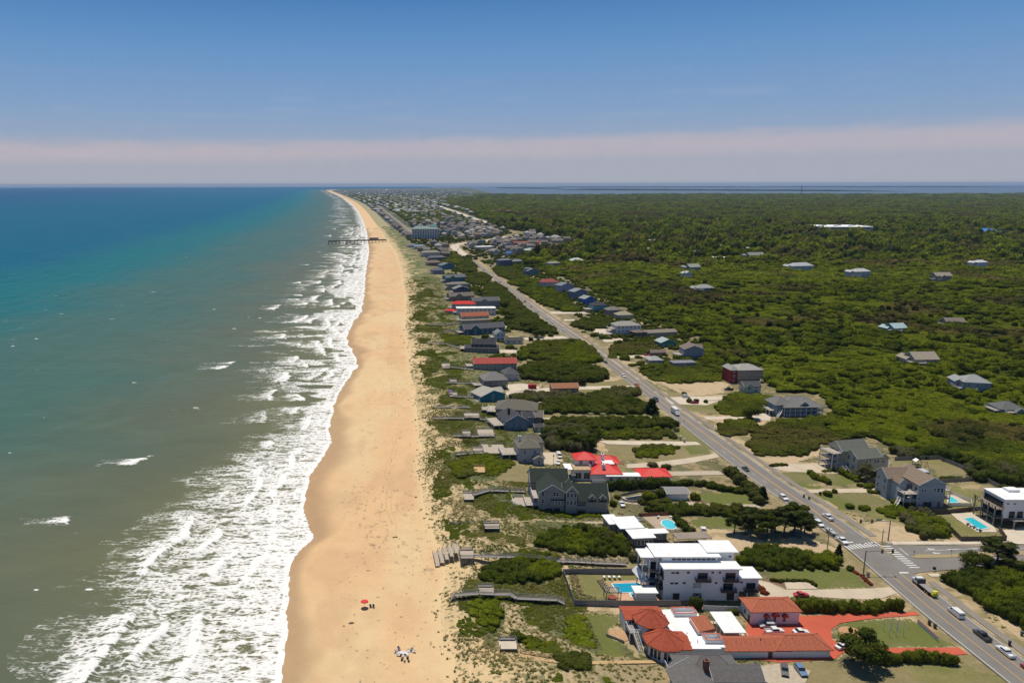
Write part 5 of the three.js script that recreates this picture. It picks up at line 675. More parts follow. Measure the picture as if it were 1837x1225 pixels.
  R('condominium with deep red end wall and pale grey hip roofs', [1323.5, 688], [1368, 687], 13, 8.4, [.34, .27, .2], [.37, .35, .31], { base: 2.6, rise: 2.6, nf: 5, wings: [{ x0: -4.2, x1: .1, d0: 1, d1: 12, h: 8.3, rt: 'hip', rise: 2.2, wall: [.26, .022, .026] }] });
  R('cream cottage with nearly black roof in front of the red condominium', [1336, 706.5], [1365, 706], 7, 4.6, [.55, .54, .42], [.075, .075, .08], { rt: 'x', rise: 2.2, gables: [[.5, 4.5, .6, 4.4, 2.2]] });
  R('grey house on dark stilts with brown gabled roof', [1227.5, 645], [1262, 645], 11, 7.4, [.31, .32, .37], [.2, .155, .125], { base: 2.8, rt: 'd', rise: 2.6, decks: [[-5.5, -.02, 2, 10, 2.9, 'lf']], wings: [{ x0: 8, x1: 15, d0: 8, d1: 14, h: 7, rt: 'x', rise: 2 }] });
  R('teal cottage with pale green metal roof', [1186, 623], [1213, 622], 10, 3.6, [.035, .22, .22], [.40, .46, .44], { rt: 'd', rise: 2.4 });
  R('long low tan house with brown roof', [1160, 606.5], [1214, 604], 9, 4.2, [.33, .28, .21], [.25, .215, .16], { rt: 'x', rise: 1.6, wings: [{ x0: -10, x1: 0, d0: 0, d1: 8, h: 5, rt: 'hip', rise: 1.4, wall: [.1, .07, .06], roof: [.18, .14, .11] }] });
  R('small brown hut beside the red car', [1169, 638.5], [1195, 638], 5, 2.6, [.22, .16, .13], [.2, .14, .115], { rt: 'x', noWin: true, name: 'hut' });
  R('low pale hip roof half sunk in shrubs', [1166, 653], [1190, 652.5], 8, 2.6, [.4, .4, .4], [.40, .40, .38], {});
  R('low building with flat blue grey roof in the thicket', [1209, 658], [1248, 657], 7, 2.4, [.3, .3, .32], [.22, .22, .25], { rt: 'flat', flatM: roofMat(.2, .2, .225, 'stain') });
  R('tall white house with pale hip roof and three tiers of verandas', [1106, 603.5], [1150, 602.5], 13, 8.6, [.66, .66, .66], [.32, .31, .27], { base: 2.4, rise: 2.8, nf: 6, decks: [[-5, -.02, 1, 10, 3, 'lf'], [-5, -.02, 1, 10, 6, 'lf']] });
  R('cottage with tan hip roof behind the tall white house', [1110, 574], [1136, 573], 10, 4.4, [.45, .42, .35], [.36, .32, .22], {});
  R('grey brown cottage beside the turquoise house', [1092, 566], [1115, 565], 10, 5, [.28, .26, .24], [.2, .185, .16], {});
  R('turquoise house with black pyramid roof and white decks', [1065, 561], [1089, 560], 11, 7, [.10, .36, .42], [.04, .04, .045], { base: 2.2, rise: 3, decks: [[-7, -.02, 1, 9, 3.4, 'lf']] });
  R('vivid blue house with white trim', [1049, 548.5], [1068, 547], 10, 7, [.015, .13, .46], [.3, .31, .31], { rt: 'd', rise: 2.4 });
  R('blue grey house with pale gables in a row', [1030, 537], [1054, 535], 10, 8, [.16, .2, .32], [.24, .26, .29], { rt: 'd', rise: 2.6 });
  R('pale lilac house with grey roof in a row', [1006, 525], [1029, 523], 10, 8, [.4, .4, .5], [.2, .21, .23], { rt: 'd', rise: 2.6 });
  R('white house with dull red mansard roof', [974, 516.5], [1003, 515.5], 13, 6.6, [.55, .5, .46], [.30, .06, .05], { rise: 3.4, nf: 5 });
  R('blue house with grey steep roof by a pale lot', [946, 495], [967, 494], 11, 6.6, [.1, .18, .26], [.17, .18, .19], { rt: 'd', rise: 3.2, wings: [{ x0: 1, x1: 9, d0: 5, d1: 12, h: 9, rt: 'hip', rise: 1.6 }] });
  R('cream house with arched front and white porch', [987, 481], [1006, 480], 11, 7, [.5, .47, .4], [.3, .28, .23], { rise: 2 });
  R('white roofed house with blue trim on the edge of the wood', [1026, 474], [1047, 473.5], 12, 5.4, [.3, .34, .45], [.62, .64, .64], { decks: seaDeck(2.6) });
  R('large navy house with grey roof near the road bend', [897, 478], [919, 477], 12, 9, [.06, .1, .18], [.16, .17, .19], { rise: 2 });
  R('low teal grey house beside the navy one', [922, 475], [939, 474], 11, 5, [.1, .15, .18], [.22, .21, .2], {});
  R('blue gabled roof house', [914, 460], [925, 459], 11, 5, [.4, .42, .4], [.03, .12, .3], { rt: 'd', rise: 3 });
  R('white shop with blinding white flat roof at the bend', [858, 450], [886, 449], 16, 7, [.55, .53, .5], [.6, .6, .6], { rt: 'flat', nf: 6 });
  R('grey house with pale hip roof behind the shop', [880, 456], [897, 455.5], 12, 6, [.3, .3, .3], [.3, .28, .25], {});
  R('low house with pale seafoam roof', [944, 453], [966, 452.5], 13, 4, [.5, .5, .48], [.45, .55, .52], {});
  R('long low shop with dull red roof', [922, 440], [975, 439], 18, 5, [.25, .12, .1], [.34, .06, .05], { rt: 'x', rise: 2, nf: 12 });
  // scattered among the trees
  const list = [['tan gabled house with white balcony', [1642, 658], [1684, 657], 12, 5.6, [.4, .34, .27], [.35, .29, .22], 'x'], ['grey blue house with stepped flat roofs', [1728, 706], [1777, 708], 12, 7.4, [.26, .31, .37], [.33, .34, .33], 'hip'], ['house with low slate roof and white ramps', [1797, 747], [1840, 748], 11, 4.4, [.3, .32, .3], [.13, .14, .13], 'hip'], ['teal house with pale teal roof', [1604, 599], [1627, 598], 10, 5.4, [.04, .3, .38], [.40, .52, .53], 'x'], ['brown house with weathered brown roof', [1700, 588], [1733, 588], 11, 5, [.25, .2, .15], [.22, .18, .14], 'x'], 
    ['house with broad silver grey roof', [1252, 524], [1282, 523], 12, 5, [.36, .36, .35], [.33, .34, .32], 'hip'], ['house with white roof and white dormers', [1422, 488], [1460, 487], 14, 6, [.5, .5, .5], [.45, .46, .46], 'hip'], ['house with long white roof', [1535, 499], [1562, 498], 12, 6, [.5, .5, .48], [.5, .5, .48], 'hip'], ['white tower like house', [1755, 484], [1772, 483], 10, 8, [.6, .6, .6], [.6, .6, .6], 'hip'], ['house with tan roof under tall trees', [1680, 505], [1708, 504], 12, 5, [.34, .3, .25], [.32, .27, .2], 'x'], ['small white gabled house', [1231, 500], [1241, 499.5], 9, 5, [.62, .6, .56], [.5, .5, .48], 'd'], ['house with sage green roof', [1238, 488], [1257, 487.5], 12, 4.6, [.3, .3, .26], [.3, .33, .26], 'x'],
    ['white house with long white roof', [1167, 441], [1188, 440.5], 15, 5, [.6, .6, .6], [.62, .62, .6], 'x'], ['house with grey gabled roof', [1140, 448], [1160, 447.5], 14, 5.5, [.3, .3, .28], [.2, .21, .2], 'x'], ['tan house with cream roof', [1162, 456], [1183, 455.5], 13, 5, [.45, .42, .36], [.4, .37, .3], 'hip'], ['house with pale blue roof', [1243, 461], [1258, 460], 12, 4.6, [.4, .4, .42], [.35, .42, .45], 'x'], ['house with tall grey roof', [1279, 453], [1297, 452], 14, 6.5, [.3, .3, .3], [.29, .31, .29], 'x'], ['long house with shining white roof', [1322, 451], [1354, 451], 14, 4, [.5, .5, .48], [.66, .64, .56], 'flat'], ['house with grey green roof', [1345, 466], [1372, 465], 13, 5, [.28, .28, .25], [.25, .26, .23], 'x'], ['house with white tin roof', [1205, 449], [1224, 448.5], 13, 5, [.5, .5, .5], [.5, .53, .52], 'hip'], ['house with cream flat roof', [1281, 469], [1304, 468.5], 13, 4, [.4, .4, .36], [.42, .42, .38], 'flat'], ['white roofed house by the far school', [1243, 414], [1262, 413.5], 22, 6, [.6, .6, .6], [.66, .66, .66], 'flat'], ['grey roofed cottage among pines', [1092, 436], [1107, 435.5], 15, 5, [.3, .3, .3], [.26, .27, .26], 'x'], ];
  const lr = rngOf(61); for (const [t, a, b, d, hh, wl, rf, rt] of list) beachHouse({ decks: [[-3, -.02, 1, d - 2, 2.8, 'lf'], [1, 6, -2.6, -.02, 2.8, 'lfr']], wings: [lr() > .5 ? { x0: -2.5, x1: 4.5, d0: d * .45, d1: d + 3, h: hh + (a[1] < 520 ? 1.4 : -1.4), rt: 'd', rise: 1.8 } : { x0: 5, x1: 11, d0: -1.6, d1: d * .6, h: hh + (a[1] < 520 ? 1.2 : -1.6), rt: 'd', rise: 2 }], label: t + ' standing among the trees', a, b: [b[0], b[1] + (lr() - .4) * 2], d, h: hh + (a[1] < 520 ? 2 : -.6), wild: true, base: 0, wall: wl, roof: rf, rt, group: GF, nf: 3, nl: 2 });
}
// ---------------------------------------------------------------- shrubs, hedges, trees, dune grass
const shrubMat = { green: leafMat(.12, .14, .014), deep: leafMat(.075, .094, .015), olive: leafMat(.095, .105, .026), grey: leafMat(.13, .125, .06), lime: leafMat(.15, .175, .02), red: leafMat(.22, .06, .03), pine: leafMat(.07, .085, .024), cedar: leafMat(.04, .06, .016) };
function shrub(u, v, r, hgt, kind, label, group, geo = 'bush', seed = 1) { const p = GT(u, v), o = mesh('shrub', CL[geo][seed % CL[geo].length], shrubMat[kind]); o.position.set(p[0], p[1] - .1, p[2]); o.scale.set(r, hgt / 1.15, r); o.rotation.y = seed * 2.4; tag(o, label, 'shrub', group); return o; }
function hedge(label, pts, r, hgt, kind, group, step = .95) {              // a run of clipped shrubs, each a part
  const W = pts.map(p => GT(...p)), o = thing('hedge', label, 'hedge', W[0][0], W[0][1], W[0][2], 0, group), rr = rngOf(Math.round(pts[0][0] * 7 + pts[0][1]));
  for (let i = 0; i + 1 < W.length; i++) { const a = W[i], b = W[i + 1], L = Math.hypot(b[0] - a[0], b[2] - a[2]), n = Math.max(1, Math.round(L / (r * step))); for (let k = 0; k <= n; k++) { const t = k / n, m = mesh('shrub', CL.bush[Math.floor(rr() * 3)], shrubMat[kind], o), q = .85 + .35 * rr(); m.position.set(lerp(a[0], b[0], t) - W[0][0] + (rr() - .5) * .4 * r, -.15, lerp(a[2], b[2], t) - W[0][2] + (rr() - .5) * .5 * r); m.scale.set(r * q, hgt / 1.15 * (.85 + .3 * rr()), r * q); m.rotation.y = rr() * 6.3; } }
  return o;
}
function treeShape(seed, kind) {                                       // unit height
  const r = rngOf(seed), trunk = [], leaf = [], tips = [];
  const seg = (a, b, r0, r1) => { const A = new THREE.Vector3(...a), B = new THREE.Vector3(...b), L = A.distanceTo(B), g = new THREE.CylinderGeometry(r1, r0, L, 7, 1); g.translate(0, L / 2, 0); g.applyQuaternion(new THREE.Quaternion().setFromUnitVectors(new THREE.Vector3(0, 1, 0), B.clone().sub(A).normalize())); trunk.push(g.translate(...a)); };
  const th = kind === 'pine' ? .62 : .24; let p = [0, 0, 0]; for (let k = 1; k <= 3; k++) { const q = [p[0] + (r() - .5) * .07, th * k / 3, p[2] + (r() - .5) * .07]; seg(p, q, .035 * (1.1 - k * .2), .035 * (.9 - k * .2)); p = q; }
  const n = kind === 'pine' ? 15 : kind === 'cedar' ? 14 : 17;
  for (let k = 0; k < n; k++) { const a = k * 2.4 + r(), t = (k + .5) / n; let s, e; if (kind === 'pine') { s = [0, th * (.5 + .5 * t), 0]; e = [Math.cos(a) * (.34 - .2 * t) * (.5 + r()), .5 + .46 * t + .05 * r(), Math.sin(a) * (.34 - .2 * t) * (.5 + r())]; } else if (kind === 'cedar') { s = [0, th * t, 0]; e = [Math.cos(a) * .24 * (1.05 - t), .12 + .8 * t, Math.sin(a) * .24 * (1.05 - t)]; } else { s = p; e = [Math.cos(a) * .42 * Math.sqrt(r() * .8 + .2), .28 + .54 * r(), Math.sin(a) * .42 * Math.sqrt(r() * .8 + .2)]; } seg(s, e, .014, .005); tips.push(e); }
  if (kind === 'cedar') tips.push([0, .95, 0]);
  const pos = [], nor = [], col = [], V = THREE.Vector3;
  for (const t of tips) { const R = kind === 'pine' ? .12 + .06 * r() : kind === 'cedar' ? .12 : .19 + .07 * r(), fl = kind === 'pine' ? .55 : .8; for (let i = 0; i < 230; i++) { const d = new V(r() - .5, r() - .4, r() - .5).normalize(), q = R * (.45 + .6 * r()), c = new V(t[0] + d.x * q, t[1] + d.y * q * fl, t[2] + d.z * q), fn = d.clone().add(new V(r() - .5, r() - .5, r() - .5)).normalize(), u = new V(-fn.z, .2, fn.x).cross(fn).normalize(), w = fn.clone().cross(u), sz = (kind === 'pine' ? .034 : .038) * (.6 + .7 * r()), a0 = r() * 6.3, tone = .68 + .6 * r(); for (let k = 0; k < 3; k++) { const an = a0 + k * 2.094; pos.push(c.x + (u.x * Math.cos(an) + w.x * Math.sin(an)) * sz, c.y + (u.y * Math.cos(an) + w.y * Math.sin(an)) * sz, c.z + (u.z * Math.cos(an) + w.z * Math.sin(an)) * sz); const sh = d.clone().add(fn).normalize(); nor.push(sh.x, sh.y, sh.z); col.push(tone, tone, tone * .95); } } }
  const g = new THREE.BufferGeometry(); g.setAttribute('position', new THREE.Float32BufferAttribute(pos, 3)); g.setAttribute('normal', new THREE.Float32BufferAttribute(nor, 3)); g.setAttribute('color', new THREE.Float32BufferAttribute(col, 3)); return [merge(trunk), g];
}
const TREES = { pine: [1, 2].map(s => treeShape(s, 'pine')), oak: [3, 4, 5].map(s => treeShape(s, 'oak')), cedar: [6, 7].map(s => treeShape(s, 'cedar')) };
const bark = mat(.12, .09, .07, .95, { map: T.speck });
function tree(u, v, hgt, kind, label, group, mk = kind === 'oak' ? 'deep' : kind, wide = 1, seed = 1) { const p = GT(u, v), o = thing(kind === 'pine' ? 'pine_tree' : kind === 'cedar' ? 'cedar_tree' : 'oak_tree', label, 'tree', p[0], p[1] - .05, p[2], seed * 1.7, group), s = TREES[kind][seed % TREES[kind].length]; o.scale.set(hgt * wide, hgt, hgt * wide); mesh('trunk', s[0], bark, o); mesh('crown', s[1], shrubMat[mk], o); return o; }
function buildPlants() {
  const vm = leafMat(1, 1, 1);
  // thickets between the houses and the road
  const patch = (label, cols, hgt, step, poly, geo = 'bush', pad = 0, seed = 3) => { const l = fillPatch(poly, step, (X, F, k, k2) => { const n = fbm(X / 6 + 3, F / 6, 2), edge = 1; return [X, ht(X, -F) - .25, -F, step * (.85 + .45 * k), hgt * (.5 + .7 * n) * (.85 + .3 * k2) / 1.15, k * 6.3, jit(mix3(VG[cols[0]], VG[cols[1] ?? cols[0]], sst(.35, .65, fbm(X / 8 + 5, F / 8, 2))), k2, .45)]; }, seed, pad); if (l.length) grove('thicket', label, l, [CL[geo][seed % 3]], vm, 'thicket'); stampW(poly.map(p => G(p[0], p[1])), THICK, 0); };
  patch('rounded green thicket below the white garages', ['green', 'olive'], 4, 2.4, [[928, 636], [962, 618], [1005, 613], [1045, 615], [1066, 632], [1080, 650], [1030, 655], [975, 648], [940, 644]]);
  patch('dark scrub beside the long red roofed house', ['deep', 'olive'], 4.5, 2.6, [[932, 668], [950, 655], [1010, 652], [1062, 660], [1088, 668], [1086, 682], [1055, 688], [1010, 690], [980, 684], [940, 680]]);
  patch('grey green scrub along the drive of the grey hip roofed house', ['olive', 'grey'], 3.4, 2.2, [[917, 716], [930, 703], [990, 707], [1060, 712], [1075, 704], [1110, 700], [1142, 699], [1150, 710], [1110, 718], [1020, 722], [940, 722]]);
  patch('long dense strip of scrub above the palms', ['deep', 'olive'], 4, 2.3, [[962, 736], [985, 724], [1060, 720], [1120, 719], [1165, 727], [1170, 742], [1110, 744], [1030, 742], [970, 742]]);
  patch('long dark hedge of scrub below the palms', ['deep', 'olive'], 4, 2.2, [[972, 766], [985, 756], [1060, 754], [1130, 754], [1200, 753], [1214, 762], [1210, 770], [1140, 770], [1090, 772], [1050, 772]]);
  patch('dark oak scrub behind the camper van', ['deep', 'grey'], 6, 2.6, [[980, 772], [1040, 772], [1066, 780], [1068, 800], [1050, 814], [1012, 806], [985, 808], [976, 790]]);
  patch('low bright green scrub beside the curving drive', ['green', 'olive'], 2.2, 1.8, [[1138, 812], [1150, 801], [1195, 799], [1215, 803], [1205, 814], [1165, 822], [1145, 820]]);
  patch('light meadow shrubs above the long pale drive', ['olive', 'green'], 2.2, 2.4, [[1060, 776], [1130, 772], [1215, 772], [1205, 786], [1110, 788], [1070, 786]], 'bush', 0, 4);
  patch('dark green thicket in front of the low white roofed house', ['deep', 'green'], 3.4, 1.9, [[968, 992], [985, 965], [1020, 955], [1068, 952], [1080, 962], [1118, 968], [1126, 994], [1060, 1000], [1000, 998]]);
  patch('green thicket between the two boardwalks', ['green', 'deep'], 2.6, 1.8, [[862, 1048], [885, 1020], [925, 1008], [990, 1006], [1003, 1030], [994, 1048], [960, 1058], [900, 1056]]);
  patch('scrub hedge behind the white three-storey building', ['deep', 'green'], 3.4, 2.0, [[1330, 1012], [1340, 992], [1375, 988], [1420, 996], [1490, 1000], [1510, 1010], [1505, 1020], [1430, 1018], [1370, 1022]]);
  patch('dark scrub beside the garage of the low houses', ['deep', 'olive'], 3.4, 2.0, [[1160, 905], [1195, 902], [1250, 912], [1330, 912], [1350, 920], [1300, 926], [1230, 922], [1180, 920]], 'bush', 0, 5);
  patch('dense thicket on the inland corner of the junction', ['green', 'deep'], 4.2, 2.0, [[1702, 1046], [1735, 1036], [1780, 1022], [1840, 1010], [1990, 1010], [1990, 1170], [1840, 1138], [1812, 1112], [1765, 1086]]);
  patch('scrub behind the signal mast across the junction', ['green', 'grey'], 3.2, 1.9, [[1620, 925], [1640, 918], [1672, 926], [1696, 944], [1706, 962], [1660, 968], [1640, 955]]);
  patch('low round scrub by the lawn of the grey blue house', ['olive', 'green'], 1.8, 1.7, [[1578, 922], [1590, 912], [1612, 910], [1620, 920], [1600, 928]]);
  patch('dark wood behind the two big houses', ['deep', 'grey'], 5, 2.5, [[1606, 812], [1690, 820], [1755, 842], [1840, 868], [1840, 880], [1760, 868], [1742, 850], [1688, 824], [1625, 826]]);
  patch('scrub below the red villa', ['olive', 'deep'], 1.6, 1.5, [[992, 1205], [1005, 1190], [1050, 1188], [1063, 1200], [1050, 1216], [1010, 1216]]);
  patch('bright scrub beside the villa lawn', ['green', 'lime'], 1.3, 1.5, [[1010, 1150], [1020, 1115], [1045, 1108], [1058, 1140], [1070, 1172], [1040, 1172]], 'dome', 0, 6);
  patch('bright green scrub along the dune crest', ['green', 'lime'], 1.6, 1.5, [[842, 1100], [862, 1072], [884, 1080], [900, 1120], [885, 1145], [862, 1140]], 'dome', 0, 7);
  patch('green scrub by the weathered sun deck', ['green', 'olive'], 1.2, 1.4, [[932, 1160], [952, 1152], [985, 1165], [996, 1178], [950, 1174]], 'dome', 0, 8);
  patch('scrub on the dune beside the small pool', ['green', 'olive'], 1.5, 1.7, [[800, 838], [850, 820], [905, 820], [925, 838], [905, 850], [868, 866], [820, 868]], 'dome', 0, 9);
  patch('scrub on the sea side of the green roofed house', ['green', 'olive'], 1.3, 1.6, [[905, 885], [935, 898], [960, 912], [1090, 922], [1070, 930], [960, 930], [915, 915]], 'dome', 0, 10);
  patch('scrub below the nearly black house', ['green', 'olive'], 1.4, 1.8, [[790, 602], [850, 606], [845, 622], [800, 622]], 'dome', 0, 11);
  patch('scrub beside the navy gabled house', ['deep', 'olive'], 4, 2.6, [[900, 575], [950, 570], [985, 585], [1000, 600], [960, 598], [915, 590]]);
  patch('road side scrub beside the tan inn', ['deep', 'olive'], 4, 3, [[895, 560], [930, 548], [955, 565], [975, 580], [940, 575]]);
  patch('scrub along the road below the big grey house', ['deep', 'olive'], 4.5, 3.2, [[862, 525], [885, 508], [905, 520], [930, 545], [940, 556], [905, 552], [870, 540]]);
  patch('scrub along the road by the teal house', ['deep', 'olive'], 4.5, 3.6, [[838, 498], [865, 490], [880, 500], [870, 510], [845, 510]]); patch('scrub along the road by the blue house', ['deep', 'olive'], 4, 4, [[818, 482], [840, 465], [855, 480], [845, 490]]); patch('scrub beside the field at the bend', ['olive', 'green'], 3, 4, [[792, 468], [815, 452], [832, 466], [820, 474]]);
  patch('scrub opposite the blue row of houses', ['deep', 'green'], 4, 3, [[930, 520], [960, 512], [1000, 528], [1030, 550], [1040, 560], [1010, 560], [975, 545]]); patch('scrub below the turquoise house', ['olive', 'deep'], 4, 2.8, [[1025, 585], [1055, 572], [1095, 575], [1098, 588], [1060, 594]]); patch('scrub beside the road near the small lots', ['deep', 'olive'], 3.4, 3, [[885, 482], [920, 480], [950, 498], [925, 505], [895, 495]]); patch('scrub at the foot of the wood', ['green', 'deep'], 4, 3.4, [[910, 508], [945, 500], [975, 508], [960, 514], [925, 514]]);
  // clipped round shrubs and hedges of the gardens
  const GS = 'clipped shrubs in the gardens right of the road';
  [[1527, 911, 2.0, 2.0], [1546, 914, 2.0, 1.8], [1556, 914, 1.9, 1.7], [1486, 888, 2.2, 2.3], [1497, 884, 1.3, 1.7], [1565, 884, 1.8, 1.5], [1571, 884, 1.6, 1.4], [1582, 887, 1.9, 1.7], [1545, 872, 1.6, 1.7], [1556, 875, 2, 2.2], [1566, 874, 1.7, 1.9]].forEach((s, i) => shrub(s[0], s[1], s[2], s[3], 'green', ['squat clipped shrub on the lawn before the grey blue house', 'wide clipped shrub in the pair on the lawn', 'wide clipped shrub in the pair on the lawn', 'large round shrub at the drive entrance', 'small round shrub at the drive entrance', 'low clipped shrub at the edge of the drive', 'low clipped shrub at the edge of the drive', 'round shrub between drive and stairs', 'tall clipped shrub behind the drive', 'largest clipped shrub behind the drive', 'round clipped shrub behind the drive'][i], [1, 2].includes(i) ? 'wide pair of clipped shrubs' : [5, 6].includes(i) ? 'low clipped shrubs at the edge of the drive' : GS, 'bush', i));
  const hedges = [['row of clipped shrubs beside the lawn of the pale yellow house', [[1455, 851], [1462, 858], [1475, 862], [1487, 868]], 1.7, 2.2, 'green'], ['low hedge in front of the pale yellow house', [[1478, 846], [1490, 846], [1498, 845]], 1.2, 1.1, 'green'], ['bright hedge under the decks of the pale yellow house', [[1512, 851], [1525, 857], [1538, 862]], 2.1, 2.4, 'green'], ['hedge under the deck of the grey blue house', [[1605, 903], [1618, 906], [1630, 910]], 1.8, 1.9, 'green'], ['clipped hedge beside the road at the concrete drive', [[1384, 836], [1396, 835], [1408, 835]], 1.4, 1.3, 'deep'], ['tall dense hedge along the red drive', [[1368, 1093], [1400, 1091], [1440, 1094], [1480, 1097], [1530, 1098], [1575, 1096], [1612, 1094]], 2.1, 3.6, 'green'], ['hedge along the foot of the flagpole lawn', [[1570, 1185], [1600, 1187], [1640, 1186], [1680, 1188], [1712, 1189]], 1.9, 3.0, 'green'], ['row of round shrubs behind the formal lawn', [[1362, 1022], [1414, 1021], [1434, 1021], [1457, 1022], [1481, 1022], [1500, 1021], [1524, 1021]], 1.3, 1.5, 'deep'], ['low box hedge round the parking bay', [[1384, 1042], [1400, 1044], [1425, 1043], [1445, 1043], [1456, 1047], [1465, 1052]], .75, 1.1, 'deep'], ['red leaved border beside the signal mast', [[1529, 1024], [1540, 1030], [1551, 1037], [1563, 1049]], .8, .8, 'red'], ['red and green bed beside the stilts of the white building', [[1362, 1056], [1368, 1060], [1372, 1066]], 1.2, 1.4, 'red'], ['dark cypress hedge between the green roofed and red roofed houses', [[1090, 878], [1110, 878], [1135, 877], [1160, 876], [1180, 874], [1195, 873]], 2.0, 4.2, 'deep'], ['hedge behind the bright lawn', [[1200, 872], [1230, 868], [1262, 872], [1300, 880], [1340, 885]], 2.1, 2.6, 'deep'], ['tall roadside hedge beside the black car', [[1308, 850], [1318, 858], [1330, 868], [1345, 878], [1355, 890], [1362, 902]], 2.8, 4.2, 'olive'], ['dark hedge beside the pool deck', [[1210, 932], [1225, 945], [1238, 956]], 1.8, 2.8, 'deep'], ['hedge along the drive of the low white roofed house', [[1165, 918], [1185, 920], [1205, 923], [1225, 922], [1245, 922], [1265, 922]], 1.9, 2.6, 'deep'], ['scrubby hedge beside the play yard fence', [[1692, 862], [1712, 862], [1735, 860], [1750, 858]], 1.7, 1.9, 'deep']];
  for (const [l, p, r, hh, k] of hedges) hedge(l, p, r, hh, k, 'hedges', k === 'red' || r < 1 ? 1.3 : /round shrubs/.test(l) ? 4.2 : 1.05);
  [[1168, 899, 3.6, 4.4, 'green', 'large round green shrub on the gravel forecourt'], [1150, 903, 2.2, 2.2, 'olive', 'spreading shrub by the white car'], [1185, 893, 2.4, 4.0, 'deep', 'dark shrub at the corner of the garage'], [1108, 893, 1.6, 1.8, 'lime', 'yellow green shrub by the curved wall'], [1245, 896, 2.4, 2.8, 'green', 'round shrub right of the garage'], [1102, 908, 1.8, 3, 'green', 'upright green shrub at the end of the green roofed house'], [1195, 840, 2.2, 2.4, 'olive', 'round shrub on the verge of the curving drive'], [1172, 838, 2.6, 2.2, 'grey', 'greyish shrub on the verge of the curving drive'], [1252, 1092, 2.4, 4.6, 'deep', 'dark tree-like shrub between the white building and the villa'], [1310, 1100, 1.2, 1.4, 'green', 'small shrub by the garden wall'], [1322, 1102, 1.3, 1.6, 'deep', 'darker small shrub by the garden wall'], [1140, 1003, 2.8, 3.4, 'grey', 'silvery shrub at the end of the long boardwalk'], [1236, 722, 1.9, 2.6, 'deep', 'first dark shrub of the row on the sandy lot'], [1251, 722, 1.9, 2.4, 'deep', 'middle dark shrub of the row on the sandy lot'], [1266, 722, 1.6, 2.2, 'deep', 'last dark shrub of the row on the sandy lot'], [1228, 708, 1.8, 1.8, 'olive', 'lone shrub on the sandy bank'], [1800, 880, 2.2, 3, 'deep', 'dark shrub by the corner of the modern house'], [1378, 808, 2.0, 2.4, 'grey', 'grey shrub at the lip of the green mound'], [930, 1147, 2.2, 2.0, 'deep', 'dark shrub on the straw coloured dune'], [1040, 958, 2.6, 4.4, 'deep', 'tall shrub before the low white roofed house'], [1088, 975, 3.2, 5, 'olive', 'taller round shrub before the low white roofed house']].forEach((s, i) => shrub(s[0], s[1], s[2], s[3], s[4], s[5], 'garden shrubs', 'bush', i));
  // trees
  const PT = 'wind-bent pines beside the road'; [[1318, 958, 7], [1338, 960, 8], [1352, 950, 7.5], [1376, 962, 8.5], [1392, 955, 8], [1408, 962, 9.5], [1424, 955, 10], [1436, 966, 8], [1445, 958, 7], [1362, 968, 6.5]].forEach((t, i) => tree(t[0], t[1], t[2], 'pine', 'flat topped pine in the stand beside the road', PT, i % 3 ? 'pine' : 'deep', 1.25, i));
  tree(1545, 1192, 9.5, 'oak', 'big dark spreading tree beside the flagpole lawn', null, 'deep', 1.15, 3); tree(1790, 1016, 8.5, 'pine', 'large spreading pine on the inland corner of the junction', null, 'pine', 1.6, 1); tree(1750, 1022, 6, 'oak', 'rounded tree beside the junction pine', null, 'deep', 1.4, 4); tree(1820, 1030, 6, 'oak', 'tree behind the junction pine', null, 'olive', 1.3, 5);
  tree(1169, 742, 8, 'cedar', 'dense dark cedar at the road edge', null, 'cedar', 1.7, 1); tree(1348, 752, 6.5, 'oak', 'dark round tree before the blue grey pavilion house', null, 'deep', 1.3, 4); tree(1560, 862, 7, 'oak', 'grey green tree between the pale yellow and grey blue houses', null, 'grey', 1.3, 5); tree(1368, 900, 6, 'cedar', 'dark cedar at the end of the roadside hedge', null, 'cedar', 1.2, 2);
  [[1035, 800, 7], [1055, 806, 7.5], [1015, 792, 6.5], [1062, 786, 7]].forEach((t, i) => tree(t[0], t[1], t[2], 'oak', 'dark oak in the clump behind the camper van', 'oaks behind the camper van', 'deep', 1.15, i)); tree(1505, 998, 4.2, 'cedar', 'small pointed cedar by the junction', null, 'cedar', 1, 1); [[958, 640], [1040, 690], [1010, 680]].forEach((t, i) => tree(t[0], t[1], 6, 'oak', 'round oak in the scrub beside the red roofed house', 'oaks beside the red roofed house', 'olive', 1.3, i)); [[912, 576], [905, 552], [942, 590], [957, 596], [966, 605]].forEach((t, i) => tree(t[0], t[1], 6.5, 'oak', 'round oak near the tan inn', 'oaks near the tan inn', 'deep', 1.4, i));
  [[1060, 752], [1082, 752]].forEach((t, i) => { const p = GT(...t), o = thing('palm_tree', 'small palm on the grass strip', 'palm', p[0], p[1], p[2], i, 'two small palms'), fr = []; mesh('trunk', cyl(.22, .16, 3, 0, 0, 0, 8), bark, o); for (let k = 0; k < 12; k++) { const a = k * .524, q = []; for (let s = 0; s < 4; s++) { const r0 = s * .5, r1 = r0 + .5, y = r => 3.1 + .5 * r - .32 * r * r, w = s === 3 ? .05 : .22; q.push([[r0, y(r0), -.22], [r1, y(r1), -w], [r1, y(r1), w], [r0, y(r0), .22]]); } const g = faces(q); g.rotateY(a); fr.push(g); } mesh('crown', merge(fr), flat(.11, .12, .03), o); });
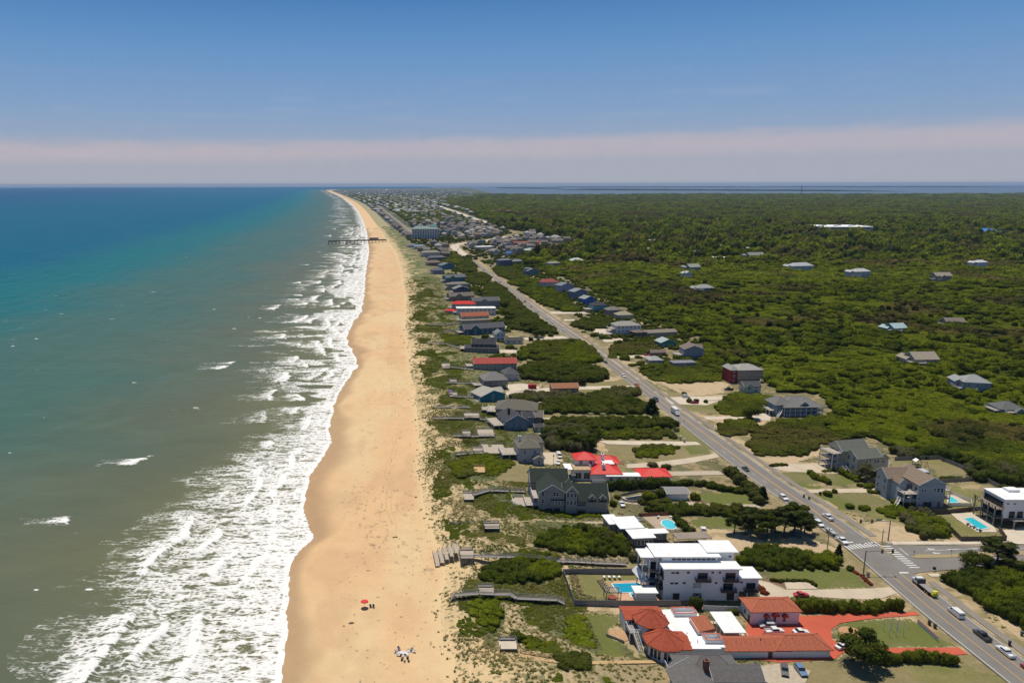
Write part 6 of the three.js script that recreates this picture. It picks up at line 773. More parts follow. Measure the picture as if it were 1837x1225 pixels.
  // dune grass, in tufts
  const blade = []; { const r = rngOf(4), pos = [], nor = [], col = []; for (let k = 0; k < 22; k++) { const a = r() * 6.3, l = .5 + .6 * r(), b = [(r() - .5) * .5, 0, (r() - .5) * .5], t = [b[0] + Math.cos(a) * .85 * l, .5 * l, b[2] + Math.sin(a) * .85 * l], w = .13, tone = .7 + .5 * r(); for (const p of [[b[0] + Math.sin(a) * w, 0, b[2] - Math.cos(a) * w], [b[0] - Math.sin(a) * w, 0, b[2] + Math.cos(a) * w], t]) { pos.push(...p); nor.push(Math.cos(a) * .3, .9, Math.sin(a) * .3); col.push(tone, tone, tone); } } const g = new THREE.BufferGeometry(); g.setAttribute('position', new THREE.Float32BufferAttribute(pos, 3)); g.setAttribute('normal', new THREE.Float32BufferAttribute(nor, 3)); g.setAttribute('color', new THREE.Float32BufferAttribute(col, 3)); blade.push(g); }
  const tufts = [], low = [], r = rngOf(12);
  for (let f = 150; f < 1000; ) { const st = f < 480 ? .8 : 1.9; const t = toeX(f); for (let x = t - 3; x < t + 85; x += st) { const X = x + (r() - .5) * st, F = f + (r() - .5) * st, s = X - toeX(f), k = r(), k2 = r(), z = zoneAt(X, F); if (z === HARD || z === BUILT || z === LAWN || z === DRY || z === SAND || z === THICK) continue;
      const n = fbm(X / 4.2, F / 4.2, 3), n2 = fbm(X / 13, F / 15, 2), den = sst(-1, 12, s) * (.45 + .5 * sst(.35, .6, n2)) * (s > 45 ? .5 : 1) * (s < 6 ? .6 : 1);
      if (n > .44 - .1 * sst(8, 30, s) && k < den) { const sz = (st > 1 ? 1.5 : .85) * (.6 + .7 * k2); tufts.push([X, ht(X, -F) - .03, -F, sz * .9, sz * .7, k * 40, jit(mix3([.30, .25, .11], [.16, .165, .045], sst(.25, .55, fbm(X / 9 + 4, F / 9, 2) + .3 * (k2 - .5))), k, .4)]); }
      if (s > 9 && s < 46 && k2 < .6 && fbm(X / 9 + 33, F / 15, 3) > .50 + .12 * Math.abs(s - 24) / 20 + .03 * (1 - sst(240, 420, F)) + .2 * sst(850, 990, F)) low.push([X, ht(X, -F) - .1, -F, st * (1.1 + .7 * k), (.12 + .26 * k2) * (st > 1 ? 1.5 : 1), k * 6.3, jit(mix3(mix3(VG.deep, VG.green, k2), VG.olive, sst(.4, .7, n2)), k, .4)]); } f += st; }
  grove('dune_grass', 'tufts of straw and olive dune grass behind the beach', tufts, blade, leafMat(1, 1, 1), 'grass'); grove('dune_scrub', 'low bright green scrub on the dunes', low, CL.dome, vm, 'scrub');
  const yard = []; for (let f = 155; f < 480; f += 1.5) for (let x = toeX(f) + 60; x < roadX(f) + 90; x += 1.5) { const X = x + (r() - .5) * 1.5, F = f + (r() - .5) * 1.5, z = zoneAt(X, F), k = r(), k2 = r(), rd = Math.abs(X - roadX(F)); if (z || rd < roadHalf(F) + 5.5) continue; if (fbm(X / 6 + 2, F / 6, 3) > .5 && k < .55) yard.push([X, ht(X, -F) - .03, -F, .5 + .5 * k2, .3 + .35 * k2, k * 40, jit(mix3([.3, .25, .115], [.16, .165, .045], sst(.4, .6, fbm(X / 14 + 9, F / 14, 2))), k2, .4)]); }
  grove('rough_grass', 'rough dry grass of the yards and verges', yard, blade, leafMat(1, 1, 1), 'grass');
}
// ---------------------------------------------------------------- boardwalks, decks, fences, pools
const yOf = (u, v) => GT(u, v)[1];
function boardwalk(label, pts, w = 1.6, y = 1.2, o = {}) {                    // pts [u, v, height above ground]
  const P = pts.map(p => { const q = GT(p[0], p[1]), yy = p[2] ?? y, g = G(p[0], p[1], q[1] + yy); return [g[0], ht(g[0], -g[1]), -g[1], ht(g[0], -g[1]) + yy]; });
  const ox = P[0][0], oz = P[0][2], oy = P[0][1], t = thing('boardwalk', label, 'boardwalk', ox, oy, oz, 0, 'boardwalks over the dunes'), m = o.m ?? M.woodGrey;
  for (let i = 0; i + 1 < P.length; i++) { const a = P[i], b = P[i + 1], A = [a[0] - ox, a[3] - oy, a[2] - oz], B = [b[0] - ox, b[3] - oy, b[2] - oz], L = Math.hypot(B[0] - A[0], B[2] - A[2]), nx = -(B[2] - A[2]) / L * w / 2, nz = (B[0] - A[0]) / L * w / 2;
    mesh('walkway', metricUV(bar(A, B, w, .14)), o.top ?? m, t); if (o.rails === false) continue; const n = Math.max(1, Math.round(L / 2.2));
    for (const s of [-1, 1]) { const g = []; for (const k of [1.0, .55]) g.push(bar([A[0] + s * nx, A[1] + k, A[2] + s * nz], [B[0] + s * nx, B[1] + k, B[2] + s * nz], .1, .1)); const rl = mesh('railing', merge(g), m, t), ps = []; for (let k = 0; k <= n; k++) { const q = k / n, x = lerp(A[0], B[0], q) + s * nx, yy = lerp(A[1], B[1], q), z = lerp(A[2], B[2], q) + s * nz; ps.push(box(.13, 1.0 + Math.max(.3, yy + 1), .13, x, (1.0 + yy - Math.max(.3, yy + 1)) / 2 + .0, z)); } mesh('posts', merge(ps), m, rl); } }
  return t;
}
function platform(label, u0, v0, u1, v1, y, o = {}) {                         // a square deck seen between picture rows v0 (back) and v1 (front)
  const c = GT((u0 + u1) / 2, v1), a = G(u0, v1, c[1] + y), b = G(u1, v1, c[1] + y), e = G(u0, v0, c[1] + y), w = b[0] - a[0], d = Math.max(2, e[1] - a[1]), t = thing(o.name ?? 'sun_deck', label, o.cat ?? 'deck', a[0], c[1], -a[1], 0, o.group), m = o.m ?? M.woodGrey;
  mesh('deck', metricUV(slab(0, w, y - .16, y, -d, 0)), o.top ?? M.woodPale, t); for (const [x, z] of [[.1, -.1], [w - .1, -.1], [.1, -d + .1], [w - .1, -d + .1]]) mesh('post', box(.18, y + 1.8, .18, x, (y + 1.2) / 2 - .4, z), m, t);
  const bench = (x0, x1, z0, z1) => { mesh('bench', slab(x0, x1, y + .38, y + .46, z0, z1), m, t); };
  const S = { f: [[0, 0], [w, 0]], b: [[0, -d], [w, -d]], l: [[0, -d], [0, 0]], r: [[w, -d], [w, 0]] }; for (const k of o.rails ?? 'flbr') { const [p, q] = S[k], g = []; for (const yy of [1, .7, .4]) g.push(bar([p[0], y + yy, p[1]], [q[0], y + yy, q[1]], .06, .14)); mesh('railing', merge(g), m, t); } if (o.bench !== false) bench(.2, w - .2, -d + .2, -d + .65); stampW([[a[0] - .3, a[1] - .3], [b[0] + .3, a[1] - .3], [b[0] + .3, a[1] + d], [a[0] - .3, a[1] + d]], BUILT); return t;
}
function fence(label, pts, h = 1.8, m = M.woodGrey, group, o = {}) {
  const P = pts.map(p => GT(p[0], p[1])), t = thing(o.name ?? 'fence', label, o.cat ?? 'fence', ...P[0], 0, group), k0 = P[0];
  for (let i = 0; i + 1 < P.length; i++) { const a = P[i], b = P[i + 1], L = Math.hypot(b[0] - a[0], b[2] - a[2]), n = Math.max(1, Math.round(L / (o.bay ?? 2.4))); for (let k = 0; k < n; k++) { const A = [lerp(a[0], b[0], k / n) - k0[0], lerp(a[1], b[1], k / n) - k0[1] + h / 2 - .1, lerp(a[2], b[2], k / n) - k0[2]], B = [lerp(a[0], b[0], (k + 1) / n) - k0[0], lerp(a[1], b[1], (k + 1) / n) - k0[1] + h / 2 - .1, lerp(a[2], b[2], (k + 1) / n) - k0[2]]; if (o.rails) { const rg = [.15, .5, .88].map(q => bar([A[0], A[1] - h / 2 + h * q, A[2]], [B[0], B[1] - h / 2 + h * q, B[2]], .06, .12)); mesh('rails', merge(rg), m, t); } else mesh('panel', metricUV(bar(A, B, .06, h)), m, t); mesh('post', box(.16, h + .2, .16, A[0], A[1] + .05, A[2]), m, t); if (o.cap) mesh('coping', bar([A[0], A[1] + h / 2 + .06, A[2]], [B[0], B[1] + h / 2 + .06, B[2]], .34, .1), o.cap, t); } }
  return t;
}
function pool(label, pts, o = {}) {                                           // pts: outline in the picture, at ground level
  const y = o.y ?? .34, P = pts.map(p => G(p[0], p[1], y)), c = [P.reduce((s, p) => s + p[0], 0) / P.length, P.reduce((s, p) => s + p[1], 0) / P.length], rel = P.map(p => new THREE.Vector2(p[0] - c[0], p[1] - c[1])), t = thing('swimming_pool', label, 'pool', c[0], 0, -c[1]);
  const big = new THREE.Shape(rel.map(p => p.clone().multiplyScalar(1 + .45 / p.length()))); big.holes.push(new THREE.Path(rel)); const cg = new THREE.ExtrudeGeometry(big, { depth: .3, bevelEnabled: false }); cg.rotateX(-Math.PI / 2).translate(0, y - .28, 0); mesh('coping', metricUV(cg), M.paintW, t);
  const ext = (z0, z1, m, n) => { const g = new THREE.ExtrudeGeometry(new THREE.Shape(rel.map(p => p.clone().multiplyScalar(.999))), { depth: z1 - z0, bevelEnabled: false }); g.rotateX(-Math.PI / 2).translate(0, z0, 0); return mesh(n, metricUV(g), m, t); };
  const wm = matCache['pw' + (o.c ?? '')] ??= (() => { const m = new THREE.MeshPhysicalMaterial({ roughness: .08, ior: 1.33, bumpMap: T.stain, bumpScale: .03 }); m.color.setRGB(...(o.c ?? [.03, .42, .53])); return m; })(); ext(y - .3, y - .04, wm, 'water'); stampW(P, BUILT); return t;
}
const lounger = (() => { const g = merge([slab(-.33, .33, .3, .38, -.2, 1.1), bar([0, .35, -.2], [0, .85, -.75], .66, .07)]), l = merge([[-.28, -.1], [.28, -.1], [-.28, 1], [.28, 1]].map(p => box(.06, .3, .06, p[0], .15, p[1]))); return (u, v, turn, label, group, m = M.woodDark) => { const p = GT(u, v), o = thing('lounger', label, 'lounger', p[0], p[1] + .15, p[2], turn, group); mesh('seat', g, m, o); mesh('legs', l, m, o); return o; }; })();
function pole(name, u, v, h, r, m, label, cat, group) { const p = GT(u, v); const o = mesh(name, cyl(r, r * .8, h, 0, 0, 0, 8), m); o.position.set(...p); tag(o, label, cat, group); return o; }
function buildYardThings() {
  boardwalk('long grey boardwalk crossing the dune to the switchback beach stairs', [[851, 997], [930, 1000, 1.3], [994, 1006, 1.0], [1060, 1009, .8], [1124, 1012, .5]]);
  platform('weathered gazebo deck at the head of the switchback stairs', 826, 986, 851, 1001, 2.0);
  { const p = [[824, 1000, 2], [818, 996, 1.7], [810, 1001, 1.5], [804, 1004, 1.2], [796, 1008, .9], [784, 1014, .35]], t = thing('beach_stairs', 'wide grey wooden stair flights running down to the sand', 'stairs', ...GT(800, 1018), 0); const o = t.position; for (let k = 0; k < 5; k++) { const a = GT(785 + k * 8.6, 1018 - k * 3.2), b = GT(780 + k * 8.6, 995 - k * 1.5), y = .5 + k * .5; mesh('flight', metricUV(bar([a[0] - o.x, a[1] - o.y + y, a[2] - o.z], [b[0] - o.x, b[1] - o.y + y + .25, b[2] - o.z], 1.25, .12)), M.woodPale, t); for (const s of [-.68, .68]) { mesh('handrail', bar([a[0] - o.x + s, a[1] - o.y + y + .95, a[2] - o.z], [b[0] - o.x + s, b[1] - o.y + y + 1.2, b[2] - o.z], .1), M.woodGrey, t); for (const q of [a, b]) mesh('post', box(.12, y + 1.6, .12, q[0] - o.x + s, q[1] - o.y + y / 2 + .1, q[2] - o.z), M.woodGrey, t); } } }
  boardwalk('grey boardwalk from the fenced pool garden over the dune', [[808, 1076, .2], [816, 1068, 1.2], [860, 1066, 1.5], [887, 1066, 1.5], [916, 1066, 1.4], [927, 1072, .9], [1000, 1076, .9], [1014, 1083, .1]]); platform('small viewing deck beside the grey boardwalk', 859, 1052, 887, 1064, 1.5, { rails: 'lbr' });
  platform('bleached sun deck with a table at the head of the low orange walk', 897, 1147, 929, 1164, .9, { rails: 'rb', top: M.paleConc }); boardwalk('low orange timber walk leading to the red villa', [[932, 1176, .15], [992, 1186, .15], [1060, 1189, .15], [1176, 1187, .15]], 1.3, .15, { rails: false, top: M.woodNew }); fence('pale split rail beside the orange walk', [[934, 1171], [990, 1181]], 1, M.woodNew, null, { rails: true });
  platform('small white deck at the end of the dark boardwalk', 832, 884, 851, 896, .9, { rails: 'b' }); boardwalk('dark boardwalk to the patio of the green roofed house', [[850, 887], [877, 880, .9], [942, 882, .6]]); platform('square grey deck with railed sides beside the sandy path', 869, 938, 897, 948, 1.1); platform('new yellow timber platform on the dune grass', 852, 837, 871, 847, .5, { top: M.woodNew, m: M.woodNew, rails: 'br', bench: false }); fence('short rail fence on the open dune', [[806, 940], [825, 941], [853, 938]], 1.1, M.woodGrey, null, { rails: true });
  drape(strip([[897, 941], [930, 942], [970, 940], [1020, 937.5], [1082, 938]].map(p => G(...p)), 1.3), .14, 'sand_path', M.gravel);
  drape(strip([[1130, 1152], [1128, 1165], [1138, 1175], [1142, 1185]].map(p => G(...p)), 1.0), .1, 'stepping_path', M.paleConc);
  for (const [l, ...p] of [['boardwalk leading to the pool of the light grey house', [818, 814], [866, 811]], ['boardwalk beside the pool of the blue house', [812, 782], [845, 783], [888, 783]], ['pale boardwalk above the raised blue pool', [778, 730], [843, 731]], ['pale boardwalk below the raised blue pool', [778, 749], [829, 750], [872, 752]], ['boardwalk of the turquoise house', [815, 711], [850, 712]], ['boardwalk of the grey hip roofed house', [800, 687], [862, 688]], ['boardwalk of the long red roofed house', [800, 656], [838, 661], [850, 663]], ['boardwalk of the nearly black house', [768, 615], [800, 617], [832, 626]], ['boardwalk of the navy gabled house', [795, 594], [832, 592]], ['boardwalk of the tan inn', [768, 583], [800, 582], [828, 579]]]) boardwalk(l, p, 1.5, .9);
  platform('pool deck of the light grey house', 866, 797, 908, 813, .5, { name: 'pool_deck', rails: 'lb', bench: false }); pool('small blue pool on the deck of the light grey house', [[872, 804], [891, 804], [894, 810], [873, 810]], { y: .75 }); platform('sun deck at the seaward end of the pool of the light grey house', 849, 803, 868, 813, .9); platform('pool deck of the blue house', 858, 770, 888, 783, .5, { name: 'pool_deck', rails: 'lb', bench: false }); pool('narrow blue pool on the deck of the blue house', [[863, 775], [884, 774], [886, 781], [862, 781]], { y: .75 }); platform('lookout deck beside the boardwalk of the blue house', 830, 773, 845, 781, 1); platform('raised frame of the pale blue pool', 833, 741, 861, 749, 1.2, { name: 'pool_deck', bench: false }); pool('raised pale blue pool beside the boardwalks', [[836, 741], [857, 741], [860, 747.5], [836, 747.5]], { y: 1.5, c: [.25, .42, .5] });
  platform('deck with a purple umbrella', 806, 704, 821, 711, .8); { const p = GT(808, 709), o = thing('parasol', 'purple beach umbrella on a dune deck', 'umbrella', p[0], p[1] + .8, p[2]); mesh('pole', cyl(.04, .04, 2.1), M.trim, o); mesh('canopy', new THREE.ConeGeometry(1.5, .6, 10).translate(0, 2.2, 0), flat(.16, .06, .3), o); } platform('lookout deck of the grey hip roofed house', 807, 681, 820, 687, 1); platform('white deck of the long red roofed house', 793, 652, 808, 660, .9);
  // the fenced garden of the white building
  const FG = 'fences'; fence('tall grey board fence round the pool garden of the white building', [[1149, 1030], [1090, 1029.5], [1010, 1031], [1031, 1087], [1080, 1087.5], [1150, 1088], [1222, 1087]], 2.0, M.woodGrey, FG);
  drape(areaOf([[1084, 1044], [1160, 1041], [1172, 1060], [1188, 1078], [1110, 1080], [1098, 1064]]), .2, 'pool_terrace', mat(.55, .33, .2, .9, { map: T.stain })); pool('blue rectangular pool of the white building', [[1099, 1047], [1146, 1045.5], [1160, 1061.5], [1110, 1063]], { c: [.012, .27, .40] }); pool('small spa pool behind the pool house', [[1131, 1064], [1152, 1063.5], [1153, 1070], [1134, 1071]], { c: [.1, .45, .52], y: .34 });
  { const p = GT(1088, 1079), q = GT(1113, 1079), o = thing('pergola', 'small dark timber pergola beside the pool', 'pergola', p[0], p[1], p[2]), w = q[0] - p[0], d = 3; for (const [x, z] of [[0, 0], [w, 0], [0, -d], [w, -d]]) mesh('post', box(.18, 2.9, .18, x, 1.4, z), M.woodDark, o); for (let k = 0; k < 9; k++) mesh('slat', box(.14, .12, d + .8, w * k / 8, 2.95, -d / 2), M.woodGrey, o); for (const z of [0, -d]) mesh('beam', box(w + .6, .2, .14, w / 2, 2.78, z), M.woodDark, o); const t = thing('fire_table', 'round red table under the pergola', 'table', p[0] + w / 2, p[1], p[2] - 1.4); mesh('top', cyl(1.3, 1.3, .1, 0, .6, 0, 16), flat(.35, .07, .04), t); mesh('base', cyl(.7, .7, .6, 0, 0, 0, 12), M.dark, t); }
  for (let k = 0; k < 4; k++) lounger(1085 + k * 9, 1038.5, Math.PI, 'pale lounger on the grass behind the pool', 'loungers behind the pool', M.trim); for (let k = 0; k < 6; k++) lounger(1078 + k * 2.4, 1044 + k * 3.4, -Math.PI / 2, 'dark lounger in the row at the end of the pool', 'dark loungers beside the pool');
  fence('white garden wall behind the villa', [[1262, 1095], [1342, 1098]], 1.7, M.white, FG, { name: 'garden_wall', cat: 'wall', bay: 8 }); fence('low timber retaining wall beside the villa stairs', [[1088, 1141], [1120, 1154]], .9, M.woodPale, FG); { const p = GT(1108, 1140); const g = new THREE.SphereGeometry(1, 20, 8, 0, 6.3, 0, 1.57); g.scale(3.4, .5, 3.2); const o = mesh('sand_mound', g, mat(.5, .31, .16, .97, { map: T.speck })); o.position.set(p[0], p[1] - .05, p[2]); o.userData.kind = 'structure'; }
  fence('white wall with red coping at the edge of the flagpole lawn', [[1647, 1118], [1684, 1151]], 1.3, M.white, FG, { name: 'garden_wall', cat: 'wall', bay: 20, cap: flat(.36, .1, .07) });
  [[1585, 1131], [1600, 1130], [1611, 1130], [1596, 1141], [1608, 1141], [1621, 1141]].forEach(p => pole('flagpole', p[0], p[1], 4.6, .09, M.trim, 'bare white flagpole on the oval lawn', 'flagpole', 'flagpoles on the oval lawn'));
  { const p = GT(1527, 1135); const g = new THREE.CylinderGeometry(3, 3, .1, 24); const o = mesh('sand_bed', g, mat(.5, .28, .14, .95, { map: T.speck })); o.position.set(p[0], p[1] + .08, p[2]); o.userData.kind = 'structure'; const s = shrub(1527, 1134, .8, 1.6, 'deep', 'small dark plant in the round sand bed', null, 'bush', 2); }
  // fences and pools right of the road
  fence('grey board fence round the play yard', [[1606, 826], [1684, 823.5], [1720, 838], [1760, 858], [1800, 880]], 1.8, M.woodGrey, FG); fence('low grey fence below the play yard', [[1560, 866], [1600, 866]], 1.8, M.woodGrey, FG); fence('grey fence between the play yard and the putting green', [[1684, 866], [1725, 864], [1762, 861]], 1.6, M.woodGrey, FG);
  fence('dark stained fence between the grey blue and modern houses', [[1655, 923], [1700, 922], [1758, 915]], 1.8, M.woodDark, FG); fence('dark stained fence round the garden of the modern house', [[1699, 946], [1725, 971.5], [1770, 971], [1806, 970], [1793, 952]], 1.9, M.woodDark, FG);
  drape(areaOf([[1707, 922], [1745, 920], [1778, 935], [1790, 955], [1755, 955], [1718, 932]]), .16, 'pool_terrace', M.paleConc); pool('bright blue pool of the modern house', [[1731, 929.5], [1746, 928.5], [1775, 946.5], [1757, 950]], { c: [.03, .42, .5] }); for (let k = 0; k < 5; k++) lounger(1737 + k * 5.6, 942 + k * 2.9, 2.2, 'lounger along the near edge of the modern pool', 'loungers of the modern house', k % 2 ? M.trim : M.woodDark);
  fence('white vinyl fence round the pool of the grey blue house', [[1706, 886], [1743, 901], [1744, 908], [1704, 909]], 1.3, M.trim, FG, { bay: 4 }); drape(areaOf([[1700, 888], [1712, 888], [1740, 902], [1700, 903]]), .14, 'pool_terrace', M.paleConc); pool('turquoise pool behind the white fence', [[1704, 892], [1709, 891], [1722, 900.5], [1704, 901.5]], { c: [.06, .5, .55] });
  { const p = areaOf([[1722, 873], [1760, 872.5], [1764, 878], [1745, 880], [1728, 878]]); drape(p, .1, 'putting_green', mat(.05, .13, .06, .95)); }
  { const p = GT(1645, 838), o = thing('play_set', 'wooden play tower with white awning and swings in the fenced yard', 'play set', p[0], p[1], p[2]); for (const [x, z] of [[-1.2, -1], [1.2, -1], [-1.2, 1], [1.2, 1]]) mesh('post', box(.14, 3, .14, x, 1.5, z), M.woodDark, o); mesh('floor', slab(-1.3, 1.3, 1.2, 1.35, -1.1, 1.1), M.wood, o); mesh('awning', faces([[[-1.4, 2.9, -1.2], [0, 3.8, -1.2], [0, 3.8, 1.2], [-1.4, 2.9, 1.2]], [[0, 3.8, -1.2], [1.4, 2.9, -1.2], [1.4, 2.9, 1.2], [0, 3.8, 1.2]]]), M.trim, o); mesh('swing_beam', bar([1.2, 2.4, 0], [4.4, 2.4, 0], .14), M.woodDark, o); for (const z of [-1, 1]) mesh('swing_leg', bar([4.4, 2.4, 0], [4.7, 0, z], .12), M.woodDark, o); for (const x of [2.2, 3.4]) mesh('swing', merge([bar([x - .2, 2.4, 0], [x - .2, .6, 0], .03), bar([x + .2, 2.4, 0], [x + .2, .6, 0], .03), slab(x - .28, x + .28, .55, .6, -.12, .12)]), M.dark, o); mesh('slide', bar([-1.3, 1.25, 0], [-4, .2, .4], .6, .08), M.woodDark, o); }
  // pool and wall of the low white roofed house
  drape(areaOf([[1150, 926], [1210, 923.5], [1234, 950], [1180, 952], [1165, 938]]), .16, 'pool_terrace', mat(.4, .31, .22, .9, { map: T.stain })); { const c = [1200.5, 940.5], e = []; for (let k = 0; k < 20; k++) { const a = k / 20 * 6.283; e.push([c[0] + 13 * Math.cos(a) * .92 + Math.sin(a) * 5, c[1] + Math.sin(a) * 8.4]); } pool('oval turquoise pool on the terrace of the low white roofed house', e, { c: [.08, .5, .58] }); } fence('red brown screen wall round the oval pool terrace', [[1146, 927], [1209, 924.5], [1235, 952]], 1.5, mat(.3, .11, .06, .9, { map: T.plank }), FG, { name: 'screen_wall', cat: 'wall' }); fence('open timber rail on the near side of the oval pool', [[1202, 955], [1234, 952]], 1, M.woodPale, FG, { rails: true }); for (const [u, v, a] of [[1181, 929.5, 2.6], [1206, 929, -2.4]]) lounger(u, v, a, 'white lounger by the oval pool', 'white loungers by the oval pool', M.trim);
  fence('curved pale wall of the water garden', [[1112, 892], [1118, 899], [1135, 902], [1160, 901], [1180, 892]], 1.1, M.paleConc, FG, { name: 'garden_wall', cat: 'wall' }); fence('back wall of the water garden', [[1112, 891], [1145, 883], [1180, 884]], 1.1, flat(.2, .18, .16), FG, { name: 'garden_wall', cat: 'wall' }); pool('dark pond inside the curved wall', [[1120, 893], [1145, 889], [1170, 889], [1165, 896], [1130, 898]], { c: [.02, .025, .02] });
  fence('white sloping wall beside the road', [[1206, 773], [1221, 790]], .9, M.white, FG, { name: 'garden_wall', cat: 'wall', bay: 4 }); for (const [u, v] of [[1221, 789], [1228, 794]]) { const p = GT(u, v), o = thing('gate_pillar', 'stone pillar at the mouth of the long pale drive', 'pillar', ...p, 0, 'drive gate pillars'); mesh('shaft', box(.8, 1.8, .8, 0, .9, 0), M.paleConc, o); mesh('cap', box(1, .2, 1, 0, 1.9, 0), M.paleConc, o); }
  { const p = GT(955, 697), o = thing('container', 'red shipping container on a sandy lot', 'container', ...p, .1); mesh('box', box(4.6, 2.6, 2.4, 0, 1.3, 0), flat(.36, .025, .025), o); for (let k = 0; k < 9; k++) mesh('rib', box(.14, 2.4, .06, -2 + k * .5, 1.3, 1.22), flat(.3, .02, .02), o); } { const h = new House('beach_house', 'low cottage with orange brown roof behind the scrub', 'house', [992, 705], [1038, 704]); h.block(0, h.W, 0, 8, -.5, 3, wallMat(.28, .2, .14)); h.gable(0, h.W, 0, 8, 3, 2, 'x', roofMat(.36, .15, .07), wallMat(.28, .2, .14)); h.wins('f', 2, h.W - 2, 4, 1, 1.2, 1.2, 0); } { const h = new House('shed', 'small grey shed with black roof beside the blue house', 'shed', [960, 775], [975, 774.5]); h.block(0, h.W, 0, 4, -.3, 2.6, wallMat(.36, .36, .35)); h.gable(0, h.W, 0, 4, 2.6, 1.2, 'x', roofMat(.07, .065, .065), wallMat(.36, .36, .35)); h.door('f', h.W / 2, 0, 1.2, 2, 0, M.trim); }
}
// ---------------------------------------------------------------- vehicles. Each points along -z in its own axes.
const paint = (r, g, b) => matCache[`car${r},${g},${b}`] ??= (() => { const m = new THREE.MeshPhysicalMaterial({ roughness: .35, clearcoat: .8, clearcoatRoughness: .08 }); m.color.setRGB(r, g, b); return m; })();
const side = (pts, w, bev = .06) => { const s = new THREE.Shape(pts.map(p => new THREE.Vector2(p[0], p[1]))); const g = new THREE.ExtrudeGeometry(s, { depth: w - bev * 2, bevelEnabled: true, bevelSize: bev, bevelThickness: bev, bevelSegments: 2 }); g.translate(0, 0, -(w - bev * 2) / 2); return g.rotateY(Math.PI / 2); };   // pts: [forward, up]
const tyreG = new THREE.CylinderGeometry(.36, .36, .26, 16).rotateZ(Math.PI / 2), rimG = new THREE.CylinderGeometry(.22, .22, .28, 12).rotateZ(Math.PI / 2);
const CARS = {
  sedan: { L: 4.7, W: 1.82, body: [[-2.3, .32], [2.25, .3], [2.32, .62], [1.1, .9], [-1.75, .92], [-2.32, .85]], cab: [[-1.55, .9], [1.0, .88], [.3, 1.38], [-.95, 1.4]], roof: [[-1.0, 1.38], [.36, 1.36], [.28, 1.44], [-.92, 1.45]] },
  suv: { L: 4.8, W: 1.92, body: [[-2.3, .36], [2.3, .36], [2.36, .75], [1.2, 1.02], [-2.28, 1.05]], cab: [[-2.2, 1.02], [1.05, 1.0], [.35, 1.62], [-1.95, 1.64]], roof: [[-2.0, 1.6], [.42, 1.58], [.32, 1.7], [-1.9, 1.72]] },
  pickup: { L: 5.7, W: 1.98, body: [[-2.8, .42], [2.75, .42], [2.82, .86], [1.7, 1.08], [-.9, 1.08], [-.9, .62], [-2.74, .62], [-2.8, 1.05]], cab: [[-.85, 1.05], [1.5, 1.03], [.85, 1.68], [-.7, 1.7]], roof: [[-.78, 1.66], [.92, 1.64], [.82, 1.76], [-.68, 1.78]], bed: true },
  van: { L: 5.6, W: 2.02, body: [[-2.75, .4], [2.7, .4], [2.76, .9], [2.1, 1.15], [-2.72, 1.2]], cab: [[-2.6, 1.15], [2.0, 1.12], [1.25, 1.85], [-2.5, 1.9]], roof: [[-2.62, 1.62], [1.3, 1.62], [1.1, 2.02], [-2.56, 2.08]], panel: true },
};
function car(type, u, v, head, col, label, group, o = {}) {
  const p = o.road ? G(u, v, .17) : GT(u, v), y = o.road ? .17 : p[1] + .13, x = p[0], z = o.road ? -p[1] : p[2], c = CARS[type], t = thing(({ sedan: 'car', suv: 'sport_utility_car', pickup: 'pickup_truck', van: 'van' })[type], label, ({ sedan: 'car', suv: 'car', pickup: 'truck', van: 'van' })[type], x, y, z, head, group), m = paint(...col); t.scale.setScalar(.9);
  mesh('body', side(c.body, c.W, .07), m, t); mesh('windows', side(c.cab, c.W - .16, .08), M.glass, t); mesh('roof', side(c.roof, c.W - .2, .05), m, t);
  if (c.bed) for (const s of [-1, 1]) mesh('bed_side', slab(s * .92 - .05, s * .92 + .05, .6, 1.08, .9, 2.76), m, t);
  if (c.panel) for (const s of [-1, 1]) mesh('side_panel', slab(s * .955 - .03, s * .955 + .03, 1.1, 1.7, -.6, 2.6), m, t);
  const zf = c.L * .31; for (const s of [-1, 1]) for (const e of [-1, 1]) { const w = mesh('wheel', tyreG, M.rubber, t); w.position.set(s * (c.W / 2 - .14), .36, e * zf); mesh('rim', rimG, M.metal, w); }
  for (const s of [-1, 1]) { mesh('headlight', box(.36, .16, .06, s * (c.W / 2 - .32), .72, -c.L / 2 - .02), flat(.7, .7, .66, .2), t); mesh('tail_light', box(.18, .3, .06, s * (c.W / 2 - .2), .84, c.L / 2 - .06), flat(.35, .02, .015, .3), t); } mesh('bumper', box(c.W * .86, .18, .1, 0, .46, c.L / 2 - .04), flat(.06, .06, .065), t); mesh('bumper', box(c.W * .86, .18, .1, 0, .46, -c.L / 2 - .0), flat(.06, .06, .065), t); return t;
}
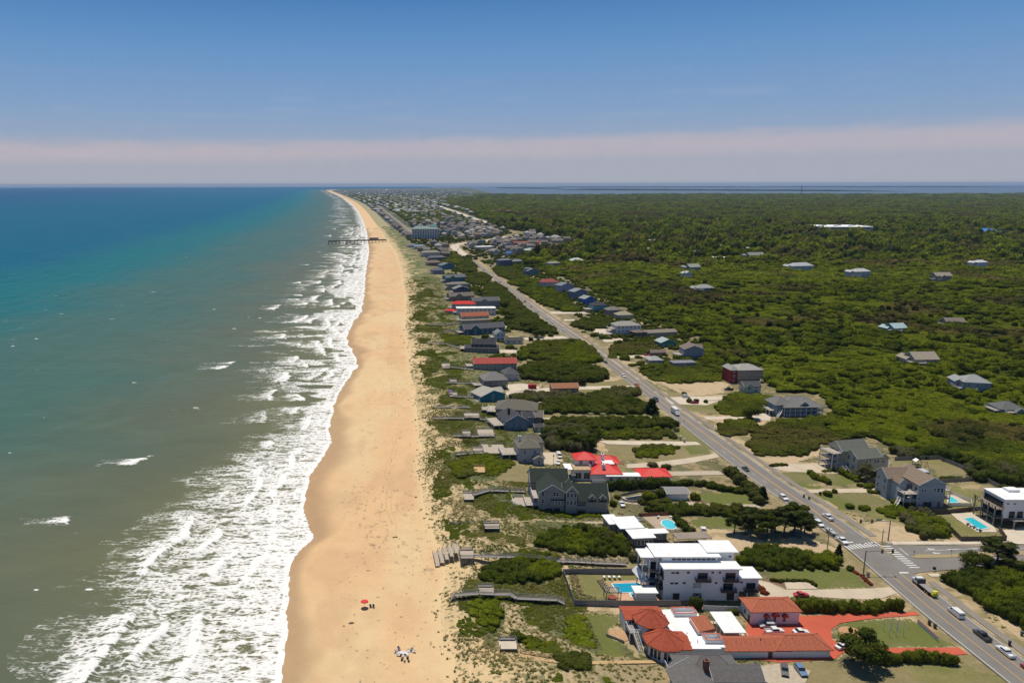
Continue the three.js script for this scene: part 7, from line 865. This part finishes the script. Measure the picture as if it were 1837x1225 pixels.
function buildVehicles() {
  const white = [.72, .72, .7], sil = [.4, .41, .42], dk = [.03, .032, .036], tr = f => Math.atan2(roadX(f + 3) - roadX(f - 3), 6);
  const away = (u, v) => -tr(G(u, v)[1]), toward = (u, v) => Math.PI - tr(G(u, v)[1]), GRD = 'vehicles on the coast road', on = { road: true };
  const T1 = (ty, u, v, dir, col, l) => car(ty, u, v, dir === 'a' ? away(u, v) : toward(u, v), col, l, GRD, on);
  T1('van', 1716, 1103, 'a', white, 'white work van following the flatbed truck'); T1('pickup', 1763, 1143, 'a', [.05, .045, .04], 'dark grey pickup behind the white work van'); T1('pickup', 1805, 1173, 'a', white, 'white pickup behind the dark grey pickup'); T1('suv', 1848, 1204, 'a', [.3, .02, .02], 'dark red car cut by the picture edge behind the white pickup');
  T1('suv', 1406, 895, 't', white, 'white car beside the tall roadside hedge'); T1('pickup', 1486, 930, 'a', white, 'white pickup driving off beside the footpath'); T1('suv', 1470, 942, 't', white, 'white car waiting behind the boat trailer'); T1('pickup', 1511, 972, 't', white, 'white pickup with a trailer waiting at the crossing');
  T1('sedan', 1338, 843, 't', dk, 'black car passing the roadside hedge'); T1('van', 1177, 719, 't', [.06, .065, .08], 'dark van ahead of the dense cedar'); T1('pickup', 1143, 693, 't', [.5, .12, .02], 'orange work truck on the road'); T1('suv', 1119, 676, 't', white, 'white car between the orange truck and a black car'); T1('sedan', 1087, 651, 't', dk, 'black car followed by white ones'); T1('suv', 1055, 626, 't', white, 'white car level with the nearly black house');
  const far = [[1038, 612.5, white], [1012, 594, white], [990.7, 578.6, white], [981.7, 572, white], [965.4, 559.5, white], [953.6, 550, sil]]; far.forEach(([u, v, c]) => T1('suv', u, v, 't', c, 'pale car in the line of traffic beyond the dark house')); T1('suv', 942, 542, 't', [.2, .02, .02], 'dark red car in the far line of traffic'); T1('suv', 930, 534, 't', white, 'white car just beyond the dark red one'); [[897, 507], [868, 485], [845, 465], [838, 461], [822, 448], [860, 480]].forEach(([u, v]) => T1('sedan', u, v, 't', dk, 'dark car on the far stretch before the bend'));
  { // boat on a trailer
    const u = 1491, v = 957, p = G(u, v, .17), t = thing('boat_trailer', 'small boat on a trailer behind the waiting pickup', 'trailer', p[0], .17, -p[1], toward(u, v), GRD); t.scale.setScalar(.9); mesh('frame', merge([slab(-.9, .9, .45, .55, -2.4, 2.2), bar([0, .5, -2.4], [0, .5, -3.6], .12)]), M.metal, t); mesh('hull', side([[-2.3, .6], [2.2, .75], [2.9, 1.3], [-2.3, 1.25]], 1.7, .2), flat(.35, .36, .36, .4), t); mesh('console', slab(-.35, .35, 1.2, 1.9, -.3, .4), M.trim, t); for (const s of [-1, 1]) { const w = mesh('wheel', tyreG, M.rubber, t); w.position.set(s * .95, .36, .6); } }
  { // flatbed truck with a yellow fork lift on the back
    const u = 1658, v = 1056, p = G(u, v, .17), t = thing('flatbed_truck', 'flatbed truck with white cab and a yellow fork lift hung on its tail', 'truck', p[0], .17, -p[1], away(u, v), GRD), m = paint(...white); t.scale.setScalar(.9); mesh('chassis', slab(-.5, .5, .6, .9, -4.6, 4.8), M.dark, t); mesh('hood', side([[3.5, .7], [5.0, .7], [5.05, 1.5], [3.5, 1.75]], 2.0, .12), m, t); mesh('cab', side([[1.9, .8], [3.6, .8], [3.55, 1.9], [3.2, 2.7], [1.95, 2.75]], 2.25, .1), m, t); mesh('windscreen', slab(-.95, .95, 1.75, 2.45, -3.62, -3.3), M.glass, t); for (const s of [-1, 1]) mesh('side_window', slab(s * 1.13 - .02, s * 1.13 + .02, 1.75, 2.4, -3.2, -2.2), M.glass, t); mesh('bulkhead', slab(-1.25, 1.25, 1.1, 2.7, -1.85, -1.2), flat(.06, .07, .065), t); mesh('bed', metricUV(slab(-1.27, 1.27, 1.15, 1.35, -1.2, 4.9)), M.woodGrey, t); mesh('bed_rail', merge([slab(-1.32, -1.26, 1.05, 1.4, -1.2, 4.9), slab(1.26, 1.32, 1.05, 1.4, -1.2, 4.9)]), M.dark, t); for (const z of [-4.1, 2.4, 3.6]) for (const s of [-1, 1]) { const w = mesh('wheel', tyreG, M.rubber, t); w.position.set(s * 1.05, .48, z); w.scale.set(1.2, 1.35, 1.35); mesh('rim', rimG, M.metal, w); }
    const y = flat(.62, .56, .02, .5); mesh('fork_lift', merge([slab(-.9, .9, .7, 1.3, 5.0, 6.2), slab(-.8, .8, 2.1, 2.2, 5.1, 6.1), ...[[-.7, 5.2], [.7, 5.2], [-.7, 6], [.7, 6]].map(q => box(.1, 1, .1, q[0], 1.7, q[1]))]), y, t); }
  { const u = 1212, v = 743, p = G(u, v, .17), t = thing('box_truck', 'white box truck driving towards the junction', 'truck', p[0], .17, -p[1], toward(u, v), GRD), m = paint(...white); t.scale.setScalar(.9); mesh('box', new RoundedBoxGeometry(2.5, 2.7, 6.6, 2, .08).translate(0, 2.35, 1.2), mat(.6, .6, .6, .6), t); mesh('cab', side([[2.2, .7], [4.2, .7], [4.3, 1.4], [3.5, 1.6], [3.0, 2.3], [2.2, 2.4]], 2.1, .1), m, t); mesh('windscreen', bar([0, 1.62, -3.62], [0, 2.26, -3.1], 1.7, .06), M.glass, t); mesh('chassis', slab(-.5, .5, .55, .9, -3.8, 4.4), M.dark, t); for (const z of [-3.2, 3]) for (const s of [-1, 1]) { const w = mesh('wheel', tyreG, M.rubber, t); w.position.set(s * 1.0, .45, z); w.scale.set(1.2, 1.25, 1.25); } }
  const GP = 'parked vehicles', Pk = (ty, u, v, h, c, l) => car(ty, u, v, h, c, l, GP);
  Pk('suv', 1377, 1126, 1.5, sil, 'silver car parked before the tiled guest house'); Pk('pickup', 1389, 1136, -1.45, white, 'white pickup parked beside the silver car'); Pk('sedan', 1437, 1137, -1.5, white, 'white car half hidden behind the tiled garage'); Pk('sedan', 1512, 1163, -1.2, white, 'white car under the big dark tree'); Pk('suv', 1408, 1207, Math.PI - .35, [.1, .09, .085], 'brown grey car on the sandy parking pad'); Pk('suv', 1437, 1207, Math.PI, [.12, .2, .33], 'blue car on the sandy parking pad'); Pk('suv', 1262, 953, -.25, white, 'white car beside the carport'); Pk('sedan', 1116, 907, Math.PI, white, 'white car at the end of the green roofed house'); Pk('van', 1003, 820, Math.PI, [.66, .66, .62], 'white camper van on the concrete drive'); Pk('sedan', 1002, 832, 2.9, white, 'white car in front of the camper van'); Pk('pickup', 976, 781, -1.5, white, 'white pickup beside the grey shed'); Pk('suv', 932, 722, -1.5, white, 'white car on the gravel lane by the turquoise house'); Pk('suv', 1231, 713, -1.55, white, 'white estate car crossing the pale forecourt'); Pk('sedan', 1246, 724, -1.55, [.32, .015, .02], 'dark red car on the pale forecourt'); Pk('sedan', 1160, 638, -1.5, [.5, .02, .02], 'bright red car beside the small brown hut'); Pk('sedan', 1438, 1070, -1.5, [.55, .03, .02], 'red car behind the tall dense hedge'); Pk('pickup', 1080, 601, 1.2, white, 'white pickup before the tall white house'); Pk('pickup', 1308, 700, 1.5, [.03, .05, .035], 'dark green truck on the sandy bank'); Pk('suv', 1155, 852, -1.5, dk, 'dark car behind the red roofed garage');
}
// ---------------------------------------------------------------- street furniture, beach things
function signalMast(u, v, h, reach, label, sign) {
  const p = GT(u, v), t = thing('traffic_signal', label, 'traffic light', p[0], p[1], p[2], 0, 'traffic signals at the junction'), m = mat(.22, .21, .2, .5, { metalness: .4 }); mesh('pole', cyl(.2, .15, h, 0, 0, 0, 12), m, t); mesh('base', box(.6, .2, .6, 0, .1, 0), M.concrete, t); mesh('arm', bar([0, h - .3, 0], [reach, h, 0], .16), m, t);
  for (const k of [.6, .98]) { const s = mesh('signal_head', box(.42, 1.15, .36, reach * k, h - .35, 0), flat(.12, .1, .03, .6), t); mesh('backplate', box(.66, 1.4, .04, reach * k, h - .35, -.21), M.black, s); for (let q = 0; q < 3; q++) mesh('lens', new THREE.CylinderGeometry(.13, .13, .06, 12).rotateX(Math.PI / 2).translate(reach * k, h - .02 - q * .34, .2), flat([.3, .28, .02][q], [.02, .18, .2][q], .02, .3), s); }
  if (sign) mesh('street_sign', box(2, .5, .06, reach * .38, h + .25, 0), flat(.02, .2, .09, .5), t); return t;
}
function buildStreet() {
  signalMast(1549.7, 1030, 8.0, 8.6, 'traffic signal mast beside the red leaved border'); signalMast(1594, 971, 7.6, -10.2, 'traffic signal mast with a green street sign on the far corner', true);
  { const p = GT(1558, 1035), o = thing('control_cabinet', 'grey metal cabinet beside the signal mast', 'cabinet', ...p); mesh('case', new RoundedBoxGeometry(.8, 1.5, .6, 2, .05).translate(0, .85, 0), M.metal, o); mesh('plinth', box(.95, .14, .75, 0, .07, 0), M.concrete, o); mesh('door', box(.6, 1.2, .03, 0, .9, .31), flat(.3, .31, .31), o); }
  const GP = 'wooden poles along the road'; [[1485, 985, 7.5], [1583, 974, 5]].forEach(q => pole('utility_pole', q[0], q[1], q[2], .15, M.woodGrey, 'wooden utility pole near the crossing', 'pole', GP)); [[1095, 642], [1105, 600], [1280, 765], [1228, 757]].forEach(q => pole('marker_post', q[0], q[1], 1.6, .1, M.woodDark, 'short dark post on the road verge', 'post', 'posts along the road verge')); [[1692, 828], [1668, 848], [1718, 868], [1757, 900], [1748, 895]].forEach(q => pole('lamp_stake', q[0], q[1], 2.4, .07, M.dark, 'thin dark stake in the gardens right of the road', 'post', 'garden stakes'));
  { const p = GT(993, 834), o = thing('lamp_post', 'garden lamp post beside the camper van', 'lamp post', ...p); mesh('post', cyl(.09, .07, 4, 0, 0, 0, 8), M.woodDark, o); mesh('lantern', box(.5, .6, .5, 0, 4.2, 0), M.dark, o); }
  for (const [u, v, l, c] of [[1668, 1121, 'black wheeled bin beside the road', [.03, .03, .03]], [1678, 1127, 'brown wheeled bin beside the road', [.06, .045, .03]], [1443, 893, 'dark wheeled bin at the footpath', [.03, .035, .03]], [1452, 896, 'tan wheeled bin at the footpath', [.25, .18, .09]], [1472, 888, 'black wheeled bin by the round shrub', [.02, .02, .02]], [1812, 1158, 'black wheeled bin beside the footpath', [.02, .02, .022]], [1834, 1140, 'blue grey wheeled bin on the sandy verge', [.08, .1, .12]]]) { const p = GT(u, v), o = thing('wheeled_bin', l, 'bin', p[0], p[1] + .1, p[2], u, 'wheeled bins'); mesh('body', new THREE.CylinderGeometry(.48, .38, 1.1, 4).rotateY(.785).translate(0, .6, 0), flat(...c, .5), o); mesh('lid', box(.74, .08, .8, 0, 1.18, 0), flat(...c, .5), o); for (const s of [-1, 1]) mesh('wheel', new THREE.CylinderGeometry(.12, .12, .08, 10).rotateZ(1.57).translate(s * .28, .12, .3), M.rubber, o); }
  { const p = GT(1677, 1022), o = thing('hydrant_cabinet', 'small utility box on the corner of the side street', 'box', ...p); mesh('case', box(.7, 1.1, .5, 0, .55, 0), M.dark, o); mesh('lid', box(.8, .08, .6, 0, 1.12, 0), M.metal, o); }
  for (const [u, v] of [[1640, 1000], [1707, 998]]) { const p = GT(u, v), o = thing('road_sign', 'small sign post on the traffic island', 'sign', p[0], .27, p[2], 0, 'signs on the traffic island'); mesh('post', cyl(.05, .05, 2, 0, 0, 0, 6), M.metal, o); mesh('plate', box(.5, .6, .03, 0, 1.8, 0), flat(.45, .4, .1), o); }
  // the beach
  { const p = GT(654, 1090), o = thing('beach_umbrella', 'bright red beach umbrella on the empty sand', 'umbrella', p[0], p[1], p[2]); mesh('pole', cyl(.04, .03, 2.2, 0, 0, 0, 8), M.trim, o); const c = new THREE.SphereGeometry(1.25, 16, 5, 0, 6.3, 0, 1.15); c.scale(1, .62, 1); mesh('canopy', c.translate(0, 1.62, 0), mat(.62, .02, .02, .7, { side: THREE.DoubleSide }), o); for (let k = 0; k < 8; k++) { const a = k * .785; mesh('rib', bar([0, 2.3, 0], [Math.cos(a) * 1.1, 1.95, Math.sin(a) * 1.1], .03), M.metal, o); } }
  const chairS = merge([slab(-.3, .3, .2, .26, -.25, .3), bar([0, .22, -.25], [0, .85, -.55], .6, .05)]), chairL = merge([bar([-.3, 0, .3], [-.3, .6, -.3], .05), bar([.3, 0, .3], [.3, .6, -.3], .05), bar([-.3, .55, .25], [-.3, .55, -.35], .06), bar([.3, .55, .25], [.3, .55, -.35], .06)]);
  const chair = (u, v, a, l, g, m) => { const p = GT(u, v), o = thing('beach_chair', l, 'beach chair', p[0], p[1], p[2], a, g); mesh('seat', chairS, m, o); mesh('frame', chairL, M.metal, o); }; chair(665, 1090, .4, 'dark beach chair beside the red umbrella', 'chairs by the red umbrella', M.dark); chair(670, 1090, .1, 'dark beach chair beside the red umbrella', 'chairs by the red umbrella', M.dark);
  [[711, 1170, 2], [715, 1176, 1.4], [737, 1168, -1], [742, 1170, -2], [716, 1166, .5], [722, 1180, 3], [731, 1180, 3.2]].forEach((c, i) => chair(c[0], c[1], c[2], 'beach chair in the camp of white sheets', 'chairs of the beach camp', i % 2 ? M.trim : flat(.1, .14, .24))); 
  [[722, 1171, 1.3, 1.1], [729, 1173, 1.0, 1.4], [735, 1168, 1.1, .8], [713, 1172, .9, .8]].forEach((c, i) => { const p = GT(c[0], c[1]), g = new THREE.PlaneGeometry(c[2], c[3], 10, 10), q = g.attributes.position; for (let k = 0; k < q.count; k++) q.setZ(k, .12 * fbm(q.getX(k) * 2 + i * 9, q.getY(k) * 2, 2)); g.computeVertexNormals(); g.rotateX(-Math.PI / 2).rotateY(i * .5); const o = mesh('beach_blanket', g, mat(.55, .58, .64, .9, { side: THREE.DoubleSide })); o.position.set(p[0], p[1] + .06, p[2]); tag(o, 'pale rumpled blanket on the sand among beach chairs', 'blanket', 'blankets of the beach camp'); });
  [[721, 1185], [726, 1188], [733, 1187], [727, 1176], [719, 1177]].forEach((c, i) => { const p = GT(c[0], c[1]), o = thing('cooler', 'small cooler or bag lying near the beach camp', 'cooler', p[0], p[1], p[2], i, 'bags and coolers of the beach camp'); mesh('case', new RoundedBoxGeometry(.6, .36, .4, 2, .05).translate(0, .18, 0), i % 2 ? M.trim : M.dark, o); mesh('lid', box(.62, .06, .42, 0, .39, 0), M.dark, o); });
  { const p = GT(709, 964), g = merge([bar([-.9, .12, 0], [.9, .15, .2], .18), bar([.1, .12, 0], [.5, .2, -.7], .1), bar([-.3, .1, .1], [-.8, .14, .6], .09)]), o = mesh('driftwood', g, M.woodDark); o.position.set(...p); tag(o, 'piece of dark driftwood lying on the beach', 'driftwood'); }
  [[630, 1118, 1], [617, 1123, .6]].forEach(([u, v, s]) => { const p = GT(u, v), g = new THREE.IcosahedronGeometry(.5 * s, 2), q = g.attributes.position; for (let k = 0; k < q.count; k++) { const f = .6 + .8 * vn(q.getX(k) * 5 + u, q.getZ(k) * 5); q.setXYZ(k, q.getX(k) * f * 1.6, Math.max(0, q.getY(k) * f * .5), q.getZ(k) * f); } g.computeVertexNormals(); const o = mesh('seaweed_heap', g, flat(.14, .1, .05, .95)); o.position.set(...p); tag(o, 'dark heap of seaweed on the open sand', 'seaweed', 'seaweed heaps'); });
}
const lanes = [[[742, 420], [728, 408], [705, 390], [690, 378], [674, 366]], [[925, 413], [880, 401], [850, 392], [815, 379], [785, 369]], [[848, 435], [900, 428], [930, 420], [925, 413]], [[834, 458], [822, 449], [815, 444], [817, 440], [828, 437], [848, 435]]].map(l => l.map(p => G(...p))), toSeg = (p, a, b) => { const t = clamp(((p[0] - a[0]) * (b[0] - a[0]) + (p[1] - a[1]) * (b[1] - a[1])) / ((b[0] - a[0]) ** 2 + (b[1] - a[1]) ** 2)); return Math.hypot(p[0] - lerp(a[0], b[0], t), p[1] - lerp(a[1], b[1], t)); };
const nearLane = (X, F, w) => lanes.some(l => l.some((q, i) => i && toSeg([X, F], l[i - 1], q) < w));
// ---------------------------------------------------------------- the town, pier, hotel, sound and far shore
function buildFar() {
  { // pier
    const a = G(589, 433, 3.5), b = G(693, 430.5, 3.5), t = thing('pier', 'long wooden fishing pier with a roofed pier house running into the surf', 'pier', a[0], SEA, -a[1]), L = b[0] - a[0], dz = -(b[1] - a[1]), Y = 5.6; mesh('deck', bar([0, Y, 0], [L, Y, dz], 6, 1.4), M.woodDark, t); for (let k = 0; k <= 16; k++) mesh('pile', merge([-1.8, 1.8].map(q => cyl(.5, .45, Y + 6, L * k / 16, -6, dz * k / 16 + q, 6))), M.woodDark, t); mesh('railing', merge([-2.4, 2.4].map(q => bar([0, Y + 1.5, q], [L, Y + 1.5, dz + q], .3, .7))), M.woodDark, t); const hx = L * .78; const h = mesh('pier_house', slab(hx - 9, hx + 9, Y + .4, Y + 4.6, dz * .78 - 5, dz * .78 + 5), flat(.2, .19, .18), t); mesh('roof', slab(hx - 10, hx + 10, Y + 4.6, Y + 5.6, dz * .78 - 6, dz * .78 + 6), flat(.1, .1, .1), h); }
  { // hotel
    const h = new House('hotel', 'large pale hotel block with a teal hip roof', 'hotel', [739, 428.5], [788, 428.5]), w = h.W, wm = wallMat(.5, .5, .47, 'stucco'), rf = flat(.06, .17, .16); h.block(0, w, 0, 18, -1, 22, wm); h.hip(-1, w * .99, -1, 19, 22, 6, roofMat(.24, .30, .27, 'stain'), .5); h.block(w * .66, w * .92, 8, 26, 20, 27, wallMat(.04, .16, .16, 'stucco')); h.hip(w * .64, w * .94, 6, 28, 27, 6, rf, .5); for (let k = 0; k < 11; k++) { const x = w * (k + .5) / 11; h.part('pier_wall', slab(x - 2.4, x - 1.7, 0, 21.5, .01, .9), M.trim); for (let f = 0; f < 6; f++) h.win('f', x + .6, 1.6 + f * 3.4, 2.6, 2, 0, { n: 1, frame: M.trim, pane: flat(.1, .13, .15, .2) }); } h.part('podium', metricUV(slab(-4, w + 4, -1, 3, 0, 9)), flat(.12, .15, .22)); }
  { // shopping hall with a long white roof, among trees
    const h = new House('store_hall', 'long low store with white roof and blue band above the trees', 'store', [1477, 419], [1568, 419]); h.block(0, h.W, 0, 90, -1, 15, wallMat(.5, .5, .48, 'stucco')); h.flat(0, h.W, 0, 90, 15, M.whiteRoof, 1, .8); h.part('blue_band', slab(h.W * .15, h.W * .95, 10.5, 13.5, 0, .6), flat(.03, .1, .3)); h.block(h.W * 1.0, h.W * 1.16, 5, 40, -1, 13, wallMat(.12, .18, .35, 'stucco')); h.flat(h.W, h.W * 1.16, 5, 40, 13, M.whiteRoof, .5); for (let k = 0; k < 6; k++) { const w = h.world(h.W * (k + .3) / 5, -45); near0.push([w[0], w[1], 46]); } for (let k = 0; k < 10; k++) h.part('roof_unit', box(5, 2, 4, h.W * (k + .5) / 10, 16.8, -30 - (k % 3) * 12), M.metal);
    const k = new House('sports_hall', 'hall with vivid blue roof among far trees', 'hall', [1759, 425], [1799, 425]); k.block(0, k.W, 0, 40, -1, 12, wallMat(.3, .35, .4, 'stucco')); k.hip(0, k.W, 0, 40, 12, 6, flat(.01, .15, .5), .5); for (const q of [.2, .8]) { const w = k.world(k.W * q, -40); near0.push([w[0], w[1], 42]); } }
  { const p = GT(1438, 351), t = thing('radio_mast', 'tall thin lattice radio mast above the far trees', 'mast', p[0], 0, p[2]), H = 96; for (let k = 0; k < 3; k++) { const a = k * 2.094; mesh('leg', bar([Math.cos(a) * 3, 0, Math.sin(a) * 3], [Math.cos(a) * 1.4, H, Math.sin(a) * 1.4], 1.1), flat(.08, .08, .09), t); } const q = []; for (let k = 0; k < 16; k++) for (let s = 0; s < 3; s++) { const a = s * 2.094, b = a + 2.094, r0 = 3 - k * .1; q.push(bar([Math.cos(a) * r0, k * 6, Math.sin(a) * r0], [Math.cos(b) * (r0 - .1), k * 6 + 6, Math.sin(b) * (r0 - .1)], .5)); } mesh('bracing', merge(q), flat(.08, .08, .09), t); }
  // town houses: a few makes, many copies
  const makes = [[[.36, .33, .29], [.17, .15, .13], 'x'], [[.5, .48, .45], [.22, .2, .17], 'd'], [[.15, .19, .22], [.15, .14, .125], 'hip'], [[.56, .51, .43], [.3, .25, .19], 'hip'], [[.28, .21, .15], [.16, .13, .10], 'x'], [[.45, .46, .47], [.42, .4, .37], 'hip'], [[.22, .31, .36], [.2, .185, .165], 'd']].map(([w, r, rt], i) => {
    const g = new THREE.Group(), W = 13, D = 11, H = 7.5, fake = Object.create(House.prototype); fake.g = g; fake.o = [0, 0]; fake.th = 0; fake.y = 0; fake.foot = () => {}; fake.block(-W / 2, W / 2, -D / 2, D / 2, -2, H, wallMat(...w)); if (rt === 'hip') fake.hip(-W / 2, W / 2, -D / 2, D / 2, H, 3.4, roofMat(...r)); else fake.gable(-W / 2, W / 2, -D / 2, D / 2, H, 3.4, rt, roofMat(...r), wallMat(...w), .5); for (const y of [1.2, 4.6]) fake.wins('f', -4.4, 4.4, 4, y, 1.5, 1.5, -D / 2); fake.deck(-W / 2 - 3.5, -W / 2, -3, 4, 3.4, 'lf'); return g; });
  const lab = ['grey house with dark gable in the crowded town', 'pale grey front-gabled house in the crowded town', 'navy hip roofed house in the crowded town', 'cream house with tan hip roof in the crowded town', 'brown shingled house in the crowded town', 'blue grey house with pale hip roof in the crowded town', 'slate blue front-gabled house in the crowded town'];
  const used = [], r = rngOf(31), spots = [];
  for (let f = 1290; f < 4300; ) { const row = f < 2000 ? 27 : 31 + (f - 2000) * .014, x0 = toe0(f) + 55, x1 = edgeOfTown(f) - 10; for (let x = x0; x < x1; x += 24 + 10 * r() + (f > 2400 ? 8 : 0)) { const X = x + (r() - .5) * 8, F = f + (r() - .5) * row * .5; if (F < 1420 && X > toe0(F) + 95 && X < roadX(Math.min(F, 1380)) + 30) continue; if (F < 1720 && F > 1560 && Math.abs(X - G(764, 425)[0]) < 60) continue; if (zoneAt(X, F) || !clearOf(X, F, 10)) continue; if (r() < .3) continue; spots.push([X, F]); } f += row; }
    const ok = spots.filter(p => !lanes.some(l => l.some((q, i) => i && toSeg(p, l[i - 1], q) < 24))).sort((a, b) => a[1] - b[1]);
  const named = ok.slice(0, 297); named.forEach(([X, F]) => { const k = Math.floor(r() * makes.length), o = makes[k].clone(); o.name = numbered('town_house'); tag(o, lab[k], 'house', lab[k].replace(/ in the crowded town/, 's of the town').replace('houses', 'houses')); o.position.set(X, ht(X, -F), -F); o.rotation.y = (r() - .5) * .3 + (r() < .3 ? Math.PI / 2 : 0); const s = .85 + .35 * r(); o.scale.set(s * (.9 + .4 * r()), s, s); scene.add(o); near0.push([X, F, 5]); });
  { // the rest of the town, too far to tell one from the next
    const g = merge([slab(-6.5, 6.5, -2, 7.5, -5.5, 5.5)].map(metricUV)), rf = faces([[[-7, 7.4, 6], [7, 7.4, 6], [4, 10.8, 0], [-4, 10.8, 0]], [[7, 7.4, 6], [7, 7.4, -6], [4, 10.8, 0]], [[7, 7.4, -6], [-7, 7.4, -6], [-4, 10.8, 0], [4, 10.8, 0]], [[-7, 7.4, -6], [-7, 7.4, 6], [-4, 10.8, 0]]]); const rest = ok.slice(297); for (let f = 4300; f < 13000; f *= 1.012) for (let x = toe0(f) + 60; x < edgeOfTown(f) + (f > 6000 ? 0 : -30); x += 34 + f * .004) if (r() < .62) rest.push([x + (r() - .5) * 20, f + (r() - .5) * 30]);
    const list = rest.map(([X, F]) => [X, 0, -F, .85 + .5 * r() + (r() > .96 ? 2.2 : 0), .8 + .4 * r(), r() * 6.3, jit(r() > .9 ? [.6, .6, .58] : [.24, .235, .23], r(), .7)]); grove('far_houses', 'far off houses of the beach town, too small to count', list, [merge([g, metricUV(rf)])], mat(1, 1, 1, .9), 'houses'); }
  { const big = [[[662, 347], [672, 347], 60], [[683, 346], [694, 346], 60], [[723, 357], [733, 357], 40], [[735, 360], [748, 360], 40], [[752, 362], [762, 362], 40], [[680, 352], [692, 352], 40], [[758, 366], [766, 366], 30], [[773, 362], [786, 362], 40], [[795, 363], [801, 363], 30]]; for (const [a, b, d] of big) { const h = new House('store_hall', 'white flat roofed store in the far town', 'store', a, b, 'white roofed stores of the far town'); h.block(0, h.W, 0, d, -1, 9, wallMat(.5, .48, .45, 'stucco')); h.flat(0, h.W, 0, d, 9, M.whiteRoof, 1, 1); } const s = new House('school', 'long red brick school in the far trees', 'school', [885, 383], [920, 382]); s.block(0, s.W, 0, 30, -1, 9, M.brick); s.flat(0, s.W, 0, 30, 9, flat(.32, .14, .09), .5, 1); s.block(s.W * .4, s.W * .7, 10, 36, 9, 14, M.brick); }
  { const tp = GT(693, 349), t = thing('water_tower', 'white water tower beyond the town', 'water tower', tp[0], 0, tp[2]); mesh('stem', cyl(4, 3, 40, 0, 0, 0, 10), M.white, t); mesh('tank', new THREE.SphereGeometry(13, 16, 10).scale(1, .7, 1).translate(0, 44, 0), M.white, t); }
  // trees and shrubs between the houses of the town
  const list = [], q = rngOf(44); for (let f = 1250; f < 2300; f += 11) for (let x = toe0(f) + 55; x < edgeOfTown(f) + 10; x += 11) { const X = x + (q() - .5) * 11, F = f + (q() - .5) * 11, k = q(), k2 = q(), k3 = q(); if (k3 > .62 || zoneAt(X, F) === HARD || !clearOf(X, F, 2.5) || lanes.some(l => l.some((p, i) => i && toSeg([X, F], l[i - 1], p) < 17))) continue; list.push([X, ht(X, -F) - .5, -F, 3 + 3 * k, 2.2 + 3 * k2, k * 6.3, jit(mix3(VG.deep, VG.olive, k3), k2, .5)]); }
  for (let f = 480; f < 1250; f += 5) for (let x = toeX(f) + 62; x < roadX(f) + 150; x += 5) { const X = x + (q() - .5) * 5, F = f + (q() - .5) * 5, k = q(), k2 = q(), k3 = q(), z = zoneAt(X, F); if (z || !clearOf(X, F, -1) || Math.abs(X - roadX(F)) < roadHalf(F) + 9) continue; const inl = X - roadX(F) > 42; if (fbm(X / 22 + 12, F / 22, 3) < (inl ? .38 : .54) - .08 * sst(700, 1100, F) || k3 > .8) continue; list.push([X, ht(X, -F) - .3, -F, 1.6 + 1.8 * k, 1.2 + 2.2 * k2, k * 6.3, jit(mix3(VG.deep, VG.green, k3), k2, .5)]); }
  grove('garden_scrub', 'shrubs and small trees filling the lots between the houses', list, CL.far, leafMat(1, 1, 1), 'shrubs');
  // the sound behind the barrier island, and the low wooded shore beyond
  const sound = new THREE.MeshPhysicalMaterial({ roughness: .35, ior: 1.33, specularIntensity: .5 }); sound.color.setRGB(.10, .125, .145); struct('sound', sheet(700, 26000, 7600, 30000, 40, 40, () => -.9), sound);
  const islands = [[[1015, 340.6], [1630, 343.5], 900], [[1000, 335.6], [1400, 336], 1500], [[900, 337.6], [1010, 338.6], 1200], [[1400, 335.4], [1840, 335.8], 1500]]; const il = []; for (const [a, b, d] of islands) { const A = G(a[0], a[1]), B = G(b[0], b[1]); const n = 160; for (let i = 0; i <= n; i++) for (let j = 0; j < 6; j++) { const t = i / n; il.push([lerp(A[0], B[0], t) + (q() - .5) * 120, -4, -(lerp(A[1], B[1], t) + d * (j / 6) + 200 * fbm(i * .2, d, 2)), 45 + 40 * q(), (8 + 14 * fbm(i * .17, j + d, 2)) * Math.min(1, 6 * Math.min(t, 1 - t) + .25), q() * 6.3, jit(VG.deep, q(), .4)]); } } grove('far_shore_wood', 'thin dark line of woods on the far side of the sound', il, CL.far, leafMat(1, 1, 1), 'wood');
  { const mq = [], e = [[1090, 342.3], [1200, 341.8], [1260, 342.6], [1150, 343.2]].map(p => G(...p)); }
  // surf of the far beach
  const sf = [], q2 = rngOf(9); for (let f = 2255; f < 14000; f *= 1.006) { const w = shore0(f), h = f * .004; sf.push([[w + 4, SEA + .1, -f], [w - 6 - 30 * q2(), SEA + .1, -f - h * .1], [w - 4 - 22 * q2(), SEA + .1, -f - h], [w + 4, SEA + .1, -f - h * 1.5]]); if (q2() < .5) { const o = 25 + 60 * q2(), l = 15 + 40 * q2(); sf.push([[w - o, SEA + .1, -f], [w - o - l, SEA + .1, -f - h * .3], [w - o - l * .9, SEA + .1, -f - h], [w - o, SEA + .1, -f - h * .6]]); } } const fo = mesh('far_surf', faces(sf), mat(.7, .69, .66, .95)); tag(fo, 'white surf along the far beach', 'surf', null, 'stuff');
}
buildRoads(); buildNear(); buildMid(); buildYardThings(); buildPlants(); buildFar(); buildForest(); buildVehicles(); buildStreet(); buildGround(); buildSea();
renderer.render(scene, camera);
